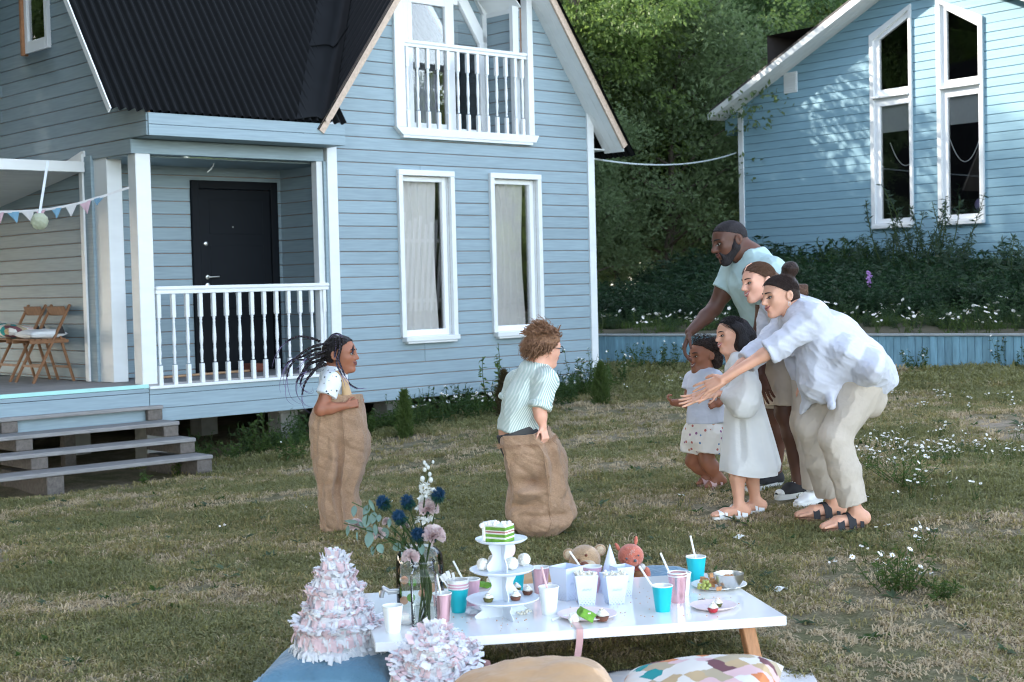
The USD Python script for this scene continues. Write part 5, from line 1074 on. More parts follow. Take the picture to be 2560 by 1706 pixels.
def carnation(label, fx, fy, dd, k, r):
    h = at_d(*Fz(fx, fy), pv[1]+dd); t = thing('carnation', label, 'flower', pv); m = MB(); stem_to(h, k, m); v, f = m.arr(); obj('stem', (v-pv, f), FST, t, smooth=True)
    rng = np.random.default_rng(k+40); m = MB()
    for j in range(46):
        g = rng.normal(0, 1, 3); g[2] = abs(g[2])*.8-.15; g /= np.linalg.norm(g); s1 = np.cross(g, rng.normal(0, 1, 3)); s1 /= np.linalg.norm(s1); s2 = np.cross(g, s1)
        u = np.linspace(-1, 1, 7); P = np.zeros((3, 7, 3))
        for i, (q, w) in enumerate(((.15, .1), (.65, .42), (1.0, .55))): P[i] = (h-pv)+g*r*(q-.12*u[:, None]**2)+s1*(u[:, None]*w*r)+s2*(np.sin(u*9+j)[:, None]*.10*r*q)+g*(rng.uniform(-.08, .08, 7)[:, None]*r*(i == 2))
        m.grid(P)
    obj('petals', m, CARN, t, smooth=True); obj('calyx', MB().tm(trimesh.creation.icosphere(1, r*.3).apply_translation(h-pv-[0, 0, r*.25])), THG, t)
for k, (x, y, dd, r, lab) in enumerate([(1180, 745, .02, .040, 'pink carnation below the white flower spike'), (1245, 1130, -.03, .046, 'largest pink carnation, above the big glass dispenser'), (935, 1425, -.05, .034, 'pink carnation at the mouth of the jar'), (165, 985, .02, .029, 'pale pink carnation furthest left among the eucalyptus'), (500, 1100, .0, .026, 'pale pink carnation behind the eucalyptus leaves'), (600, 930, .03, .018, 'small half open pink carnation left of the brown-centred thistle'), (850, 990, .04, .018, 'small pale carnation in the middle of the bouquet')]): carnation(lab, x, y, dd, k+11, r)
t = thing('delphinium', 'tall white flower spike rising above the bouquet', 'flower', pv); m = MB(); tip = at_d(*Fz(1165, 330), pv[1]); stem_to(tip, 21, m); q = [at_d(*Fz(x, y), pv[1]) for x, y in ((1165, 330), (1175, 200), (1150, 110))]; m.tube(q, [.003, .002, .0015], 5); m.tube([at_d(*Fz(1180, 140), pv[1]), at_d(*Fz(1245, 88), pv[1])], .0015, 4); v, f = m.arr(); obj('stem', (v-pv, f), FST, t, smooth=True)
for x, y, r in [(1125, 95, 26), (1150, 130, 24), (1178, 162, 28), (1246, 86, 22), (1130, 195, 30), (1200, 258, 30), (1098, 322, 38), (1215, 338, 36)]:
    b = trimesh.creation.icosphere(2, r*.17857*mpp(pv)*.98); b.apply_scale((.9, .9, 1.15)); b.apply_translation(at_d(*Fz(x, y), pv[1])-pv); obj('bud', MB().tm(b), WFL, t, smooth=True)
rng = np.random.default_rng(9)
for x, y in [(1085, 405), (1150, 400), (1215, 460), (1100, 500), (1160, 540), (1085, 600), (1190, 610), (1130, 660), (1050, 730), (1040, 880), (1130, 900), (1210, 870), (1120, 580), (1180, 480)]:
    c = at_d(*Fz(x, y), pv[1]+rng.uniform(-.03, .03))-pv; m = MB()
    for j in range(6):
        a = j*1.047+rng.uniform(-.2, .2); d = np.array([math.cos(a)*.9, -.45+rng.uniform(-.3, .3), math.sin(a)*.9]); V, F = leaf_cards(c[None], d[None]*6, .020, .016, rng, .2); m.add(V, F)
    obj('floret', m, WFL, t)
t = thing('eucalyptus_branch', 'drooping grey-green eucalyptus branch at the left of the bouquet', 'foliage', pv); m = MB()
B = [[(1000, 1450), (820, 1330), (650, 1200), (480, 1080), (300, 1040), (180, 990), (0, 945)], [(480, 1080), (440, 850), (300, 740), (110, 650)], [(300, 1040), (330, 860), (350, 690)], [(650, 1200), (480, 1230), (400, 1330)]]
for br in B: v = [at_d(*Fz(x, y), pv[1]-.02)-pv for x, y in br]; m.tube(v, .0022, 5)
obj('twig', m, FST, t)
for x0, y0, x1, y1, w in [(150, 690, 130, 860, 85), (350, 690, 270, 830, 95), (350, 610, 430, 780, 60), (330, 820, 300, 1010, 130), (430, 780, 390, 960, 110), (320, 1000, 400, 1090, 90), (370, 1060, 330, 1290, 130), (430, 950, 450, 1130, 70), (200, 930, 0, 910, 60), (60, 970, 45, 1130, 55), (560, 1000, 590, 1170, 120), (700, 1230, 790, 1330, 130), (480, 1230, 540, 1370, 110), (400, 1260, 400, 1400, 60), (180, 1060, 185, 1190, 28), (640, 870, 630, 1010, 60), (1080, 1230, 1090, 1390, 95), (960, 1290, 1000, 1370, 60), (210, 920, 270, 1000, 50), (500, 820, 480, 930, 70)]:
    a, b = at_d(*Fz(x0, y0), pv[1]-.02)-pv, at_d(*Fz(x1, y1), pv[1]-.03+rng.uniform(-.03, .03))-pv; d = b-a; L = np.linalg.norm(d); s1 = np.cross(d/L, [0.1, -1, 0.15]); s1 /= np.linalg.norm(s1); wv = w*.17857*mpp(pv)*.5; u = np.linspace(0, 1, 7); pr2 = np.sin(np.pi*u**.8)**.8*wv
    P = np.stack([a+d*u[:, None]-s1*pr2[:, None], a+d*u[:, None]+np.array([0, .006, 0])*np.sin(np.pi*u)[:, None], a+d*u[:, None]+s1*pr2[:, None]], 1); obj('leaf', MB().grid(P), EUC, t, smooth=True)
# green filler leaves in the neck of the bouquet
t = thing('bouquet_greenery', 'slim dark green leaves filling the neck of the bouquet', 'foliage', pv); n = 60; rng = np.random.default_rng(3); c = np.array([at_d(*Fz(rng.uniform(640, 1150), rng.uniform(930, 1420)), pv[1]+rng.uniform(-.03, .04)) for _ in range(n)])-pv
V, F = leaf_cards(c, np.column_stack([rng.normal(0, .5, n), rng.normal(0, .4, n), np.ones(n)])*2, .045, .009, rng, .1); obj('leaves', (V, F), leaf_mat('bouquet_leaf', (.04, .075, .025), (.11, .14, .045)), t, kind='stuff')
# -- glass drinks dispenser with tap
pg = tz(1052, 1516); sg = mpp(pg); r = 60*sg; h = 152*sg; t = thing('drinks_dispenser', 'large round glass drinks dispenser with a steel tap behind the vase', 'dispenser', pg)
obj('glass_body', MB().lathe([(r*.92, 0), (r, .02), (r*1.01, h*.7), (r*.95, h*.88), (r*.74, h*.97), (r*.60, h), (r*.60, h*1.04)], n=44), glass_mat('dispenser_glass', (.97, .985, .985), 1.25, .06), t, smooth=60)
obj('lemonade', MB().lathe([(r*.90, .012), (r*.97, .03), (r*.98, h*.46), (0, h*.46)], n=40), glass_mat('lemonade', (.94, .97, .93), 1.15, .0), t, smooth=60)
for k in range(9): a = k*.7; obj('fruit_slice', MB().lathe([(0, -.002), (.017, -.002), (.017, .002), (0, .002)], (r*.72*math.cos(a), r*.72*math.sin(a), .03+.018*(k % 5)), 14, np.array([[1, 0, 0], [0, .3, -.95], [0, .95, .3]])), (GREENC if k % 3 == 0 else mat(f'grapefruit_{k}', (.60, .30, .18), .4)), t)
tp = MB(); tp.tube([(-r*.9, -.01, h*.27), (-r*1.35, -.02, h*.27)], .011, 10); tp.tube([(-r*1.3, -.02, h*.28), (-r*1.52, -.02, h*.33), (-r*1.6, -.02, h*.26), (-r*1.62, -.02, h*.18)], [.010, .013, .012, .009], 10); obj('tap', tp, METAL, t, smooth=50)
# -- soft toys behind the table
FUR = mat('tan_plush', (0.441, 0.285, 0.1575), .95, .12, 60.0, bump=.6, bscale=220., sheen=.5); FURL = mat('pale_plush', (.55, .43, .29), .95, .1, 60.0, bump=.5, bscale=220., sheen=.5); BROWN = mat('brown_nose', (.14, .045, .02), .45, .2, 20.0)
def ball(m, c, r, sc=(1, 1, 1), M=None, sub=3):
    b = trimesh.creation.icosphere(sub, r); b.apply_scale(sc)
    if M is not None: b.apply_transform(M)
    b.apply_translation(c); return m.tm(b)
def toy_frame(px, py, d, tilt): return at_d(px, py, d), trimesh.transformations.rotation_matrix(tilt, (0, 1, 0))
hp, M = toy_frame(1462, 1400, 6.80, .25); u = 6.80/F_PX; R3 = M[:3, :3]
bear = thing('teddy_bear', 'tan teddy bear sitting behind the table left of the party hat', 'soft toy', hp)
m = MB(); ball(m, (0, 0, 0), 40*u, (1.0, .9, .95)); ball(m, (0, .05, -.17), 46*u, (1, .9, 1.3))
for sx in (-1, 1): ball(m, (sx*48*u, .04, -.30), 22*u, (1, 1.4, .9)); ball(m, (sx*44*u, 0, -.12), 17*u, (.9, 1, 1.9))
obj('body', m, FUR, bear, smooth=True)
for sx in (-1, 1):
    c = R3@np.array([sx*32*u, .01, 32*u]) if sx > 0 else R3@np.array([-42*u, .01, 4*u]); e = MB(); ball(e, c, 15*u, (1, .55, 1)); obj('ear', e, FUR, bear, smooth=True); e = MB(); ball(e, c+[0, -8*u*.55, 0], 11*u, (1, .5, 1)); obj('ear_lining', e, FURL, bear, smooth=True)
e = MB(); ball(e, (4*u, -30*u, -12*u), 21*u, (1.1, .8, .9)); obj('muzzle', e, FURL, bear, smooth=True)
e = MB(); ball(e, (-4*u, -46*u, -4*u), 10*u, (1.15, .6, .9)); obj('nose', e, BROWN, bear, smooth=True)
for ex_, ez in ((-16, 6), (2, 18)): e = MB(); ball(e, (ex_*u, -35*u, ez*u), 3.5*u); obj('eye', e, BROWN, bear, smooth=True)
obj('mouth', MB().tube([(-2*u, -46.5*u, -10*u), (6*u, -47.5*u, -16*u), (14*u, -45*u, -22*u)], .0016, 5), BROWN, bear)
hp, M = toy_frame(1577, 1390, 6.75, -.2); u = 6.75/F_PX
CORAL = mat('coral_plush', (.52, .14, .09), .9, .14, 40.0, bump=.5, bscale=200., sheen=.4); WPL = mat('white_plush', (.62, .60, .57), .95, .08, 60.0, bump=.5, bscale=200.)
fawn = thing('coral_toy_fawn', 'coral plush fawn with white speckles behind the table', 'soft toy', hp)
m = MB(); ball(m, (0, 0, 0), 32*u, (1.02, .9, .95)); ball(m, (10*u, .02, -52*u), 26*u, (1.1, .9, 1.2))
for sx, sz in ((-18, -52), (36, -44)): ball(m, (sx*u, -.02, sz*u), 12*u, (1, 1, 1.5))
for sx in (-14, 46): ball(m, (sx*u, -.02, -74*u), 12*u, (1.6, 1.2, 1))
obj('body', m, CORAL, fawn, smooth=True)
for (ax_, az), (bx_, bz) in (((-27, 14), (-38, 30)), ((12, 26), (16, 48))): e = MB(); c = np.array([(ax_+bx_)/2*u, .01, (az+bz)/2*u]); ball(e, c, 9*u, (.55, .5, 1.35), trimesh.transformations.rotation_matrix(-.5 if ax_ < 0 else .1, (0, 1, 0))); obj('ear', e, CORAL, fawn, smooth=True)
e = MB(); ball(e, (-1*u, -22*u, -11*u), 16*u, (1.1, .9, .8)); obj('muzzle', e, CORAL, fawn, smooth=True)
for x, z, r in ((-13, -1, 2.6), (17, 6, 2.4), (8, -6, 4)): e = MB(); ball(e, (x*u, -(31.5 if r < 3 else 38)*u*.93, z*u), r*u); obj('eye' if r < 3 else 'nose', e, mat('grey_button', (.09, .10, .12), .3) if not UsdShade.Material.Get(stage, '/World/Looks/grey_button') else UsdShade.Material.Get(stage, '/World/Looks/grey_button'), fawn, smooth=True)
e = MB()
for k in range(26): a, b = random.gauss(2, 6), random.gauss(14, 6); yv = -.9*math.sqrt(max(0, 31.5**2-a*a-b*b)); e.tm(trimesh.creation.icosphere(0, .8*u).apply_translation((a*u, (yv-1)*u, b*u)))
obj('speckles', e, WPL, fawn, kind='stuff')
for x, z in ((26, -26), (38, -56), (-16, -34)): e = MB(); ball(e, (x*u, -.03, z*u), 9*u); obj('cuff', e, WPL, fawn, smooth=True)
e = MB(); ball(e, (14*u, -22*u, -50*u), 15*u, (1, .5, 1.1)); obj('tummy', e, mat('brown_plush', (.18, .075, .03), .9, .2, 40.), fawn, smooth=True)
# -- cushions
def cushion(name, label, loc, sx, sy, th, rz, m, tilt=(0, 0), n=26, seed=0, piping=None, flange=0.0, wr=.012):
    t = thing(name, label, 'cushion', loc, rz); u = np.linspace(-1, 1, n); U, V = np.meshgrid(u, u, indexing='ij'); prof = np.clip(1-np.abs(U)**3.2, 0, 1)**.5*np.clip(1-np.abs(V)**3.2, 0, 1)**.5
    pin = 1-.06*(1-np.abs(U))*np.abs(V)**4; X_ = U*sx/2*(1-.05*(1-V**2)*0-.04*np.abs(U)**6*(1-V**2)); Y_ = V*sy/2*(1-.04*np.abs(V)**6*(1-U**2))
    wrk = (meshkit.fbm(np.stack([U*2.2+seed, V*2.2, 0*U], -1), 3, seed)-.5)
    Mx = trimesh.transformations.euler_matrix(tilt[0], tilt[1], 0)[:3, :3]; mb = MB()
    for s_ in (1, -1): mb.grid((np.stack([X_, Y_, s_*(th/2*prof+wr*wrk*prof*2)], -1) @ Mx.T)[:, ::s_])
    obj('cover', mb, m, t, smooth=True)
    if piping:
        e = [(a, -1) for a in u]+[(1, a) for a in u[1:]]+[(a, 1) for a in u[::-1][1:]]+[(-1, a) for a in u[::-1][1:]]
        P = np.array([(a*sx/2*(1-.04*abs(a)**6*(1-b*b)), b*sy/2*(1-.04*abs(b)**6*(1-a*a)), .004*math.sin(a*30+b*30)) for a, b in e]); Q = P*(1+flange); obj('seam', MB().grid(np.stack([P@Mx.T, Q@Mx.T+[0, 0, .004]], 1)), piping, t, smooth=True)
    return t
BLUEF = mat('washed_blue_linen', (.105, .225, .325), .9, .16, 6.0, bump=.5, bscale=30., sheen=.3, bdist=.02); BLUEL = mat('pale_blue_seam', (.30, .42, .50), .9, .1, 8.0)
OCHRE = mat('ochre_linen', (0.4935, 0.285, 0.1305), .85, .07, 5.0, bump=.4, bscale=14., sheen=.25, bdist=.02)
zc_ = float(gz(-.72, 5.6)); cushion('blue_cushion', 'washed blue linen cushion under the big ruffled party cake', at_z(838, 1672, zc_+.075), .50, .46, .165, -.10, BLUEF, seed=2, piping=BLUEL, flange=.06)
cushion('blue_cushion', 'blue cushion peeping out behind the table next to the coral toy', at_d(1660, 1452, 6.95), .3, .3, .12, .3, BLUEF, seed=3)
cushion('ochre_cushion', 'tan cushion lying behind the cake stand', at_d(1335, 1470, 6.9), .4, .3, .14, .2, OCHRE, seed=4)
cushion('ochre_cushion', 'big domed tan cushion at the bottom edge of the picture', at_z(1338, 1800, CAMZ-1.44), .60, .55, .34, .1, OCHRE, seed=5, tilt=(.10, -.08), n=40, wr=.02)
PAT = material('patchwork_print', {'tc': ('texture_coordinate', {}), 'm': ('mapping', {'scale': (17., 17., .01), 'rotation': (0, 0, .75)}), 'v': ('voronoi_texture', {'scale': 1.0, 'randomness': .35, 'metric': 'manhattan'}), 's': ('separate_color', {}), 'r': ('rgb_ramp', {'ramp': [(0.0, (.70, .66, .60)), (.20, (.50, .36, .20)), (.34, (.60, .20, .07)), (.46, (.70, .68, .64)), (.60, (.68, .46, .46)), (.72, (.44, .36, .24)), (.82, (.16, .06, .07)), (.90, (.0, .26, .26)), (.95, (.70, .66, .60))], 'interpolate': False}), 'p': ('principled_bsdf', {'roughness': .85})},
    [('tc.object', 'm.vector'), ('m.vector', 'v.vector'), ('v.color', 's.color'), ('s.r', 'r.fac'), ('r.color', 'p.base_color')])
cushion('patterned_cushion', 'patchwork print cushion with orange and white shapes at the bottom edge', at_z(1740, 1752, CAMZ-1.41), .56, .50, .22, -.25, PAT, seed=6, tilt=(.12, -.12), n=34)
# blanket with stitched fringe
zb = float(gz(1.1, 5.6)); BL = mat('white_cotton_blanket', (.72, .70, .68), .9, .04, 6.0, bump=.3, bscale=60.); t = thing('blanket', 'white blanket with black blanket stitch lying under the patterned cushion', 'blanket')
c0, c1, c2, c3 = at_z(1490, 1692, zb+.03), at_z(2030, 1668, zb+.03), at_z(2120, 1900, zb+.03), at_z(1400, 1900, zb+.03)
u = np.linspace(0, 1, 50); U, V = np.meshgrid(u, u, indexing='ij'); P = (c0*(1-V[..., None])+c3*V[..., None])*(1-U[..., None])+(c1*(1-V[..., None])+c2*V[..., None])*U[..., None]; P[..., 2] += .035*(meshkit.fbm(P*5, 3, 4)-.5)*2*np.clip(V*6, 0, 1)+.02*np.sin(U*11)*np.clip(1-V*2, 0, 1); obj('cloth', MB().grid(P), BL, t, smooth=True)
m = MB(); E_ = P[:, 0]
for k in range(120): x = k/119*49; i = min(int(x), 48); e = E_[i]*(1-x+i)+E_[i+1]*(x-i); i2 = P[i, 2]*(1-x+i)+P[i+1, 2]*(x-i); m.tube([e+[0, .003, .003], e*.6+i2*.4+[0, 0, .006]], .0022, 4)
obj('stitches', m, mat('black_yarn', (.012, .013, .02), .8), t, kind='stuff')
# -- ruffled paper party cakes (piñatas)
CREPW = mat('white_crepe_paper', (.86, .88, .91), .7, .02, 6.0, trans=.2); CREPP = mat('pink_crepe_paper', (.84, .66, .68), .7, .05, 6.0, trans=.3); CREPB = mat('pale_blue_crepe_paper', (.76, .82, .86), .7, .05, 6.0, trans=.3)
def ruffle_cake(label, loc, tiers, rz, tilt, seed, fringe, square=3.0):
    rng = np.random.default_rng(seed); t = thing('paper_ruffle_cake', label, 'pinata', loc, rz); Mx = trimesh.transformations.euler_matrix(tilt[0], tilt[1], 0)[:3, :3]
    core = MB(); z = 0
    for r, h in tiers: core.rings(np.stack([sq_ring(r*1.0, z, 28, 2.4), sq_ring(r*.93, z+h, 28, 2.4), sq_ring(.001, z+h, 28, 2.4)])); z += h
    v, f = core.arr(); obj('core', (v@Mx.T, f), CREPB, t, smooth=40)
    rows = []; z = 0
    for i, (r, h) in enumerate(tiers):
        for q, c, flare in ((.04, 'w', .9), (.36, 'wb', .35), (.66, 'wp', .5), (.94, 'p', .7), (1.06, 'w', .55)): rows.append((z+h*q, r*(1-.07*q)*(1 if q < 1 else .96), c, flare))
        z += h
    groups = {'w': MB(), 'p': MB(), 'b': MB()}
    for zr, r, c, flare in rows:
        n = int(2*np.pi*r/.0068)
        for j in range(n):
            a = 2*np.pi*(j+rng.uniform(-.4, .4))/n; key = c[0] if len(c) == 1 or rng.uniform() < .6 else c[1]; key = 'w' if key == 'p' and rng.uniform() < .3 else key
            e = 2.4; q = (abs(math.cos(a))**e+abs(math.sin(a))**e)**(-1/e); d = np.array([math.cos(a), math.sin(a), 0]); s1 = np.array([-d[1], d[0], 0]); s1 = s1*math.cos(.5)+np.array([0, 0, 1])*rng.normal(0, .25); L = fringe*rng.uniform(.7, 1.35); w = fringe*rng.uniform(.26, .55)
            up = rng.choice([-1, -1, .6]) if zr > .03 else -1; fl = flare*rng.uniform(.4, 1.5); p0 = d*r*q+np.array([0, 0, zr]); p1 = p0+d*L*.45*fl+np.array([0, 0, up*L*.25]); p2 = p0+d*L*(.5*fl+.12)+np.array([0, 0, up*L*.8])+s1*rng.normal(0, .15)*L; tw = rng.normal(0, .35)
            s2 = s1*math.cos(tw)+d*math.sin(tw); groups[key].add(np.array([p0-s1*w*.5, p0+s1*w*.5, p1-s1*w*.5, p1+s1*w*.5, p2-s2*w*.5, p2+s2*w*.5]), [[0, 1, 3, 2], [2, 3, 5, 4]])
    zt_ = 0
    for i, (r, h) in enumerate(tiers[:-1]):       # paper lying on the ledges
        zt_ += h
        for rr in np.arange(tiers[i+1][0]*.9, r*.98, fringe*.38):
            n = int(2*np.pi*rr/.009)
            for j in range(n):
                a = 2*np.pi*(j+rng.uniform(-.4, .4))/n; e = 2.4; q = (abs(math.cos(a))**e+abs(math.sin(a))**e)**(-1/e); d = np.array([math.cos(a), math.sin(a), 0]); s1 = np.array([-d[1], d[0], rng.normal(0, .2)]); L = fringe*rng.uniform(.6, 1.1); w = fringe*rng.uniform(.3, .55); p0 = d*rr*q+np.array([0, 0, zt_]); p1 = p0+d*L*.3+np.array([0, 0, L*.55]); p2 = p0+d*L*.8+np.array([0, 0, L*rng.uniform(.2, .8)]); groups['p' if rng.uniform() < .3 else 'w'].add(np.array([p0-s1*w*.5, p0+s1*w*.5, p1-s1*w*.5, p1+s1*w*.5, p2-s1*w*.45, p2+s1*w*.45]), [[0, 1, 3, 2], [2, 3, 5, 4]])
    top = tiers[-1][0]
    for j in range(40): a = rng.uniform(0, 6.28); d = np.array([math.cos(a), math.sin(a), 0]); p0 = d*top*rng.uniform(0, .9)+np.array([0, 0, z]); L = fringe*rng.uniform(.6, 1.2); s1 = np.array([-d[1], d[0], 0])*L*.16; p1 = p0+np.array([0, 0, L*.8])+d*L*rng.uniform(-.2, .6); groups['p' if rng.uniform() < .3 else 'w'].add(np.array([p0-s1, p0+s1, p1+s1, p1-s1]), [[0, 1, 2, 3]])
    for k, mm in (('w', CREPW), ('p', CREPP), ('b', CREPB)):
        if groups[k].n: v, f = groups[k].arr(); obj({'w': 'white_fringe', 'p': 'pink_fringe', 'b': 'blue_fringe'}[k], (v@Mx.T, f), mm, t, kind='stuff')
    return t
pc_ = at_d(842, 1650, 5.62)
ruffle_cake('tall tiered paper cake with white, pink and pale blue ruffles on the blue cushion', (pc_[0], pc_[1]+.03, CAMZ-1.355), [(.148, .060), (.122, .062), (.094, .075), (.066, .060), (.036, .065)], .35, (0, 0), 3, .046)
p2_ = at_d(1094, 1700, 5.17)
ruffle_cake('smaller tilted paper ruffle cake with white and pink fringe leaning at the table front', (p2_[0], p2_[1], p2_[2]+.012), [(.145, .050), (.100, .048), (.062, .045), (.030, .035)], .2, (.30, -.12), 4, .042)
hl = at_d(1180, 1610, 5.2); u = np.linspace(0, 1, 14)
ribbon('pink_strap', 'curled pink strap on the tilted paper cake', [at_d(x, y, 5.2) for x, y in ((1155, 1600), (1175, 1597), (1190, 1605), (1197, 1620), (1195, 1640))], .02, (.3, -.95, 0))
ribbon('pink_strap', 'pink strap end lying beside the tan cushion', [at_d(x, y, 5.15) for x, y in ((1205, 1650), (1216, 1652), (1222, 1670), (1228, 1700))], .025, (.9, -.3, .1))
# bits of paper on the lawn
for k, (px, py) in enumerate([(1847, 1351), (1952, 1483), (1040, 1420)]):
    p = at_g(px, py); g = np.zeros((5, 4, 3)); uu = np.linspace(-.03, .03, 5); vv = np.linspace(-.02, .02, 4)
    for i, a in enumerate(uu):
        for j, b in enumerate(vv): g[i, j] = p+[a, b, .02+.012*math.sin(a*90+b*60+k)]
    tag(obj('paper_scrap', MB().grid(g), PAPER), ('white paper scrap on the lawn behind the steel bowl', 'white scrap on the grass right of the table', 'pale scrap on the grass left of the dispenser')[k], 'paper')
# white slatted screen off to the right (seen mirrored in the ground floor windows)
scr = thing('slatted_screen', 'white slatted garden screen standing off to the right of the lawn', 'screen')
for k in range(20):
    X_ = 7.5+.115*k; zt = 1.2-.02*k+.06*(k % 3); b0 = hw(X_, -6, -.42); obj('slat', MB().beam(b0, hw(X_+.16, -6, zt), .05, .02, up=(_sy, -_cy, 0)), WHITE, scr)
for z in (-.25, .75): obj('rail', MB().beam(hw(7.4, -6.03, z), hw(9.9, -6.03, z), .02, .06), WHITE, scr)
for X_ in (7.4, 9.9): g_ = hw(X_, -6.03, 0); obj('post', MB().beam((g_[0], g_[1], float(gz(g_[0], g_[1]))-.1), hw(X_, -6.03, .9), .09, .09, up=(0, 1, 0)), WHITE, scr)
# ------------------------------------------------------------------ deck things: chairs, cushions, bunting, broom
CHW = mat('folding_chair_wood', (.22, .105, .048), .6, .22, 6.0, (3, 3, 3), .1, 20.); BLK = mat('black_plastic', (.012, .012, .014), .5)
def folding_chair(label, X_, Y_):
    o = hw(X_, Y_, -.905); t = thing('folding_chair', label, 'chair', o, YAW, 'wooden folding chairs on the deck'); w = .42   # local: x towards the house wall, y along it
    for y in (0, w):
        obj('front_leg', MB().beam((-.02-.46+.46, y, 0) if False else (-.0, y, 0), (.43, y, .80), .022, .036, up=(0, 1, 0), bev=.004), CHW, t)
        obj('rear_leg', MB().beam((.46, y+(.028 if y == 0 else -.028), 0), (.30, y+(.028 if y == 0 else -.028), .55), .022, .034, up=(0, 1, 0), bev=.004), CHW, t)
        obj('bracket', MB().prism(Polygon([(.27, .50), (.36, .50), (.33, .585)]), y-.018, y+.018, lambda a, b, c: np.stack([a, c, b], -1)), BLK, t)
        obj('seat_rail', MB().box((-.02, y-.012 if y else y-.012, .405), (.40, y+.012, .44), .004), CHW, t)
    for k in range(6): obj('seat_slat', MB().box((-.02+.068*k, .012, .44), (-.02+.068*k+.058, w-.012, .455), .004), CHW, t)
    obj('backrest', MB().beam((.385, .011, .735), (.385, w-.011, .735), .018, .10, up=(-.35, 0, 1), bev=.006), CHW, t)
    obj('stretcher', MB().beam((.09, 0, .17), (.09, w, .17), .02, .025), CHW, t); obj('stretcher', MB().beam((.42, .03, .15), (.42, w-.03, .15), .02, .025), CHW, t)
folding_chair('wooden folding chair nearer the porch with a white seat cushion', -.50, 1.30); folding_chair('wooden folding chair behind, further from the porch, carrying a patchwork cushion', -.50, 1.86)
cushion('seat_cushion', 'flat white cushion on the folding chair nearer the porch', hw(-.31, 1.50, -.905+.50), .42, .42, .10, YAW, mat('white_linen', (.66, .68, .70), .9, .05, 6.0, bump=.3, bscale=30.), seed=8)
cushion('patterned_cushion', 'patchwork cushion lying on the rear folding chair', hw(-.36, 2.02, -.905+.53), .46, .46, .15, YAW+.2, PAT, seed=9, tilt=(.1, .1))
def flag_mat(n, c): return mat(n, c, .85, .05, 20.0, trans=.25)
FM = [flag_mat('pink_flag', (.60, .42, .48)), flag_mat('blue_flag', (.20, .40, .56)), flag_mat('white_flag', (.68, .68, .68)), flag_mat('slate_flag', (.16, .30, .42))]
bunt = thing('bunting', 'string of pink, white and blue pennant flags across the porch opening', 'bunting')
R3p = lambda x, y: (x*.17857, 280+y*.17857)
sp_ = [(-120, 1390), (0, 1400), (280, 1395), (470, 1385), (700, 1360), (900, 1325), (1120, 1275), (1300, 1220), (1450, 1180), (1620, 1120), (1810, 1060)]
dd_ = lambda x: 13.35+(x+120)/1930*1.15
SPT = [at_d(*R3p(x, y), dd_(x)) for x, y in sp_]
G = np.array([[p-[0, 0, .011], p+[0, 0, .011]] for p in SPT]); obj('tape', MB().grid(G), FM[2], bunt, smooth=True)
for x0, y0, x1, y1, xt, yt, c in [(-60, 1405, 65, 1405, 5, 1560, 0), (85, 1405, 270, 1398, 235, 1555, 1), (290, 1400, 470, 1388, 440, 1545, 2), (500, 1385, 650, 1370, 555, 1500, 0), (715, 1360, 865, 1340, 790, 1490, 1), (910, 1325, 1075, 1290, 995, 1465, 2), (1105, 1280, 1280, 1235, 1220, 1430, 0), (1310, 1225, 1455, 1185, 1360, 1310, 3)]:
    a, b, c_ = at_d(*R3p(x0, y0), dd_(x0)), at_d(*R3p(x1, y1), dd_(x1)), at_d(*R3p(xt, yt), dd_(xt)); u = np.linspace(0, 1, 5); P = np.zeros((5, 7, 3))
    for i, s_ in enumerate(u):
        for j, r_ in enumerate(np.linspace(0, 1, 7)): e0, e1 = a*(1-s_)+c_*s_, b*(1-s_)+c_*s_; P[i, j] = e0*(1-r_)+e1*r_+np.array([0, .012*math.sin(r_*5+c+s_*2), 0])
    obj('pennant', MB().grid(P), FM[c], bunt, smooth=True)
pb_ = at_d(*R3p(555, 1530), 13.6); t = thing('paper_pompom', 'pale green paper lantern hanging behind the bunting', 'paper lantern', pb_)
b = trimesh.creation.icosphere(3, .075); b.vertices *= (1+.25*(meshkit.noise(b.vertices*60, 2)-.5))[:, None]; obj('paper_ball', MB().tm(b), mat('pale_green_tissue', (.66, .70, .56), .8, .12, 14.0, trans=.5), t, smooth=True)
top = at_d(*R3p(670, 690), 13.6)-pb_; obj('ribbon', MB().grid(np.array([[(-.012, 0, .06), (.012, 0, .06)], top*.5+[[-.012, 0, .03], [.012, 0, .03]], top+[[-.012, 0, 0], [.012, 0, 0]]])), mat('white_satin', (.70, .76, .84), .5), t)
br = thing('broom', 'wooden handled broom lying on the porch floor behind the railing', 'broom')
obj('handle', MB().tube([hw(.38, .62, -.888), hw(1.75, .78, -.886)], .013, 8), mat('broom_handle', (.45, .28, .16), .6, .15, 5.), br, smooth=50)
obj('head', MB().box(np.array([0, 0, 0]), np.array([.16, .26, .09]), .02, np.array([[_cy, -_sy, 0, hw(1.75, .66, 0)[0]], [_sy, _cy, 0, hw(1.75, .66, 0)[1]], [0, 0, 1, CAMZ-.90], [0, 0, 0, 1.]])), mat('red_brown_bristle', (.16, .05, .03), .85, .3, 60., bump=.6, bscale=100.), br)
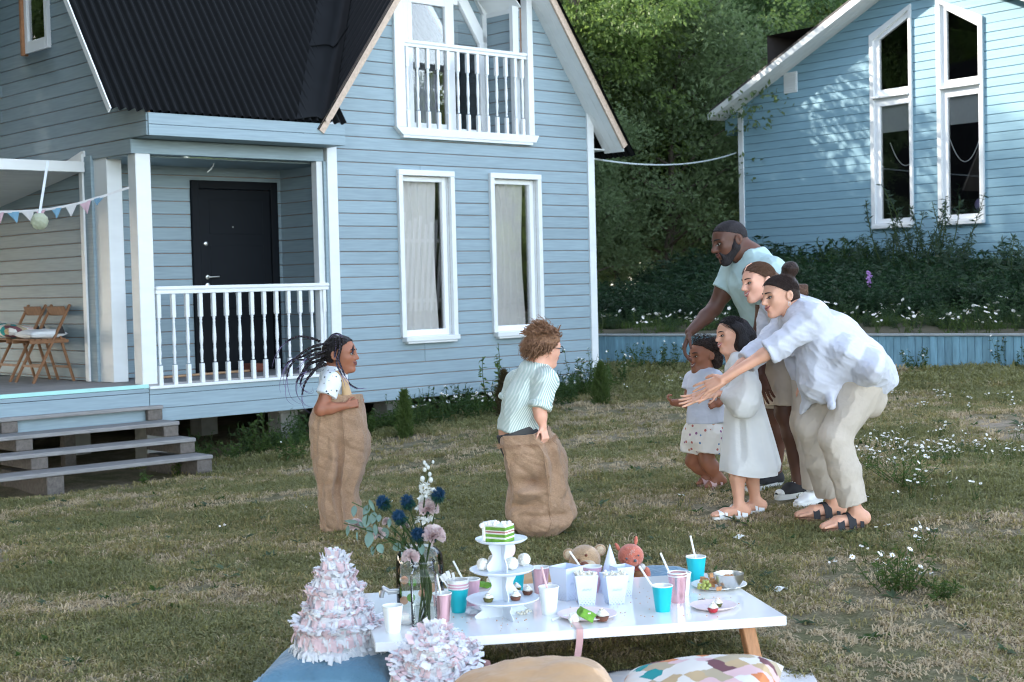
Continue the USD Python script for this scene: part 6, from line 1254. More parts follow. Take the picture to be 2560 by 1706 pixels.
# ------------------------------------------------------------------ people: bodies as smooth-blended distance fields, meshed as one surface
class SDF:
    def __init__(s, lo, hi, h):
        s.h = h; s.lo = np.asarray(lo, float)-3*h; s.n = np.ceil((np.asarray(hi, float)+3*h-s.lo)/h).astype(int)+1
        s.F = np.full(s.n, 1.0, np.float32)
    def put(s, fn, lo, hi, k, op='u'):
        a = np.maximum(np.floor((np.asarray(lo)-s.lo)/s.h).astype(int), 0); b = np.minimum(np.ceil((np.asarray(hi)-s.lo)/s.h).astype(int)+1, s.n)
        if np.any(b <= a): return s
        ax = [(s.lo[i]+s.h*np.arange(a[i], b[i])).astype(np.float32) for i in range(3)]
        d = fn(ax[0][:, None, None], ax[1][None, :, None], ax[2][None, None, :]).astype(np.float32)
        sl = tuple(slice(a[i], b[i]) for i in range(3)); F = s.F[sl]
        if op == 'u': hh = np.clip(.5+.5*(F-d)/k, 0, 1); s.F[sl] = F*(1-hh)+d*hh-k*hh*(1-hh)
        else: hh = np.clip(.5-.5*(F+d)/k, 0, 1); s.F[sl] = F*(1-hh)-d*hh+k*hh*(1-hh)
        return s
    def cone(s, a, b, ra, rb, k=.02, flat=None, cutb=False, cuta=False, op='u'):
        a, b = np.asarray(a, float), np.asarray(b, float); ba = b-a; L2 = max(ba@ba, 1e-9); L = math.sqrt(L2); m = (max(ra, rb)+k)*(1.0 if flat is None else max(1, flat[1]))+2*s.h
        def fn(X, Y, Z):
            px, py, pz = X-a[0], Y-a[1], Z-a[2]; t0 = (px*ba[0]+py*ba[1]+pz*ba[2])/L2; t = np.clip(t0, 0, 1)
            qx, qy, qz = px-t*ba[0], py-t*ba[1], pz-t*ba[2]
            if flat is not None:
                f = np.asarray(flat[0], float); w = (qx*f[0]+qy*f[1]+qz*f[2])*(1/flat[1]-1); qx, qy, qz = qx+w*f[0], qy+w*f[1], qz+w*f[2]
            d = np.sqrt(qx*qx+qy*qy+qz*qz)-(ra+(rb-ra)*t)
            if cutb: d = np.maximum(d, (t0-1)*L)
            if cuta: d = np.maximum(d, -t0*L)
            return d
        return s.put(fn, np.minimum(a, b)-m, np.maximum(a, b)+m, k, op)
    def chain(s, pts, rs, k=.02, **kw):
        for i in range(len(pts)-1): s.cone(pts[i], pts[i+1], rs[i], rs[i+1], k, **{q: (v if q not in ('cutb', 'cuta') else (v and (i == len(pts)-2 if q == 'cutb' else i == 0))) for q, v in kw.items()})
        return s
    def ell(s, c, R, r, k=.015, op='u', planes=()):
        c, R, r = np.asarray(c, float), np.asarray(R, float), np.asarray(r, float); m = r.max()+k+2*s.h; rm = r.min()
        def fn(X, Y, Z):
            p = (X-c[0], Y-c[1], Z-c[2]); q = [(p[0]*R[i, 0]+p[1]*R[i, 1]+p[2]*R[i, 2]) for i in range(3)]
            k0 = np.sqrt(sum((q[i]/r[i])**2 for i in range(3))); k1 = np.sqrt(sum((q[i]/r[i]**2)**2 for i in range(3)))
            d = k0*(k0-1)/np.maximum(k1, 1e-6)
            for n, o in planes: d = np.maximum(d, o-(q[0]*n[0]+q[1]*n[1]+q[2]*n[2]))
            return d
        return s.put(fn, c-m, c+m, k, op)
    def mesh(s, wr=None):
        F = s.F; n = np.array(F.shape); I = F < 0
        c = np.zeros(n-1, np.int8)
        for i in (0, 1):
            for j in (0, 1):
                for k in (0, 1): c += I[i:n[0]-1+i, j:n[1]-1+j, k:n[2]-1+k]
        act = np.argwhere((c > 0) & (c < 8)); ids = np.full(n-1, -1, np.int32); ids[tuple(act.T)] = np.arange(len(act))
        acc = np.zeros((len(act), 3)); cnt = np.zeros(len(act)); C8 = {}
        for i in (0, 1):
            for j in (0, 1):
                for k in (0, 1): C8[i, j, k] = F[act[:, 0]+i, act[:, 1]+j, act[:, 2]+k].astype(float)
        for ax in range(3):
            for u in (0, 1):
                for w in (0, 1):
                    p = [0, 0, 0]; o = [q for q in range(3) if q != ax]; p[o[0]], p[o[1]] = u, w; q = list(p); q[ax] = 1; a, b = C8[tuple(p)], C8[tuple(q)]
                    x = (a < 0) != (b < 0); t = np.where(x, a/np.where(x, a-b, 1), 0); pt = np.tile(np.array(p, float), (len(act), 1)); pt[:, ax] = t
                    acc[x] += pt[x]; cnt += x
        V = s.lo+(act+acc/np.maximum(cnt, 1)[:, None])*s.h; Q = []
        for ax in range(3):
            o = [q for q in range(3) if q != ax]; sl0 = [slice(1, n[q]-1) for q in range(3)]; sl0[ax] = slice(0, n[ax]-1); sl1 = list(sl0); sl1[ax] = slice(1, n[ax])
            a, b = I[tuple(sl0)], I[tuple(sl1)]; e = np.argwhere(a != b); off = np.array([1 if q != ax else 0 for q in range(3)]); flip = a[tuple(e.T)]; e = e+off
            d1, d2 = np.zeros(3, int), np.zeros(3, int); d1[o[0]] = 1; d2[o[1]] = 1
            g = lambda p: ids[tuple(p.T)]
            q = np.stack([g(e-d1-d2), g(e-d2), g(e), g(e-d1)], 1); 
            if ax == 1: flip = ~flip
            q[~flip] = q[~flip][:, ::-1]; Q.append(q)
        Q = np.vstack(Q); Q = Q[np.all(Q >= 0, axis=1)]
        Fc = np.vstack([Q[:, [0, 1, 2]], Q[:, [0, 2, 3]]])
        if wr is not None:
            tm_ = trimesh.Trimesh(V, Fc, process=False); V = V+tm_.vertex_normals*wr(V)[:, None]
        return V, Fc
def fit(pts, pad): P = np.vstack([np.atleast_2d(p) for p in pts]); return P.min(0)-pad, P.max(0)+pad
def unit(v): v = np.asarray(v, float); return v/np.linalg.norm(v)
def frame(fwd, up): f = unit(fwd); r = unit(np.cross(f, up)); u = np.cross(r, f); return np.array([f, -r, u])   # rows: forward, left, up
def wrinkle(amp, sc, st=(1, 1, 1), seed=0, sharp=True, axis=None):
    def fn(V):
        if axis is not None: ax_ = unit(axis); V = V-ax_*(V@ax_)[:, None]*.68
        if not sharp: return amp*(meshkit.fbm(V*np.array(st)*sc, 3, seed)-.5)*2
        W = V+.35/sc*np.stack([meshkit.noise(V*sc*.8+11, seed+1), meshkit.noise(V*sc*.8+23, seed+2), meshkit.noise(V*sc*.8+37, seed+3)], 1)
        o = 0
        for k, (m, a) in enumerate(((1., 1.), (2.1, .55), (4.3, .25))): o = o+a*((1-np.abs(meshkit.noise(W*np.array(st)*sc*m+k*7, seed+k)*2-1))**2.2-.35)
        return amp*o
    return fn
def skin(name, c, v=.10): return mat(name, c, .48, v, 9.0, bump=.08, bscale=120., spec=.4, sss=.12)
def head_sdf(S, c, R, H, nose=1.0, jaw=1.0, child=0.0):
    P = lambda x, y, z: c+H*(x*R[0]+y*R[1]+z*R[2])
    S.ell(P(-.04, 0, .13), R, H*np.array([.445, .345+.02*child, .37]), .02)
    S.ell(P(.14, 0, -.10), R, H*np.array([.25, .238*(.6+.4*jaw), .34]), .028*H/.22)
    S.cone(P(.20, 0, -.24), P(.27, 0, -.385), H*.14*jaw, H*.08*jaw, .03*H/.22)
    for s_ in (1, -1):
        S.cone(P(.02, .22*s_, -.16), P(.22, .07*s_, -.37), H*.085*jaw, H*.05*jaw, .030*H/.22)
        S.ell(P(.235, .155*s_, -.085), R, H*np.array([.11, .10, .09]), .03*H/.22)
        S.cone(P(.35, .06*s_, .115), P(.29, .20*s_, .10), H*.045, H*.035, .02*H/.22)
        S.ell(P(.375, .125*s_, .035), R, H*np.array([.05, .07, .045]), .018*H/.22, op='s')
        S.ell(P(.318, .125*s_, .03), R, H*np.array([.052, .056, .05]), .008*H/.22)
        S.ell(P(-.055, .385*s_, -.01), frame(R[0]*.85+R[2]*.2-R[1]*s_*.5, R[2]), H*np.array([.092, .034, .135]), .005*H/.22)
        S.ell(P(-.03, .420*s_, .005), R, H*np.array([.050, .028, .080]), .005*H/.22, op='s')
        S.ell(P(.415, .045*s_, -.105), R, H*np.array([.045, .04, .032])*nose, .012*H/.22)
    S.cone(P(.365, 0, .10), P(.47+.03*nose, 0, -.085), H*.036, H*.045*nose, .018*H/.22)
    S.ell(P(.385, 0, -.205), R, H*np.array([.05, .10, .030]), .014*H/.22); S.ell(P(.372, 0, -.265), R, H*np.array([.05, .085, .032]), .014*H/.22)
    S.ell(P(.345, 0, -.405), R, H*np.array([.06, .075, .055]), .03*H/.22)
    from scipy.ndimage import map_coordinates
    xs = np.linspace(.62, .05, 230)
    def on(y, z, off=0.0):
        q = np.array([P(x, y, z) for x in xs]); f = map_coordinates(S.F, ((q-S.lo)/S.h).T, order=1, mode='nearest'); k = int(np.argmax(f < 0)); return P(xs[k]+off, y, z)
    P.on = on
    return P
LIPM = {}
def face_parts(t, P, R, H, lip, iris=(.03, .018, .012), brow=(.03, .02, .015), smile=.6, teeth=False, browm=None):
    if 'eyeball' not in LIPM: LIPM['eyeball'] = mat('eye_white', (.42, .40, .38), .25, .02, 5.0); LIPM['teeth'] = mat('teeth', (.70, .68, .62), .3, .02, 5.0)
    key = 'iris_%d' % int(iris[0]*1000)
    if key not in LIPM: LIPM[key] = mat(key, iris, .15, .05, 5.0)
    bk = 'brow_%d_%d' % (int(brow[0]*1000), int(brow[1]*1000))
    if bk not in LIPM: LIPM[bk] = mat(bk, brow, .8, .1, 5.0)
    if 'mouth' not in LIPM: LIPM['mouth'] = mat('mouth_line', (.06, .02, .02), .5, .05, 5.)
    u = np.linspace(-1, 1, 11); squint = 1-.25*max(0, smile-.5)
    for s_ in (1, -1):
        cy, cz_ = .130, .030
        G = np.array([[P.on((cy+.066*x)*s_, cz_+.012*x+.030*squint*v*(1-x*x)**.7, .004) for v in (-.8, -.3, .3, 1)] for x in u]); obj('eye', MB().grid(G), LIPM['eyeball'], t, smooth=True)
        e = MB(); c = P.on((cy-.004)*s_, cz_+.002, .007); rr = [P.on((cy-.004+.027*math.cos(x))*s_, cz_+.002+.026*squint*math.sin(x), .006) for x in np.linspace(0, 6.283, 13)[:-1]]; e.add(np.array([c]+rr), [[0, 1+i, 1+(i+1) % 12] for i in range(12)]); obj('iris', e, LIPM[key], t)
        e = MB(); e.tube([P.on((cy+.072*x)*s_, cz_+.013*x+.031*squint*(1-x*x)**.7, .005) for x in u], H*np.array([.006, .010, .012, .012, .012, .012, .012, .012, .011, .009, .006])*.9, 5); e.tube([P.on((cy+.066*x)*s_, cz_+.012*x-.027*squint*(1-x*x)**.7, .003) for x in u], H*.0045, 5); obj('eyelash', e, LIPM[bk], t, smooth=True)
        e = MB(); w = np.linspace(0, 1, 9); e.tube([P.on((.055+.17*v)*s_, .142+.020*math.sin(v*2.9)-.012*v, .002) for v in w], H*np.array([.014, .017, .018, .018, .017, .015, .012, .009, .005]), 6); obj('eyebrow', e, LIPM[bk], t, smooth=True)
    up_ = smile*.050; wd = .105+.025*smile; u = np.linspace(-1, 1, 15); ab = np.abs(u); op = .018 if teeth else .0
    e = MB(); e.tube([P.on(wd*v, -.205+up_*v*v-.007*math.cos(v*4)+op*(1-v*v)*.3, .002) for v in u], H*np.interp(ab, [0, .6, 1], [.021, .017, .006]), 6); e.tube([P.on(wd*.95*v, -.250-op*(1-v*v)-.008*(1-v*v)+(up_+.035)*v*v, .002) for v in u], H*np.interp(ab, [0, .6, 1], [.027, .020, .006]), 6); obj('lips', e, lip, t, smooth=True)
    if teeth: obj('teeth', MB().grid(np.array([[P.on(wd*.86*v, -.228+(up_+.010)*v*v-op*.5*(1-v*v)+.016*q*(1-v*v), .004) for q in (-1, 0, 1)] for v in u])), LIPM['teeth'], t, smooth=True)
    else: e = MB(); e.tube([P.on(wd*v, -.226+(up_+.012)*v*v, .016) for v in u], H*.006, 5); obj('mouth_line', e, LIPM['mouth'], t)
def hand_sdf(S, w, d, n, side, L, curl=.35, spread=.12, thumb=.9):
    """w wrist, d pointing direction, n palm normal, side: direction towards the thumb; L hand length; curl in radians per joint"""
    d = unit(d); n = unit(n-d*np.dot(n, d)); s = unit(np.cross(n, d)); s = s if s@np.asarray(side) > 0 else -s; pw = L*.20; pl = L*.50; r = L*.046
    for q in (-.8, -.27, .27, .8): S.cone(w+s*pw*q*.65+d*L*.04, w+s*pw*q+d*pl, L*.075, L*.058, .006)
    for i, (q, fl) in enumerate(((.82, .44), (.28, .50), (-.27, .46), (-.80, .36))):
        p = w+s*pw*q*1.03+d*pl; a = q*spread; dd = unit(d*math.cos(a)+s*math.sin(a)); ang = 0; pts = [p]
        for seg in (.45, .32, .23): ang += curl*(1+.12*i); v = dd*math.cos(ang)+n*math.sin(ang); pts.append(pts[-1]+v*L*fl*seg)
        S.chain(pts, [r*1.02, r*.95, r*.85, r*.72], .003)
    b = w+s*pw*.75+d*L*.12; t1 = b+unit(s*thumb+d*.75+n*.35)*L*.20; t2 = t1+unit(s*thumb*.45+d+n*.4)*L*.16; t3 = t2+unit(s*.1+d+n*(.35+curl*.5))*L*.12; S.chain([w+s*pw*.3+d*L*.10, b, t1], [L*.07, L*.075, r*1.15], .008); S.chain([t1, t2, t3], [r*1.15, r*1.02, r*.8], .003)
def foot_sdf(S, ank, heel, toe, r):
    S.cone(ank, heel+[0, 0, r*.9], r*.95, r*.85, .02); S.cone(heel+[0, 0, r*.8], heel*.35+toe*.65+[0, 0, r*.75], r*.8, r*.78, .02); S.cone(heel*.35+toe*.65+[0, 0, r*.65], toe+[0, 0, r*.42], r*.78, r*.45, .015)
    f = unit(toe-heel); sd = unit(np.cross(f, [0, 0, 1]))
    for q, e in ((-.75, .0), (-.3, .012), (.15, .010), (.55, .002), (.9, -.010)): S.cone(heel*.25+toe*.75+sd*q*r*.8+[0, 0, r*.5], toe+sd*q*r*.9+f*e+[0, 0, r*.32], r*.26, r*.22, .006)
def foot_outline(heel, toe, w, n=30):
    f = unit(toe-heel); L = np.linalg.norm(toe-heel); sd = unit(np.cross(f, [0, 0, 1])); a = np.linspace(0, 2*np.pi, n, endpoint=False)
    x = .5-.5*np.cos(a); wd = w*(.78+.24*x)*np.abs(np.sin(a))**.62*np.sign(np.sin(a)); return [heel+f*L*xx+sd*y for xx, y in zip(x, wd)]
def sole(t, heel, toe, w, h, m, name='sole', z0=0.0):
    o = np.array(foot_outline(heel, toe, w)); R_ = np.stack([o+[0, 0, z0+.001], o+[0, 0, z0+h*.7], (o-o.mean(0))*.985+o.mean(0)+[0, 0, z0+h]]); obj(name, MB().rings(R_, cap0=True, cap1=True), m, t, smooth=40)
def strap(t, heel, toe, q, w, hgt, width, m, name='strap', lean=0.0):
    """band over the foot at fraction q from heel to toe"""
    f = unit(toe-heel); L = np.linalg.norm(toe-heel); sd = unit(np.cross(f, [0, 0, 1])); a = np.linspace(0, np.pi, 13); c = heel+f*L*q
    P = np.array([c+sd*w*math.cos(x)+np.array([0, 0, .012+hgt*math.sin(x)])+f*lean*math.cos(x) for x in a]); G = np.stack([P-f*width/2, P+f*width/2], 1); G2 = G+np.array([0, 0, .003])
    obj(name, MB().grid(G2).grid(G[:, ::-1]), m, t, smooth=True)
def shoe(t, heel, toe, w, h, m, sm, lace=None, cap=None):
    f = unit(toe-heel); L = np.linalg.norm(toe-heel); sole(t, heel-f*.006, toe+f*.008, w*1.06, .032, sm)
    S = SDF(*fit([heel, toe], w+.12), .0045); sd = unit(np.cross(f, [0, 0, 1])); S.cone(heel+f*L*.13+[0, 0, .05], heel+f*L*.55+[0, 0, .05], w*.80, w*.92, .02); S.cone(heel+f*L*.55+[0, 0, .048], toe-f*L*.15+[0, 0, .034], w*.92, w*.72, .02, flat=((0, 0, 1), .62)); S.cone(heel+f*L*.14+[0, 0, .05], heel+f*L*.17+[0, 0, h], w*.78, w*.72, .02, cutb=True)
    S.put(lambda X, Y, Z: (Z-(heel[2]+.02))+0*X+0*Y, S.lo, S.lo+S.h*(S.n-1), .002, 's') if False else None
    V, F = S.mesh(); V[:, 2] = np.maximum(V[:, 2], heel[2]+.022); obj('upper', (V, F), m, t, smooth=True)
    if cap is not None: S2 = SDF(*fit([toe], w+.1), .0045); S2.ell(toe-f*L*.11+[0, 0, .036], frame(f, (0, 0, 1)), np.array([L*.13, w*.80, .028]), .01); V, F = S2.mesh(); V[:, 2] = np.maximum(V[:, 2], heel[2]+.022); obj('toe_cap', (V, F), cap, t, smooth=True)
    if lace is not None:
        e = MB()
        for k in range(6):
            q = .36+.065*k; z = .098-.009*k-.02*max(0, q-.55)*4; c = heel+f*L*q+[0, 0, z]; e.tube([c-sd*w*.42-[0, 0, .008], c+[0, 0, .006], c+sd*w*.42-[0, 0, .008]+f*.012], .0038, 5); e.tube([c+sd*w*.42-[0, 0, .008], c+[0, 0, .008]+f*.006, c-sd*w*.42-[0, 0, .008]+f*.014], .0038, 5)
        obj('laces', e, lace, t, smooth=True)
def hair_shell(t, name, c, R, H, m, grow=.035, planes=(), extra=None, h=.004, wr=None, base=(.445, .345, .37), back=None):
    S = SDF(*fit([c], H*1.2), h); S.ell(c+H*(-.04*R[0]+.13*R[2]), R, H*(np.array(base)+grow), .01, planes=[(n, o*H) for n, o in planes])
    if back: S.ell(c+H*(-.06*R[0]+.08*R[2]), R, H*(np.array(base)+grow*.9+np.array([-.02, -.01, .02])), .012, planes=[((-1, 0, 0), back*H), ((0, 0, 1), -.42*H)])
    if extra: extra(S)
    V, F = S.mesh(wr); return obj(name, (V, F), m, t, smooth=True)
def strands_over(t, name, c, R, H, m, n, seed, target, region, grow=.05, base=(.445, .345, .37), width=.0012, jit=.018, stop=.95):
    rng = np.random.default_rng(seed); st = []; tg = unit(target)
    while len(st) < n:
        g = unit(rng.normal(0, 1, 3))
        if not region(g): continue
        u = np.linspace(0, stop, 12)[:, None]; q = g*(1-u)+tg*u+rng.normal(0, .02, 3)*np.sin(u*3.1); q /= np.linalg.norm(q, axis=1, keepdims=True); k = grow+rng.uniform(-.004, jit)
        st.append(c+H*(-.04*R[0]+.13*R[2])+H*((q*(np.array(base)+k))@R))
    return curves(name, st, [width*.7, width, width*.6], m, t)
def hair_mat(name, c1, c2, rough=.42):
    return material(name, {'tc': ('geometry', {}), 'm': ('mapping', {'scale': (60., 60., 22.)}), 'n': ('noise_texture', {'scale': 3.0, 'detail': 4.0, 'distortion': .6}), 'r': ('rgb_ramp', {'ramp': [(.3, c1), (.7, c2)]}), 'b': ('bump', {'strength': .8, 'distance': .006}), 'p': ('principled_bsdf', {'roughness': rough, 'specular_ior_level': .22})}, [('tc.position', 'm.vector'), ('m.vector', 'n.vector'), ('n.fac', 'r.fac'), ('n.fac', 'b.height'), ('r.color', 'p.base_color'), ('b.normal', 'p.normal')])
def locks(t, name, c, R, H, n, m, length, seed, region, flow, width=.0016, curl=.02, k=9, jit=.25):
    """hair as many curved strands rooted on the skull"""
    rng = np.random.default_rng(seed); st = []
    while len(st) < n:
        g = unit(rng.normal(0, 1, 3))
        if not region(g): continue
        p = c+H*(-.04*R[0]+.13*R[2])+H*((.455*g[0])*R[0]+(.355*g[1])*R[1]+(.38*g[2])*R[2]); nr = g@R; fl = flow(g)@R; d = unit(nr*.15+fl*1.2+rng.normal(0, jit, 3)); L = length*rng.uniform(.6, 1.15); ph = rng.uniform(0, 6.28, 2); s1 = unit(np.cross(d, nr)+1e-6); q = [p-nr*.006]; v = unit(nr*.45+d*.7)
        for i in range(1, k): u_ = i/(k-1); v = unit(v*.6+d*.5-np.array([0, 0, .25])*u_+(q[-1]-c)*.0); q.append(q[-1]+v*L/k+s1*curl*math.sin(u_*7+ph[0])*.18+nr*curl*math.cos(u_*6+ph[1])*.12)
        st.append(np.array(q))
    return curves(name, st, [width*2, width*2, width*.8], m, t)
SK_DARK = skin('deep_brown_skin', (0.0935, 0.0408, 0.0266)); SK_BROWN = skin('brown_skin', (0.2565, 0.1, 0.0551)); SK_TAN = skin('tan_skin', (0.3078, 0.1275, 0.0712)); SK_FAIR = skin('fair_skin', (0.6612, 0.3519, 0.2517)); SK_OLIVE = skin('light_olive_skin', (0.57, 0.306, 0.209))
LIP_D = mat('dark_lip', (.16, .055, .05), .4, .05, 8.); LIP_P = mat('rose_lip', (.44, .16, .15), .4, .05, 8.)
LINEN = mat('white_linen_cloth', (0.5983, 0.6003, 0.5962), .8, .03, 8.0, bump=.25, bscale=26., sheen=.2, bdist=.012); SHIRTW = mat('white_cotton_shirt', (0.529, 0.5504, 0.6307), .75, .025, 8.0, bump=.3, bscale=18., sheen=.15, bdist=.014); TEEM = mat('pale_mint_tee', (0.378, 0.51, 0.5146), .85, .03, 8.0, bump=.25, bscale=16., bdist=.012); BEIGE = mat('beige_denim', (0.47, 0.414, 0.3526), .85, .06, 9.0, bump=.4, bscale=24., bdist=.012); SHORTB = mat('cream_shorts', (0.5, 0.4232, 0.344), .85, .05, 9.0, bump=.4, bscale=22., bdist=.012)
HAIR_BLK = hair_mat('black_hair', (.004, .003, .004), (.015, .012, .012)); HAIR_DK = hair_mat('dark_brown_hair', (.010, .006, .005), (.036, .020, .015)); HAIR_BR = hair_mat('brown_hair', (.050, .024, .014), (.125, .066, .040)); HAIR_GB = hair_mat('tousled_brown_hair', (.13, .065, .035), (.30, .165, .095)); HAIR_CR = hair_mat('short_cropped_hair', (.012, .010, .012), (.03, .026, .028), .75)
BLACKC = mat('black_canvas', (.018, .018, .022), .8, .1, 20.); RUBW = mat('white_rubber', (.72, .72, .70), .5, .04, 8.); CORK = mat('brown_cork_sole', (.17, .09, .05), .8, .2, 60.); WLEA = mat('white_leather', (.72, .73, .74), .45, .03, 8.)
Pz3 = lambda x, y: (1640+.28067*x, 520+.28067*y)
Pz4 = lambda x, y: (1640+.28067*x, 900+.28067*y)

def put_ground(p, lift=0.0): p = np.array(p, float); p[2] = float(gz(p[0], p[1]))+lift; return p
# ---- the man
def man():
    D = 9.3; a = lambda x, y, dd=0.: at_d(*Pz3(x, y), D+dd); b = lambda x, y, dd=0.: at_d(*Pz4(x, y), D+dd)
    t = thing('person', 'bearded man in pale mint tee and cream shorts reaching his arm down and forward', 'person', group=None)
    H = .252; R = frame((-.90, -.30, -.30), (-.28, 0, 1)); hc = a(655, 300); nb = a(838, 440, .0)
    rs, ls = a(700, 575, .17), a(1035, 580, -.16); re, rwr = a(520, 895, .16), a(300, 1110, .06); le, lwr = a(930, 1120, -.12), b(925, 130, -.22)
    chest = a(890, 640); hip = b(1105, 30, .0); rh, lh = b(1055, 70, .10), b(1150, 70, -.10); rk, lk = b(1045, 470, .12), b(1150, 470, -.12)
    lheel, ltoe = put_ground(b(1330, 1120, -.12)), put_ground(b(1075, 1145, -.20)); rheel, rtoe = put_ground(b(1125, 1075, .22)), put_ground(b(800, 1085, .12))
    la, ra = lheel+unit(ltoe-lheel)*.05+[0, 0, .10], rheel+unit(rtoe-rheel)*.05+[0, 0, .10]
    S = SDF(*fit([hc, rs, ls, re, rwr, le, lwr, hip, lheel, ltoe, rheel, rtoe], .24), .0052)
    P = head_sdf(S, hc, R, H, 1.2, 1.12)
    S.cone(P(-.16, 0, -.12), nb, .066, .078, .04); S.cone(nb, chest, .085, .11, .05); S.cone(chest, hip, .12, .12, .05)
    S.cone(P(.20, 0, -.30), P(.29, 0, -.42), H*.13, H*.10, .02)
    for s0, e, w in ((rs, re, rwr), (ls, le, lwr)): S.cone(nb*.4+s0*.6, s0, .07, .068, .04); S.chain([s0, s0*.5+e*.5, e], [.062, .060, .047], .03); S.chain([e, e*.65+w*.35, w], [.047, .047, .030], .02)
    hand_sdf(S, rwr, b(-2380, 0)*0+(a(262, 1215, .05)-rwr), np.array([.55, .1, .75]), np.array([.2, -1, -.3]), .205, .42, .1)
    hand_sdf(S, lwr, b(985, 330, -.24)-lwr, np.array([.4, .8, 0]), np.array([-1, 0, 0]), .20, .25, .08)
    for h_, k_, an in ((lh, lk, la), (rh, rk, ra)): S.chain([h_, k_], [.095, .064], .04); c = k_*.68+an*.32+np.array([.022, 0, 0]); S.chain([k_, c, an], [.060, .064, .036], .03)
    for an, he, to in ((la, lheel, ltoe), (ra, rheel, rtoe)): S.cone(an, he*.7+to*.3+[0, 0, .05], .038, .036, .02)
    obj('body', S.mesh(), SK_DARK, t, smooth=True)
    face_parts(t, P, R, H, LIP_D, brow=(.008, .006, .006), smile=.5)
    hair_shell(t, 'hair', hc, R, H, HAIR_CR, .012, [((-.47, 0, .883), .03)], wr=wrinkle(.0012, 90., sharp=False), back=.16)
    B = SDF(*fit([hc], H*.9), .0035)       # beard
    B.cone(P(.20, 0, -.25), P(.275, 0, -.40), H*.15*1.12+.012, H*.095*1.12+.012, .02)
    for s_ in (1, -1): B.cone(P(.02, .22*s_, -.17), P(.22, .07*s_, -.38), H*.10+.013, H*.068+.012, .02); B.cone(P(.0, .325*s_, .02), P(.03, .30*s_, -.16), H*.040, H*.075, .012)
    B.ell(P(.30, 0, -.085), R, H*np.array([.40, .30, .085]), .012, 's'); B.ell(P(.43, 0, -.232), R, H*np.array([.10, .105, .045]), .008, 's')
    for s_ in (1, -1): B.cone(P(.432, .01*s_, -.160), P(.395, .11*s_, -.195), H*.022, H*.020, .006); B.cone(P(.39, .115*s_, -.20), P(.345, .12*s_, -.33), H*.022, H*.04, .01)
    obj('beard', B.mesh(wrinkle(.0015, 110., sharp=False)), HAIR_CR, t, smooth=True)
    C = SDF(*fit([nb, rs, ls, hip, re], .28), .006)
    C.cone(a(845, 455), chest, .105, .165, .07, flat=(unit((.75, .66, 0)), .9)); C.cone(chest, hip, .168, .165, .08, flat=(unit((.75, .66, 0)), .82)); C.cone(hip, hip+[0, 0, -.06], .165, .17, .04, flat=(unit((.75, .66, 0)), .82), cutb=True)
    for s0, e in ((rs, re), (ls, le)): q = s0*.48+e*.52; C.cone(nb*.35+s0*.65+[0, 0, -.03], s0, .095, .088, .05); C.cone(s0, q, .086, .084, .035, cutb=True)
    C.cone(a(770, 430), a(838, 420)+[0, 0, .05], .07, .085, .01, op='s')
    obj('tee_shirt', C.mesh(wrinkle(.009, 8., (1, 1, 1), 3, axis=(.35, 0, -1))), TEEM, t, smooth=True)
    Q = SDF(*fit([hip, lk, rk], .26), .006); Q.cone(hip+[0, 0, .05], hip+[0, 0, -.08], .155, .165, .06, flat=((0, 1, 0), .95))
    for h_, k_ in ((lh, lk), (rh, rk)): q = h_*.16+k_*.84; Q.cone(h_, q, .125, .112, .035, cutb=True)
    obj('shorts', Q.mesh(wrinkle(.010, 9., (1, 1, 1), 5, axis=(.5, .3, -.8))), SHORTB, t, smooth=True)
    for he, to in ((lheel, ltoe), (rheel, rtoe)): shoe(t, he, to, .052, .10, BLACKC, RUBW, RUBW, RUBW)
    return t
man()
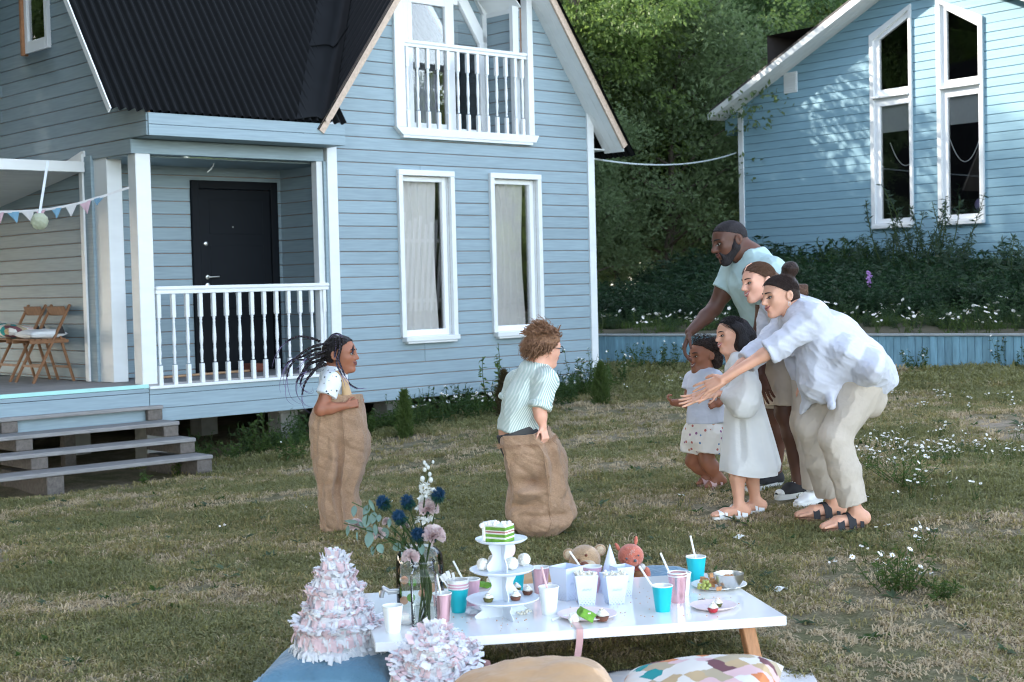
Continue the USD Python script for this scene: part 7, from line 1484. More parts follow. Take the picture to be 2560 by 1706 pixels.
# ---- woman with bun, in front
def woman_front():
    D = 8.3; a = lambda x, y, dd=0.: at_d(*Pz3(x, y), D+dd); b = lambda x, y, dd=0.: at_d(*Pz4(x, y), D+dd)
    t = thing('person', 'woman with dark hair bun, white shirt and beige trousers bending forward, arms out', 'person')
    H = .225; R = frame((-.93, -.32, -.16), (-.20, 0, 1)); hc = a(1105, 790); nb = a(1265, 945)
    ls, rs = a(1400, 985, -.14), a(1180, 1040, .17); le, lw = a(1120, 1215, -.16), b(590, 175, -.12); re, rw = a(900, 1300, .12), b(470, 285, .02)
    mid = a(1570, 1180); hip = b(1870, 180); lh, rh = b(1860, 250, -.09), b(1690, 240, .09); lk, rk = b(1600, 690, -.12), b(1385, 600, .12)
    lheel, ltoe = put_ground(b(1850, 1440, -.10)), put_ground(b(1490, 1465, -.14)); rheel, rtoe = put_ground(b(1640, 1330, .22)), put_ground(b(1262, 1365, .16))
    la, ra = lheel+unit(ltoe-lheel)*.045+[0, 0, .095], rheel+unit(rtoe-rheel)*.045+[0, 0, .095]
    S = SDF(*fit([hc, ls, rs, le, lw, re, rw, hip, lheel, ltoe, rheel, rtoe, b(300, 300)], .17), .0050)
    P = head_sdf(S, hc, R, H, .95, .92)
    S.cone(P(-.17, 0, -.14), nb, .047, .055, .03); S.cone(nb, mid, .08, .11, .04); S.cone(mid, hip, .11, .12, .04)
    for s0, e, w in ((ls, le, lw), (rs, re, rw)): S.cone(nb, s0, .06, .05, .03); S.chain([s0, e], [.048, .037], .02); S.chain([e, e*.7+w*.3, w], [.038, .036, .023], .02)
    hand_sdf(S, lw, b(400, 262, -.08)-lw, np.array([-.1, .75, -.55]), np.array([-.2, .1, 1]), .185, .10, .22)
    hand_sdf(S, rw, b(330, 345, .03)-rw, np.array([-.2, -.55, .8]), np.array([.2, -.9, -.2]), .180, .10, .24)
    for k_, an in ((lk, la), (rk, ra)): S.chain([k_, an], [.05, .034], .03)
    foot_sdf(S, la, lheel+[0, 0, .022], ltoe+[0, 0, .022], .043); foot_sdf(S, ra, rheel+[0, 0, .022], rtoe+[0, 0, .022], .043)
    obj('body', S.mesh(), SK_OLIVE, t, smooth=True)
    face_parts(t, P, R, H, LIP_P, brow=(.02, .012, .01), smile=.8)
    def bun(S_): S_.ell(P(-.30, 0, .50)+[.02, 0, .03], R, H*np.array([.21, .22, .19]), .02); S_.cone(P(-.30, 0, .28), P(-.30, 0, .42), H*.2, H*.14, .03); S_.ell(P(-.22, 0, -.10), R, H*np.array([.26, .26, .26]), .03)
    hair_shell(t, 'hair', hc, R, H, HAIR_DK, .020, [((-.60, 0, .80), -.03)], extra=bun, wr=wrinkle(.0025, 26., (1, 1, 1), 2), back=.06)
    strands_over(t, 'pulled_back_strands', hc, R, H, HAIR_DK, 1500, 5, (-.62, 0, .72), lambda g: -.60*g[0]*.445+.80*g[2]*.37 > -.085 and g[0] < .93, .026)
    for s_ in (1, -1): e = MB(); e.tube([P(-.01, .36*s_, -.14), P(-.01, .365*s_, -.17)], .0015, 5); aa = np.linspace(0, 6.28, 13); e.tube([P(-.01+.03*math.sin(x), .365*s_, -.21+.045*math.cos(x)) for x in aa], .0016, 5, cap=False); obj('earring', e, METAL, t)
    # shirt: bodice, sleeves rolled to the elbow, hanging tails
    C = SDF(*fit([nb, ls, rs, hip, le, re, b(2120, 210), b(1280, 480)], .22), .006); fl = (unit((.2, 1, 0)), 1.12)
    C.cone(a(1290, 975), mid, .105, .140, .05, flat=fl); C.cone(mid, a(1720, 1350), .140, .150, .06, flat=fl); C.cone(a(1720, 1350), b(1880, 130), .148, .150, .06, flat=fl, cutb=False)
    C.cone(a(1450, 1180), b(1420, 190), .12, .10, .06, flat=(unit((.1, 1, 0)), 1.6))
    C.cone(a(1650, 1300), b(1490, 330), .13, .035, .05, flat=(unit((.1, 1, 0)), 2.2)); C.cone(b(1560, 150), b(1560, 410, -.18), .06, .018, .04, flat=(unit((.1, 1, 0)), 1.8)); C.cone(b(1440, 150), b(1300, 470, .12), .06, .014, .04, flat=(unit((.1, 1, 0)), 2.0))
    C.cone(b(1880, 60), b(2085, 175), .12, .02, .06, flat=(unit((.1, 1, 0)), 3.0))
    for s0, e, w in ((ls, le, lw), (rs, re, rw)): q = e*.80+w*.20; C.cone(nb*.4+s0*.6, s0, .085, .08, .05); C.chain([s0, s0*.5+e*.5, e, q], [.080, .066, .060, .056], .03, cutb=True); C.chain([q-unit(w-e)*.055, q+unit(w-e)*.008], [.064, .066], .010, cutb=True, cuta=True)
    C.cone(a(1130, 900), nb+[0, 0, .05], .055, .062, .01, op='s')
    obj('shirt', C.mesh(wrinkle(.011, 9.5, (1, 1, 1), 7, axis=(1, 0, -.75))), SHIRTW, t, smooth=True)
    K = MB(); f = unit(hc-nb); aa = np.linspace(-2.6, 2.6, 25); s1 = unit(np.cross(f, (0, 1, .1))); s2 = np.cross(f, s1); e0 = np.array([nb+f*.035+.067*(s1*math.cos(x)+s2*math.sin(x)) for x in aa]); e1 = np.array([nb-f*.005+.088*(s1*math.cos(x)+s2*math.sin(x)) for x in aa]); K.grid(np.stack([e0, e1], 1)); obj('collar', K, SHIRTW, t, smooth=True)
    Q = SDF(*fit([hip, lk, rk, la, ra], .24), .006); Q.cone(hip+[-.03, 0, .0], lh*.5+rh*.5+[-.03, 0, 0], .112, .115, .06); Q.cone(hip+[-.01, 0, .03], hip+[.0, 0, -.10], .105, .112, .06)
    for h_, k_, an in ((lh, lk, la), (rh, rk, ra)): q = k_*.08+an*.92+np.array([-.005, 0, .015]); Q.cone(h_+[-.02, 0, 0], k_, .112, .086, .045); Q.chain([k_, k_*.5+q*.5, q], [.086, .080, .074], .025, cutb=True)
    obj('trousers', Q.mesh(wrinkle(.010, 8., (1, 1, 1), 9, axis=(-.35, .2, -1))), BEIGE, t, smooth=True)
    pk = MB(); c = hip+np.array([.02, -.143, -.02]); obj('back_pocket', pk.grid(np.array([[c+[x, -.004+.02*abs(x)*4, z] for z in (.06, -.06, -.075 if x == 0 else -.06)] for x in (-.05, 0, .05)])), BEIGE, t) if False else None
    for he, to, fo in ((lheel, ltoe, 1), (rheel, rtoe, -1)):
        sole(t, he-unit(to-he)*.008, to+unit(to-he)*.010, .048, .024, CORK)
        strap(t, he, to, .62, .046, .070, .040, BLACKC); strap(t, he, to, .38, .045, .085, .045, BLACKC, lean=.01); strap(t, he, to, .10, .040, .075, .022, BLACKC, lean=-.0)
    return t
woman_front()
# ---- woman behind
def woman_back():
    D = 8.95; a = lambda x, y, dd=0.: at_d(*Pz3(x, y), D+dd); b = lambda x, y, dd=0.: at_d(*Pz4(x, y), D+dd)
    t = thing('person', 'smiling woman with brown hair tied back, half hidden behind the woman with the bun', 'person')
    H = .232; R = frame((-.90, -.38, -.16), (-.24, 0, 1)); hc = a(912, 665); nb = a(1075, 830, .0); ls, rs = a(1180, 860, -.13), a(1040, 920, .16); le, lw = b(1290, -60, -.1), b(1345, 190, -.1); re, rw = a(1010, 1180, .1), a(900, 1340, .05)
    mid = a(1280, 1040); hip = b(1420, 60); lk, rk = b(1390, 560, -.05), b(1340, 560, .1); lheel, ltoe = put_ground(b(1470, 1200, .0)), put_ground(b(1240, 1245, -.06)); rheel, rtoe = put_ground(b(1480, 1160, .25)), put_ground(b(1330, 1170, .2)); la, ra = lheel+[-.04, 0, .1], rheel+[-.04, 0, .1]
    S = SDF(*fit([hc, ls, rs, le, lw, re, rw, hip, lheel, ltoe, rheel, rtoe], .17), .0054); P = head_sdf(S, hc, R, H, .95, .95); S.cone(P(-.16, 0, -.14), nb, .048, .056, .03); S.cone(nb, mid, .08, .11, .04); S.cone(mid, hip, .11, .12, .04)
    for s0, e, w in ((ls, le, lw), (rs, re, rw)): S.chain([s0, e, w], [.048, .037, .023], .02)
    hand_sdf(S, lw, np.array([.06, 0, -1]), np.array([.2, 1, 0]), np.array([-1, 0, 0]), .18, .3, .1); hand_sdf(S, rw, np.array([-.9, 0, -.3]), np.array([0, .3, -1]), np.array([0, -1, .2]), .17, .3, .1)
    S.chain([hip, lk, la], [.1, .06, .035], .03); S.chain([hip, rk, ra], [.1, .06, .035], .03)
    obj('body', S.mesh(), SK_FAIR, t, smooth=True); face_parts(t, P, R, H, LIP_P, iris=(.05, .05, .04), brow=(.05, .025, .015), smile=1.0, teeth=True)
    def ex(S_): S_.ell(P(-.18, 0, -.06), R, H*np.array([.28, .28, .26]), .03); S_.chain([P(-.44, 0, .0), a(1180, 720), a(1330, 735), a(1425, 800)], [.045, .04, .03, .012], .03)
    hair_shell(t, 'hair', hc, R, H, HAIR_BR, .018, [((-.60, 0, .80), -.03)], extra=ex, wr=wrinkle(.0025, 24., (1, 1, 1), 4), back=.06)
    strands_over(t, 'combed_strands', hc, R, H, HAIR_BR, 1500, 6, (-.95, 0, -.25), lambda g: -.60*g[0]*.445+.80*g[2]*.37 > -.085 and g[0] < .94, .024)
    part = MB(); part.tube([P(.37, .05, .36), P(.28, .06, .475), P(.12, .06, .525)], .0028, 5); obj('hair_parting', part, SK_FAIR, t)
    C = SDF(*fit([nb, ls, rs, hip, re, le], .24), .0065); C.cone(nb, mid, .105, .15, .06); C.cone(mid, hip, .15, .16, .06); C.cone(a(1100, 870), a(1400, 960), .08, .09, .05)
    C.chain([rs, rs*.5+re*.5, re], [.085, .078, .068], .03, cutb=True); C.chain([ls, le], [.08, .07], .03, cutb=True); C.cone(a(980, 790), nb+[0, 0, .05], .06, .06, .01, op='s')
    obj('shirt', C.mesh(wrinkle(.010, 8., (1, 1, 1), 11, axis=(1, 0, -.6))), SHIRTW, t, smooth=True)
    Q = SDF(*fit([hip, lk, rk, la, ra], .22), .007); Q.chain([hip, lk, la], [.14, .09, .075], .04, cutb=True); Q.chain([hip, rk, ra], [.14, .09, .075], .04, cutb=True); obj('trousers', Q.mesh(wrinkle(.005, 6.)), BEIGE, t, smooth=True)
    shoe(t, lheel, ltoe, .043, .085, WLEA, RUBW, RUBW); shoe(t, rheel, rtoe, .043, .085, WLEA, RUBW, RUBW); return t
woman_back()
# ---- girl in white dress
def girl_dress():
    D = 8.7; a = lambda x, y, dd=0.: at_d(*Pz3(x, y), D+dd); b = lambda x, y, dd=0.: at_d(*Pz4(x, y), D+dd)
    t = thing('person', 'girl with long black hair in a loose white linen dress and white sandals', 'person')
    H = .205; R = frame((-.93, -.32, -.10), (-.10, 0, 1)); hc = a(672, 1135); nb = a(725, 1320); ls, rs = a(745, 1385, -.10), a(740, 1385, .10); le, lw = b(830, 340, -.16), b(545, 300, -.14); re, rw = b(740, 320, .14), b(520, 270, .08)
    hip = b(790, 480); lk, rk = b(715, 900, -.05), b(830, 900, .06); lheel, ltoe = put_ground(b(800, 1385, -.06)), put_ground(b(515, 1405, -.10)); rheel, rtoe = put_ground(b(945, 1350, .10)), put_ground(b(690, 1345, .06)); la, ra = lheel+unit(ltoe-lheel)*.04+[0, 0, .075], rheel+unit(rtoe-rheel)*.04+[0, 0, .075]
    S = SDF(*fit([hc, ls, rs, le, lw, hip, lheel, ltoe, rheel, rtoe, b(390, 330)], .15), .0046); P = head_sdf(S, hc, R, H, .75, .88, 1.0); S.cone(P(-.12, 0, -.16), nb, .038, .042, .02); S.cone(nb, hip, .07, .09, .04)
    for s0, e, w in ((ls, le, lw), (rs, re, rw)): S.chain([s0, e, w], [.035, .029, .019], .02)
    hand_sdf(S, lw, b(430, 325, -.14)-lw, np.array([-.2, .5, -.8]), np.array([-.1, -.6, .5]), .130, .16, .25); hand_sdf(S, rw, np.array([-1, 0, -.1]), np.array([0, .4, -.9]), np.array([0, -.7, .5]), .12, .3, .1)
    S.chain([hip, lk, lk*.65+la*.35, la], [.07, .045, .046, .028], .02); S.chain([hip, rk, rk*.65+ra*.35, ra], [.07, .045, .046, .028], .02); foot_sdf(S, la, lheel+[0, 0, .016], ltoe+[0, 0, .016], .034); foot_sdf(S, ra, rheel+[0, 0, .016], rtoe+[0, 0, .016], .034)
    obj('body', S.mesh(), SK_OLIVE, t, smooth=True); face_parts(t, P, R, H, LIP_P, brow=(.015, .01, .01), smile=.8, teeth=True)
    def ex(S_):
        for s_ in (1, -1): S_.chain([P(-.06, .30*s_, .2), P(-.16, .30*s_, -.2), a(770, 1230, -.05*s_), a(810, 1290, -.05*s_)], [H*.12, H*.17, H*.2, H*.05], .03)
        S_.chain([P(-.30, 0, .1), a(800, 1150), a(840, 1260)], [H*.3, H*.27, H*.07], .03)
    hair_shell(t, 'hair', hc, R, H, HAIR_BLK, .024, [((-.66, 0, .75), -.02)], extra=ex, wr=wrinkle(.0028, 24., (1, 1, .4), 6), base=(.445, .365, .37), back=.04)
    strands_over(t, 'long_strands', hc, R, H, HAIR_BLK, 1500, 7, (-.75, 0, -.66), lambda g: -.66*g[0]*.445+.75*g[2]*.37 > -.065 and g[0] < .92, .034, base=(.445, .365, .37))
    e = MB(); ball(e, P(-.0, .36, -.13), .0045, sub=1); ball(e, P(-.0, -.36, -.13), .0045, sub=1); obj('earrings', e, METAL, t)
    # dress: flared, with folds
    rows = [(1310-1354, 690, 800), (1354-1354+20, 640, 850), (90, 615, 905), (240, 615, 925), (420, 612, 962), (600, 600, 1010), (800, 580, 1070), (940, 562, 1115), (985, 560, 1110)]
    zc = np.array([r[0] for r in rows], float); xl = np.array([r[1] for r in rows], float); xr = np.array([r[2] for r in rows], float); n = 96; th = np.linspace(0, 2*np.pi, n, endpoint=False); RR = []
    for k, q in enumerate(np.linspace(0, 1, 70)):
        y = -44+q*(1000+44); L_, R_ = np.interp(y, zc, xl), np.interp(y, zc, xr); c = b((L_+R_)/2, y); rx = (R_-L_)/2*.28067*D/F_PX; ry = max(.085, rx*.85)*(1 if q > .06 else .75+4*q); f = 1+(.03+.10*q)*(meshkit.noise(np.stack([np.cos(th)*2.6, np.sin(th)*2.6, np.full(n, q*1.6)], -1), 5)*2-1)+.030*q*np.sin(th*9+q*2+2*np.cos(th*2))
        p = c+np.stack([rx*f*np.cos(th), ry*f*np.sin(th), .018*q*np.sin(th*2+1)-(.03*q*np.cos(th)**2*0)], 1); RR.append(p)
    RR = np.array(RR); obj('dress', MB().rings(RR).rings((RR[::-1]-RR.mean(1)[::-1, None])*.985+RR.mean(1)[::-1, None]), LINEN, t, smooth=True)
    C = SDF(*fit([ls, le, lw, rs, re, rw, nb], .16), .006); C.cone(nb, nb+[0.01, 0, -.08], .06, .085, .03)
    C.chain([ls+[0, 0, .0], b(800, 250, -.15), b(770, 370, -.17), lw*.85+le*.15], [.062, .075, .088, .030], .05, cutb=True); C.chain([rs, re, rw*.85+re*.15], [.06, .08, .028], .04, cutb=True); C.cone(a(690, 1300), nb+[0, 0, .05], .042, .046, .008, op='s')
    obj('sleeves', C.mesh(wrinkle(.006, 9., (1, 1, .6), 8)), LINEN, t, smooth=True)
    for he, to in ((lheel, ltoe), (rheel, rtoe)): sole(t, he-unit(to-he)*.008, to+unit(to-he)*.008, .037, .018, RUBW); strap(t, he, to, .80, .036, .040, .030, WLEA); strap(t, he, to, .66, .036, .048, .014, WLEA); strap(t, he, to, .36, .034, .070, .016, WLEA, lean=.02); strap(t, he, to, .08, .032, .060, .035, WLEA)
    return t
girl_dress()
# ---- toddler
def toddler():
    D = 9.75; a = lambda x, y, dd=0.: at_d(*Pz3(x, y), D+dd); b = lambda x, y, dd=0.: at_d(*Pz4(x, y), D+dd)
    t = thing('person', 'laughing toddler with curly dark hair, white tee, flowered shorts and pink sandals', 'person')
    H = .212; R = frame((-.86, -.50, -.08), (-.10, 0, 1)); hc = a(415, 1322); nb = a(420, 1462); ls, rs = a(520, 1510, -.09), a(330, 1525, .08); re, rw = b(275, 385, .06), b(150, 380, -.02); le, lw = b(600, 330, -.1), b(555, 395, -.16)
    hip = b(430, 650); lk, rk = b(455, 900, -.05), b(330, 900, .05); lheel, ltoe = put_ground(b(590, 1135, -.04)), put_ground(b(455, 1140, -.10)); rheel, rtoe = put_ground(b(510, 1120, .08)), put_ground(b(385, 1140, .03)); la, ra = lheel+unit(ltoe-lheel)*.03+[0, 0, .07], rheel+unit(rtoe-rheel)*.03+[0, 0, .07]
    S = SDF(*fit([hc, ls, rs, re, rw, lw, hip, lheel, ltoe, rheel, rtoe], .15), .0048); P = head_sdf(S, hc, R, H, .8, .95, 1.0); S.cone(P(-.08, 0, -.2), nb, .042, .044, .02); S.cone(nb, hip, .07, .09, .04)
    for s0, e, w in ((ls, le, lw), (rs, re, rw)): S.chain([s0, e, w], [.036, .033, .022], .02)
    hand_sdf(S, rw, b(85, 320, -.04)-rw, np.array([.8, -.2, .5]), np.array([.3, -.7, .3]), .105, 1.0, .05); hand_sdf(S, lw, np.array([-.8, -.1, -.1]), np.array([.1, .9, -.4]), np.array([0, -.5, .8]), .105, 1.15, .05)
    S.chain([hip, lk, lk*.6+la*.4, la], [.08, .050, .050, .031], .02); S.chain([hip, rk, rk*.6+ra*.4, ra], [.08, .050, .050, .031], .02); foot_sdf(S, la, lheel+[0, 0, .014], ltoe+[0, 0, .014], .033); foot_sdf(S, ra, rheel+[0, 0, .014], rtoe+[0, 0, .014], .033)
    obj('body', S.mesh(), SK_BROWN, t, smooth=True); face_parts(t, P, R, H, LIP_D, brow=(.02, .012, .01), smile=1.1, teeth=True)
    def ex(S_): S_.ell(a(525, 1215), R, np.array([.055, .055, .05]), .02); S_.ell(a(535, 1335), R, np.array([.045, .05, .07]), .02)
    curl_m = hair_mat('curly_dark_hair', (.012, .008, .007), (.050, .030, .022), .7)
    hair_shell(t, 'hair', hc, R, H, curl_m, .030, [((-.60, 0, .80), .02)], extra=ex, wr=wrinkle(.010, 55., seed=2, sharp=False), base=(.445, .365, .37), back=.08)
    rng = np.random.default_rng(3); st = []
    for _ in range(420):
        g = unit(rng.normal(0, 1, 3)); 
        if -.55*g[0]+.835*g[2] < .2: continue
        c = (hc+H*(-.04*R[0]+.13*R[2])+H*.42*(g@R)) if rng.uniform() < .6 else a(530, 1225+rng.uniform(0, 110))+unit(rng.normal(0, 1, 3))*.05; o = unit(c-hc); s1 = unit(np.cross(o, rng.normal(0, 1, 3))); s2 = np.cross(o, s1); w = np.linspace(0, 1, 10); st.append(c+o*(.035*w)[:, None]+s1*(.008*np.cos(w*11))[:, None]+s2*(.008*np.sin(w*11))[:, None])
    curves('curls', st, .0022, curl_m, t)
    C = SDF(*fit([nb, ls, rs, hip, re, b(600, 560)], .16), .0055); C.cone(nb+[0, 0, -.02], a(440, 1530)+[0, 0, -.08], .082, .108, .04); C.cone(b(440, 250), b(455, 555), .105, .135, .05, flat=((0, 1, 0), .85), cutb=True)
    for s0, e in ((ls, le), (rs, re)): C.cone(nb*.4+s0*.6+[0, 0, -.02], s0, .055, .05, .03); C.cone(s0, s0*.55+e*.45, .054, .058, .02, cutb=True)
    C.cone(a(400, 1440), nb+[0, 0, .03], .048, .05, .008, op='s'); obj('tee_shirt', C.mesh(wrinkle(.005, 9., (1, 1, .6), 8)), SHIRTW, t, smooth=True)
    FL = material('flowered_cotton', {'g': ('geometry', {}), 'v': ('voronoi_texture', {'scale': 26.0, 'randomness': .9}), 's': ('separate_color', {}), 'r': ('rgb_ramp', {'ramp': [(0., (.42, .12, .10)), (.35, (.10, .20, .38)), (.6, (.50, .30, .20)), (.8, (.25, .10, .22)), (1., (.16, .24, .40))], 'interpolate': False}), 'lt': ('math', {'math_type': 'less_than', 'value2': .23}), 'm': ('mix', {'color1': (.70, .66, .61)}), 'p': ('principled_bsdf', {'roughness': .85})}, [('g.position', 'v.vector'), ('v.color', 's.color'), ('s.r', 'r.fac'), ('v.distance', 'lt.value1'), ('lt.value', 'm.fac'), ('r.color', 'm.color2'), ('m.color', 'p.base_color')])
    Q = SDF(*fit([hip, lk, rk], .18), .0055); Q.cone(b(440, 600), b(440, 690), .12, .125, .04, flat=((0, 1, 0), .9))
    for k_, hx in ((lk, 495), (rk, 350)): h_ = b(hx, 660, -.05 if k_ is lk else .05); Q.cone(h_, h_*.32+k_*.68, .088, .088, .03, cutb=True)
    obj('shorts', Q.mesh(wrinkle(.005, 10., (1, 1, .7), 5)), FL, t, smooth=True); PK = mat('pink_leather', (.55, .36, .34), .5, .05, 8.)
    for he, to in ((lheel, ltoe), (rheel, rtoe)): sole(t, he-unit(to-he)*.008, to+unit(to-he)*.008, .036, .018, PK); strap(t, he, to, .70, .036, .045, .040, PK); strap(t, he, to, .22, .034, .062, .018, PK)
    return t
toddler()
# ---- sacks
BURLAP = material('burlap', {'tc': ('geometry', {}), 'm1': ('mapping', {'scale': (70, 70, 620)}), 'm2': ('mapping', {'scale': (620, 620, 55)}), 'n1': ('noise_texture', {'scale': 1.0, 'detail': 2.0}), 'n2': ('noise_texture', {'scale': 1.0, 'detail': 2.0}), 'n3': ('noise_texture', {'scale': 5.0, 'detail': 4.0}), 'a': ('math', {'math_type': 'add'}), 'r': ('rgb_ramp', {'ramp': [(.35, (.40, .25, .155)), (.65, (.60, .40, .265))]}), 'r3': ('rgb_ramp', {'ramp': [(.3, (.86, .84, .82)), (.7, (1.08, 1.06, 1.04))]}), 'h': ('math', {'math_type': 'multiply', 'value2': .5}), 'mx': ('mix', {'mix_type': 'multiply', 'fac': 1.0}), 'b': ('bump', {'strength': .5, 'distance': .004}), 'p': ('principled_bsdf', {'roughness': .95, 'specular_ior_level': .15, 'sheen_weight': .3}), 't': ('translucent_bsdf', {}), 'c': ('mix_closure', {'fac': .12})},
    [('tc.position', 'm1.vector'), ('tc.position', 'm2.vector'), ('m1.vector', 'n1.vector'), ('m2.vector', 'n2.vector'), ('tc.position', 'n3.vector'), ('n1.fac', 'a.value1'), ('n2.fac', 'a.value2'), ('a.value', 'h.value1'), ('h.value', 'r.fac'), ('n3.fac', 'r3.fac'), ('r.color', 'mx.color1'), ('r3.color', 'mx.color2'), ('mx.color', 'p.base_color'), ('mx.color', 't.color'), ('a.value', 'b.height'), ('b.normal', 'p.normal'), ('p.BSDF', 'c.closure1'), ('t.BSDF', 'c.closure2')], 'c.closure')
def sack(label, zf, D, rows, top, depth, seed, folds, lift=0.0, fray=False, dents=()):
    """rows: (y, x left, x right) of the outline in the zoomed picture; top(theta) -> y of the rim there"""
    t = thing('jute_sack', label, 'sack'); y_ = np.array([r[0] for r in rows], float); xl = np.array([r[1] for r in rows], float); xr = np.array([r[2] for r in rows], float); n = 160; th = np.linspace(0, 2*np.pi, n, endpoint=False); s = D/F_PX*(zf(1, 0)[0]-zf(0, 0)[0]); RR = []; m = 110; yt = np.array([top(x) for x in th]); yb = y_[-1]; base = float(gz(*at_d(*zf((xl[-1]+xr[-1])/2, yb), D)[:2]))+lift
    sm = lambda v: np.interp(np.linspace(y_[0], yb, 200), y_, v); from_y = np.linspace(y_[0], yb, 200); ker = np.ones(7)/7
    XL, XR = [np.convolve(np.pad(sm(v), 3, mode='edge'), ker, 'valid') for v in (xl, xr)]
    for q in np.linspace(0, 1, m):
        y = yt+(yb-yt)*q; L_, R_ = np.interp(y, from_y, XL), np.interp(y, from_y, XR); cx = (L_+R_)/2; rx = (R_-L_)/2*s; P0 = np.array([at_d(*zf(c, v), D) for c, v in zip(cx[::8], y[::8])]); P0 = np.stack([np.interp(np.arange(n), np.arange(0, n, 8), P0[:, i], period=n) for i in range(3)], 1)
        e = 2.3; k = (np.abs(np.cos(th))**e+np.abs(np.sin(th))**e)**(-1/e); f = np.ones(n)
        f += folds*(meshkit.fbm(np.stack([np.cos(th)*1.9+seed, np.sin(th)*1.9, np.full(n, q*4.2)], -1), 4, seed)*2-1)*np.clip(q*5+.35, 0, 1)
        f += folds*.55*(1-2*np.abs(2*meshkit.noise(np.stack([np.cos(th)*2.4+q*2.2, np.sin(th)*2.4, np.full(n, q*2.0+q*np.cos(th))], -1), seed+3)-1))
        for (ta, qa, wa, wq, am) in dents: dth = np.angle(np.exp(1j*(th-ta))); f += am*np.exp(-(dth/wa)**2-((q-qa)/wq)**2)
        pinch = np.clip((1-q)/.035, 0, 1)**.5 if q > .965 else 1.0
        p = P0+np.stack([rx*k*np.cos(th)*np.where(np.abs(np.cos(th)) > .8, 1, f)*(.35+.65*pinch if q > .965 else 1), depth*k*np.sin(th)*f*np.interp(q, [0, .15, .8, 1], [.85, 1, 1, .9])*(.35+.65*pinch if q > .965 else 1), np.zeros(n)], 1); p[:, 2] = np.maximum(p[:, 2], base+.002+.006*(1-q)); RR.append(p)
    RR = np.array(RR); tm0 = trimesh.Trimesh(RR.reshape(-1, 3), rings_faces(m, n), process=False); V0 = RR.reshape(-1, 3); dv = wrinkle(.013, 7., (1, 1, 1), seed+2, axis=(.25, .1, 1))(V0)+wrinkle(.007, 13., (1, 1, 1), seed+5, axis=(-.8, .2, .6))(V0); nrm = tm0.vertex_normals.copy(); nrm[:, 2] *= .3; RR = (V0+nrm*dv[:, None]).reshape(RR.shape); RR[:, :, 2] = np.maximum(RR[:, :, 2], base+.002)
    c = RR.mean(1)[:, None]; inner = (RR[:40]-c[:40])*.965+c[:40]
    obj('cloth', MB().rings(np.concatenate([inner[::-1], RR]), cap1=True), BURLAP, t, smooth=True)
    if fray:
        st = []; rng = np.random.default_rng(seed)
        for k in range(0, n, 1):
            for _ in range(3): p = RR[int(rng.integers(fray[0], fray[1])), k]; o = unit(p-c[5, 0]); st.append(np.array([p, p+o*.006+[rng.normal(0, .006), 0, -.010], p+o*.008+[rng.normal(0, .012), 0, -.022*rng.uniform(.5, 1.3)]]))
        curves('frayed_threads', st, .0022, BURLAP, t); e = MB(); e.rings(RR[fray[0]-6:fray[1]]+ (RR[fray[0]-6:fray[1]]-c[fray[0]-6:fray[1]])*.035); obj('turned_hem', e, BURLAP, t, smooth=True)
    sp = MB(); kk = int(n*.79); sp.tube(RR[4:-6, kk]+[0, -.003, 0], .004, 5); obj('side_seam', sp, BURLAP, t, smooth=True); return t
gz1 = lambda x, y: (680+.35088*x, 800+.35088*y)
bz1 = lambda x, y: (1200+.36364*x, 790+.36364*y)
sack('burlap sack held up by the girl with braids, standing almost upright', gz1, 9.0, [(470, 345, 640), (540, 325, 655), (640, 285, 672), (740, 258, 690), (850, 262, 704), (960, 278, 700), (1080, 296, 668), (1200, 312, 622), (1290, 325, 632), (1380, 332, 655), (1450, 336, 652), (1510, 345, 600), (1530, 380, 560)], lambda x: 560-45*math.cos(x)*np.sign(1)*.55-28*math.sin(x)*-1+(-55 if math.cos(x) < -.2 else 0)*(-math.cos(x)), .165, 3, .075, dents=((4.80, .55, .10, .30, -.28), (4.62, .58, .16, .3, .14), (5.2, .30, .4, .06, .10), (4.4, .62, .5, .03, -.10), (4.2, .8, .2, .15, .12), (5.25, .80, .2, .22, -.14)))
sack('burlap sack crumpled round the legs of the jumping boy', bz1, 8.5, [(745, 120, 480), (800, 120, 500), (870, 132, 560), (960, 150, 598), (1060, 172, 610), (1160, 190, 618), (1240, 178, 635), (1320, 168, 668), (1370, 166, 684), (1420, 195, 640), (1480, 255, 570), (1520, 310, 520), (1540, 350, 480)], lambda x: 822-62*max(0, math.cos(x))**1.5-20*math.sin(x)*(-1 if math.sin(x) < 0 else .6), .185, 8, .12, fray=(7, 10), dents=((4.45, .43, .28, .05, -.40), (4.45, .52, .40, .04, .20), (4.25, .64, .5, .04, -.18), (5.1, .85, .5, .06, .16), (4.9, .74, .6, .035, -.14), (5.0, .30, .10, .25, .16), (5.3, .25, .12, .25, -.14), (4.6, .92, .7, .03, -.12)))
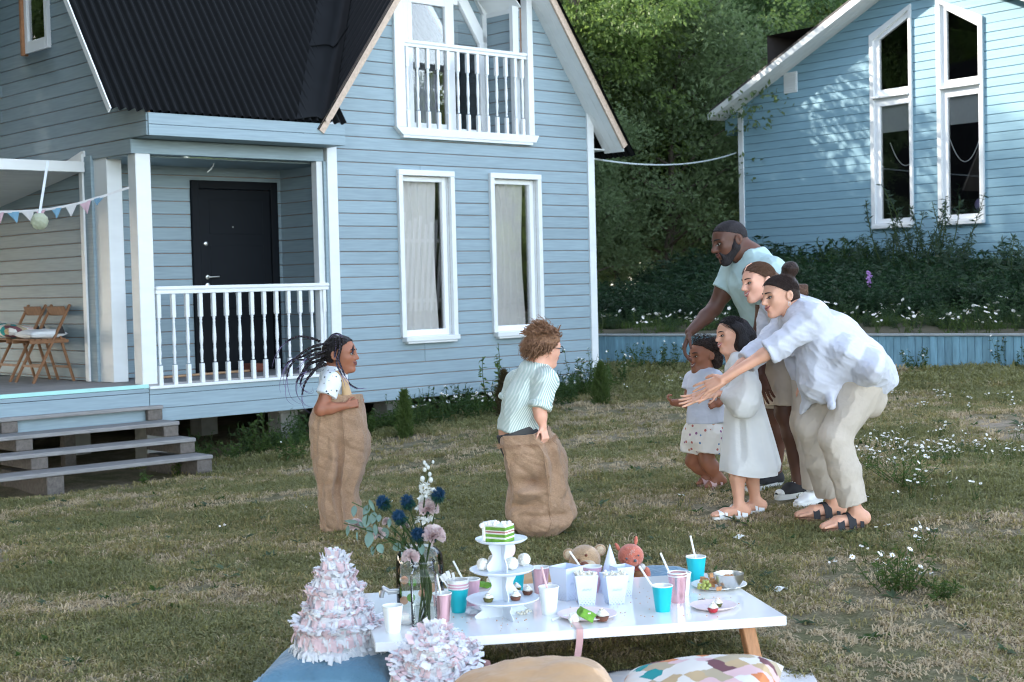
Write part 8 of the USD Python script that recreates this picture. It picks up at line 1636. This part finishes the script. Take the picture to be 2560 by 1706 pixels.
# ---- girl with braids in the sack
def girl_sack():
    D = 9.0; a = lambda x, y, dd=0.: at_d(*gz1(x, y), D+dd); t = thing('person', 'girl with long flying braids and a spotted tee jumping in a sack', 'person')
    H = .222; R = frame((.96, -.22, -.03), (0.02, 0, 1)); hc = a(490, 248); nb = a(440, 388); ls, rs = a(432, 432, .11), a(425, 440, -.11); re, rw = a(345, 640, -.17), a(530, 612, -.16); le, lw = a(420, 640, .15), a(575, 570, .06)
    hip = a(420, 800); S = SDF(*fit([hc, ls, rs, re, rw, lw, hip, a(600, 1200)], .16), .0046); P = head_sdf(S, hc, R, H, .8, .92, 1.0); S.cone(P(-.13, 0, -.16), nb, .040, .045, .02); S.cone(nb, hip, .075, .10, .04)
    for s0, e, w in ((ls, le, lw), (rs, re, rw)): S.chain([nb*.3+s0*.7, s0], [.045, .042], .02); S.chain([s0, e], [.041, .036], .02); S.chain([e, e*.6+w*.4, w], [.036, .034, .022], .02)
    hand_sdf(S, rw, a(605, 590, -.15)-rw, np.array([.1, .85, -.3]), np.array([-.2, -.2, 1]), .125, 1.05, .04); hand_sdf(S, lw, np.array([.8, -.1, -.1]), np.array([0, -.8, -.4]), np.array([0, 0, 1]), .12, 1.0, .04)
    S.chain([hip, a(470, 1050), a(440, 1400)], [.09, .06, .04], .03); obj('body', S.mesh(), SK_BROWN, t, smooth=True); face_parts(t, P, R, H, LIP_D, brow=(.015, .01, .01), smile=.5)
    hair_shell(t, 'hair', hc, R, H, HAIR_BLK, .022, [((-.62, 0, .785), -.01)], wr=wrinkle(.005, 45., seed=6), base=(.445, .365, .37), back=.06)
    br = [[(340, 155), (280, 130), (200, 118), (140, 135), (80, 180), (40, 250), (28, 330)], [(340, 180), (270, 200), (210, 240), (150, 300), (110, 380), (105, 480), (120, 560), (180, 610)], [(350, 210), (290, 220), (230, 255), (170, 275), (110, 310), (75, 380), (60, 450), (70, 510)], [(360, 240), (300, 270), (240, 330), (205, 400), (195, 440), (215, 485)], [(430, 245), (350, 260), (290, 275), (230, 285), (160, 290), (120, 335), (100, 400)], [(400, 260), (330, 290), (260, 320), (220, 370), (180, 430), (170, 490), (180, 545), (225, 600)], [(370, 300), (320, 340), (260, 410), (225, 480), (215, 560), (235, 620), (290, 655)], [(385, 310), (330, 340), (270, 360), (230, 380), (190, 400)], [(360, 270), (310, 300), (255, 330), (215, 410), (205, 480), (250, 525), (272, 500)], [(420, 170), (350, 175), (280, 195), (225, 230), (170, 250), (125, 290)], [(440, 200), (370, 225), (300, 245), (250, 270), (200, 340), (160, 370)], [(380, 285), (330, 320), (290, 380), (245, 430), (220, 470)], [(470, 125), (484, 180), (474, 240), (460, 300), (480, 360), (520, 430), (548, 475)], [(500, 125), (492, 200), (476, 270), (490, 330), (530, 420), (545, 440)], [(540, 130), (568, 165), (577, 205), (574, 235)], [(525, 340), (532, 400), (552, 455), (610, 490), (660, 500)], [(450, 125), (455, 200), (448, 260), (462, 300)], [(410, 150), (430, 110), (470, 100), (500, 118)], [(430, 140), (455, 100), (490, 115)]]
    rng = np.random.default_rng(4); ends = []; PURP = mat('lilac_hair_end', (.13, .11, .22), .5, .1, 20.)
    for k, pts in enumerate(br):
        q = np.array(pts, float); u = np.linspace(0, 1, len(q)); w = np.linspace(0, 1, 60); dd = -.03+.10*rng.uniform(-1, 1); side = -.09 if k in (12, 13, 16) else (.05 if k in (14, 15) else dd*.4)
        from scipy.interpolate import CubicSpline
        cs = CubicSpline(u, q); xy = cs(w); Pp = np.array([a(x, y, side-.02+(dd-side)*v) for (x, y), v in zip(xy, w)]); cut = 60 if k in (17, 18, 14) else int(60*(.62 if k < 12 else .75)); tail = cut < 60
        r = .0100*(1-.5*w)*(.84+.16*np.sin(w*95)); m = MB(); m.tube(Pp[:cut], r[:cut], 7); obj('braid', m, HAIR_BLK, t, smooth=True)
        m2 = MB()
        for off in (-.0032, .0032): s1 = np.array([0, 0, 1.0])*off; ph = 0 if off < 0 else math.pi; m2.tube(Pp[:cut]+np.stack([.003*np.cos(w[:cut]*60+ph), .003*np.sin(w[:cut]*60+ph)-.004, .003*np.sin(w[:cut]*60+ph)], 1), .0011, 4)
        obj('lilac_strand', m2, PURP, t, smooth=True)
        if tail:
            for _ in range(2): j = rng.normal(0, .014, 3); ends.append(Pp[cut-2:]+j*np.linspace(0, 1, 62-cut)[:, None])
    curves('lilac_ends', ends, [.0045, .003, .0012], PURP, t, kind='stuff')
    SPOT = material('spotted_white_tee', {'g': ('geometry', {}), 'v': ('voronoi_texture', {'scale': 34.0, 'randomness': 1.0}), 'lt': ('math', {'math_type': 'less_than', 'value2': .20}), 'm': ('mix', {'color1': (.70, .76, .80), 'color2': (.03, .035, .05)}), 'p': ('principled_bsdf', {'roughness': .85})}, [('g.position', 'v.vector'), ('v.distance', 'lt.value1'), ('lt.value', 'm.fac'), ('m.color', 'p.base_color')])
    C = SDF(*fit([nb, ls, rs, hip, re], .16), .005); C.cone(nb+[0, 0, -.015], hip, .085, .105, .04)
    for s0, e in ((ls, le), (rs, re)): C.cone(nb*.45+s0*.55+[0, 0, -.01], s0, .066, .060, .03); C.cone(s0, s0*.50+e*.50, .060, .062, .02, cutb=True)
    C.cone(P(0, 0, -.3), nb+[0, 0, .02], .045, .05, .008, op='s'); obj('tee_shirt', C.mesh(wrinkle(.004, 11., (1, 1, .6), 8)), SPOT, t, smooth=True)
    TANP = mat('tan_pinafore', (.52, .35, .19), .75, .06, 8., bump=.3, bscale=24., bdist=.01); Q = SDF(*fit([nb, hip, a(560, 560), a(350, 480)], .14), .005); Q.cone(a(468, 520), hip, .108, .125, .03, cuta=True); Q.chain([a(410, 375, -.075), a(470, 385, -.105), a(520, 450, -.11), a(535, 540, -.09)], [.014, .018, .02, .03], .012); Q.chain([a(400, 375, -.06), a(372, 450, -.07), a(365, 560, -.06)], [.014, .018, .03], .012); obj('pinafore', Q.mesh(), TANP, t, smooth=True); return t
girl_sack()
# ---- boy in the sack
def boy():
    D = 8.5; a = lambda x, y, dd=0.: at_d(*bz1(x, y), D+dd); t = thing('person', 'boy with tousled brown hair, glasses and striped shirt hopping away in a sack', 'person')
    H = .218; R = frame((.80, .58, -.14), (0.06, 0, 1)); hc = a(445, 225); nb = a(392, 358); ls, rs = a(262, 455, .10), a(452, 445, -.09); re, rw = a(408, 640, -.14), a(432, 762, -.14); le, lw = a(200, 590, .12), a(330, 740, .14)
    mid = a(310, 600); hip = a(250, 800); S = SDF(*fit([hc, ls, rs, re, rw, le, lw, hip, a(450, 850), a(400, 1250)], .16), .0047); P = head_sdf(S, hc, R, H, .75, .92, 1.0); S.cone(P(-.13, 0, -.16), nb, .042, .046, .02); S.chain([nb, mid, hip], [.075, .09, .10], .04)
    for s0, e, w in ((ls, le, lw), (rs, re, rw)): S.chain([nb*.3+s0*.7, s0], [.045, .042], .02); S.chain([s0, e], [.041, .035], .02); S.chain([e, e*.6+w*.4, w], [.035, .034, .022], .02)
    hand_sdf(S, rw, a(452, 850, -.16)-rw, np.array([-.6, .6, .1]), np.array([-.5, -.6, 0]), .135, .75, .05); hand_sdf(S, lw, np.array([.5, 0, -.8]), np.array([-.5, .5, 0]), np.array([-1, 0, 0]), .13, .8, .05)
    S.chain([hip, a(430, 1020), a(400, 1400)], [.09, .06, .04], .03); obj('body', S.mesh(), SK_FAIR, t, smooth=True); face_parts(t, P, R, H, LIP_P, brow=(.12, .07, .04), smile=.3)
    hair_shell(t, 'hair', hc, R, H, HAIR_GB, .055, [((-.72, 0, .69), -.05)], wr=wrinkle(.014, 15., seed=5), base=(.445, .355, .37), back=.0)
    def flow(g): return np.array([-.35-.2*abs(g[1]), g[1]*.5, -.55 if g[2] < .4 else .25])
    locks(t, 'tousled_locks', hc, R, H*1.04, 460, HAIR_GB, .070, 7, lambda g: -.72*g[0]+.69*g[2] > -.05, flow, .0055, .014, 14, .14)
    locks(t, 'fine_hairs', hc, R, H*1.07, 300, HAIR_GB, .075, 17, lambda g: -.72*g[0]+.69*g[2] > .0, flow, .0013, .03, 12, .3)
    locks(t, 'top_tuft', hc, R, H*1.10, 40, HAIR_GB, .10, 8, lambda g: g[2] > .80, lambda g: np.array([-.7, .1, .6]), .0016, .05, 10, .2)
    gl = MB(); aa = np.linspace(0, 6.284, 25)
    for s_ in (1, -1): gl.tube([P(.43, .14*s_+.095*math.cos(x), .025+.085*math.sin(x)) for x in aa], .0026, 6, cap=False); gl.tube([P(.42, .235*s_, .04), P(.2, .36*s_, .045), P(-.02, .375*s_, .04)], .0026, 6)
    gl.tube([P(.44, .045, .04), P(.45, 0, .05), P(.44, -.045, .04)], .0026, 6); obj('glasses', gl, mat('dark_spectacle_frame', (.02, .03, .035), .3), t, smooth=True)
    STR = material('green_striped_cotton', {'tc': ('geometry', {}), 'm': ('mapping', {'rotation': (0, .32, .35)}), 'w': ('wave_texture', {'scale': 38.0, 'distortion': .5, 'detail': 1.0, 'detail_scale': .6}), 'r': ('rgb_ramp', {'ramp': [(.0, (.66, .70, .66)), (.52, (.66, .70, .66)), (.62, (.32, .44, .40)), (1., (.32, .44, .40))]}), 'n': ('noise_texture', {'scale': 20.0, 'detail': 3.0}), 'b': ('bump', {'strength': .3, 'distance': .01}), 'p': ('principled_bsdf', {'roughness': .85})}, [('tc.position', 'm.vector'), ('m.vector', 'w.vector'), ('w.fac', 'r.fac'), ('r.color', 'p.base_color'), ('tc.position', 'n.vector'), ('n.fac', 'b.height'), ('b.normal', 'p.normal')])
    C = SDF(*fit([nb, ls, rs, hip, re, le, a(140, 830)], .17), .005); fl = (unit((.55, -.8, 0)), .85); C.cone(nb+[-.015, 0, -.05], mid, .105, .125, .05, flat=fl); C.cone(mid, a(270, 800), .125, .135, .05, flat=fl, cutb=True)
    for s0, e, w in ((ls, le, lw), (rs, re, rw)): C.cone(nb*.45+s0*.55+[0, 0, -.02], s0, .072, .066, .04); C.chain([s0, e*.97+s0*.03], [.066, .058], .025, cutb=True); C.cone(e*.82+s0*.18, e*.98+s0*.02, .066, .066, .006, cuta=True, cutb=True)
    C.cone(nb*.5+P(0, 0, -.3)*.5, nb+[0, 0, .04], .045, .05, .008, op='s'); obj('striped_shirt', C.mesh(wrinkle(.010, 9., (1, 1, 1), 12, axis=(.6, 0, 1))), STR, t, smooth=True)
    K = MB(); f = unit(hc-nb); aa = np.linspace(0.4, 5.9, 25); s1 = unit(np.cross(f, (0, 1, .1))); s2 = np.cross(f, s1); e0 = np.array([nb+f*.030+.056*(s1*math.cos(x)+s2*math.sin(x)) for x in aa]); e1 = np.array([nb-f*.010+.078*(s1*math.cos(x)+s2*math.sin(x)) for x in aa]); K.grid(np.stack([e0, e1], 1)); obj('collar', K, STR, t, smooth=True)
    Q = SDF(*fit([hip], .2), .006); Q.cone(a(256, 775), a(300, 900), .128, .13, .03, cuta=True); obj('trousers', Q.mesh(), mat('grey_cotton', (.05, .05, .05), .85), t, smooth=True); return t
boy()
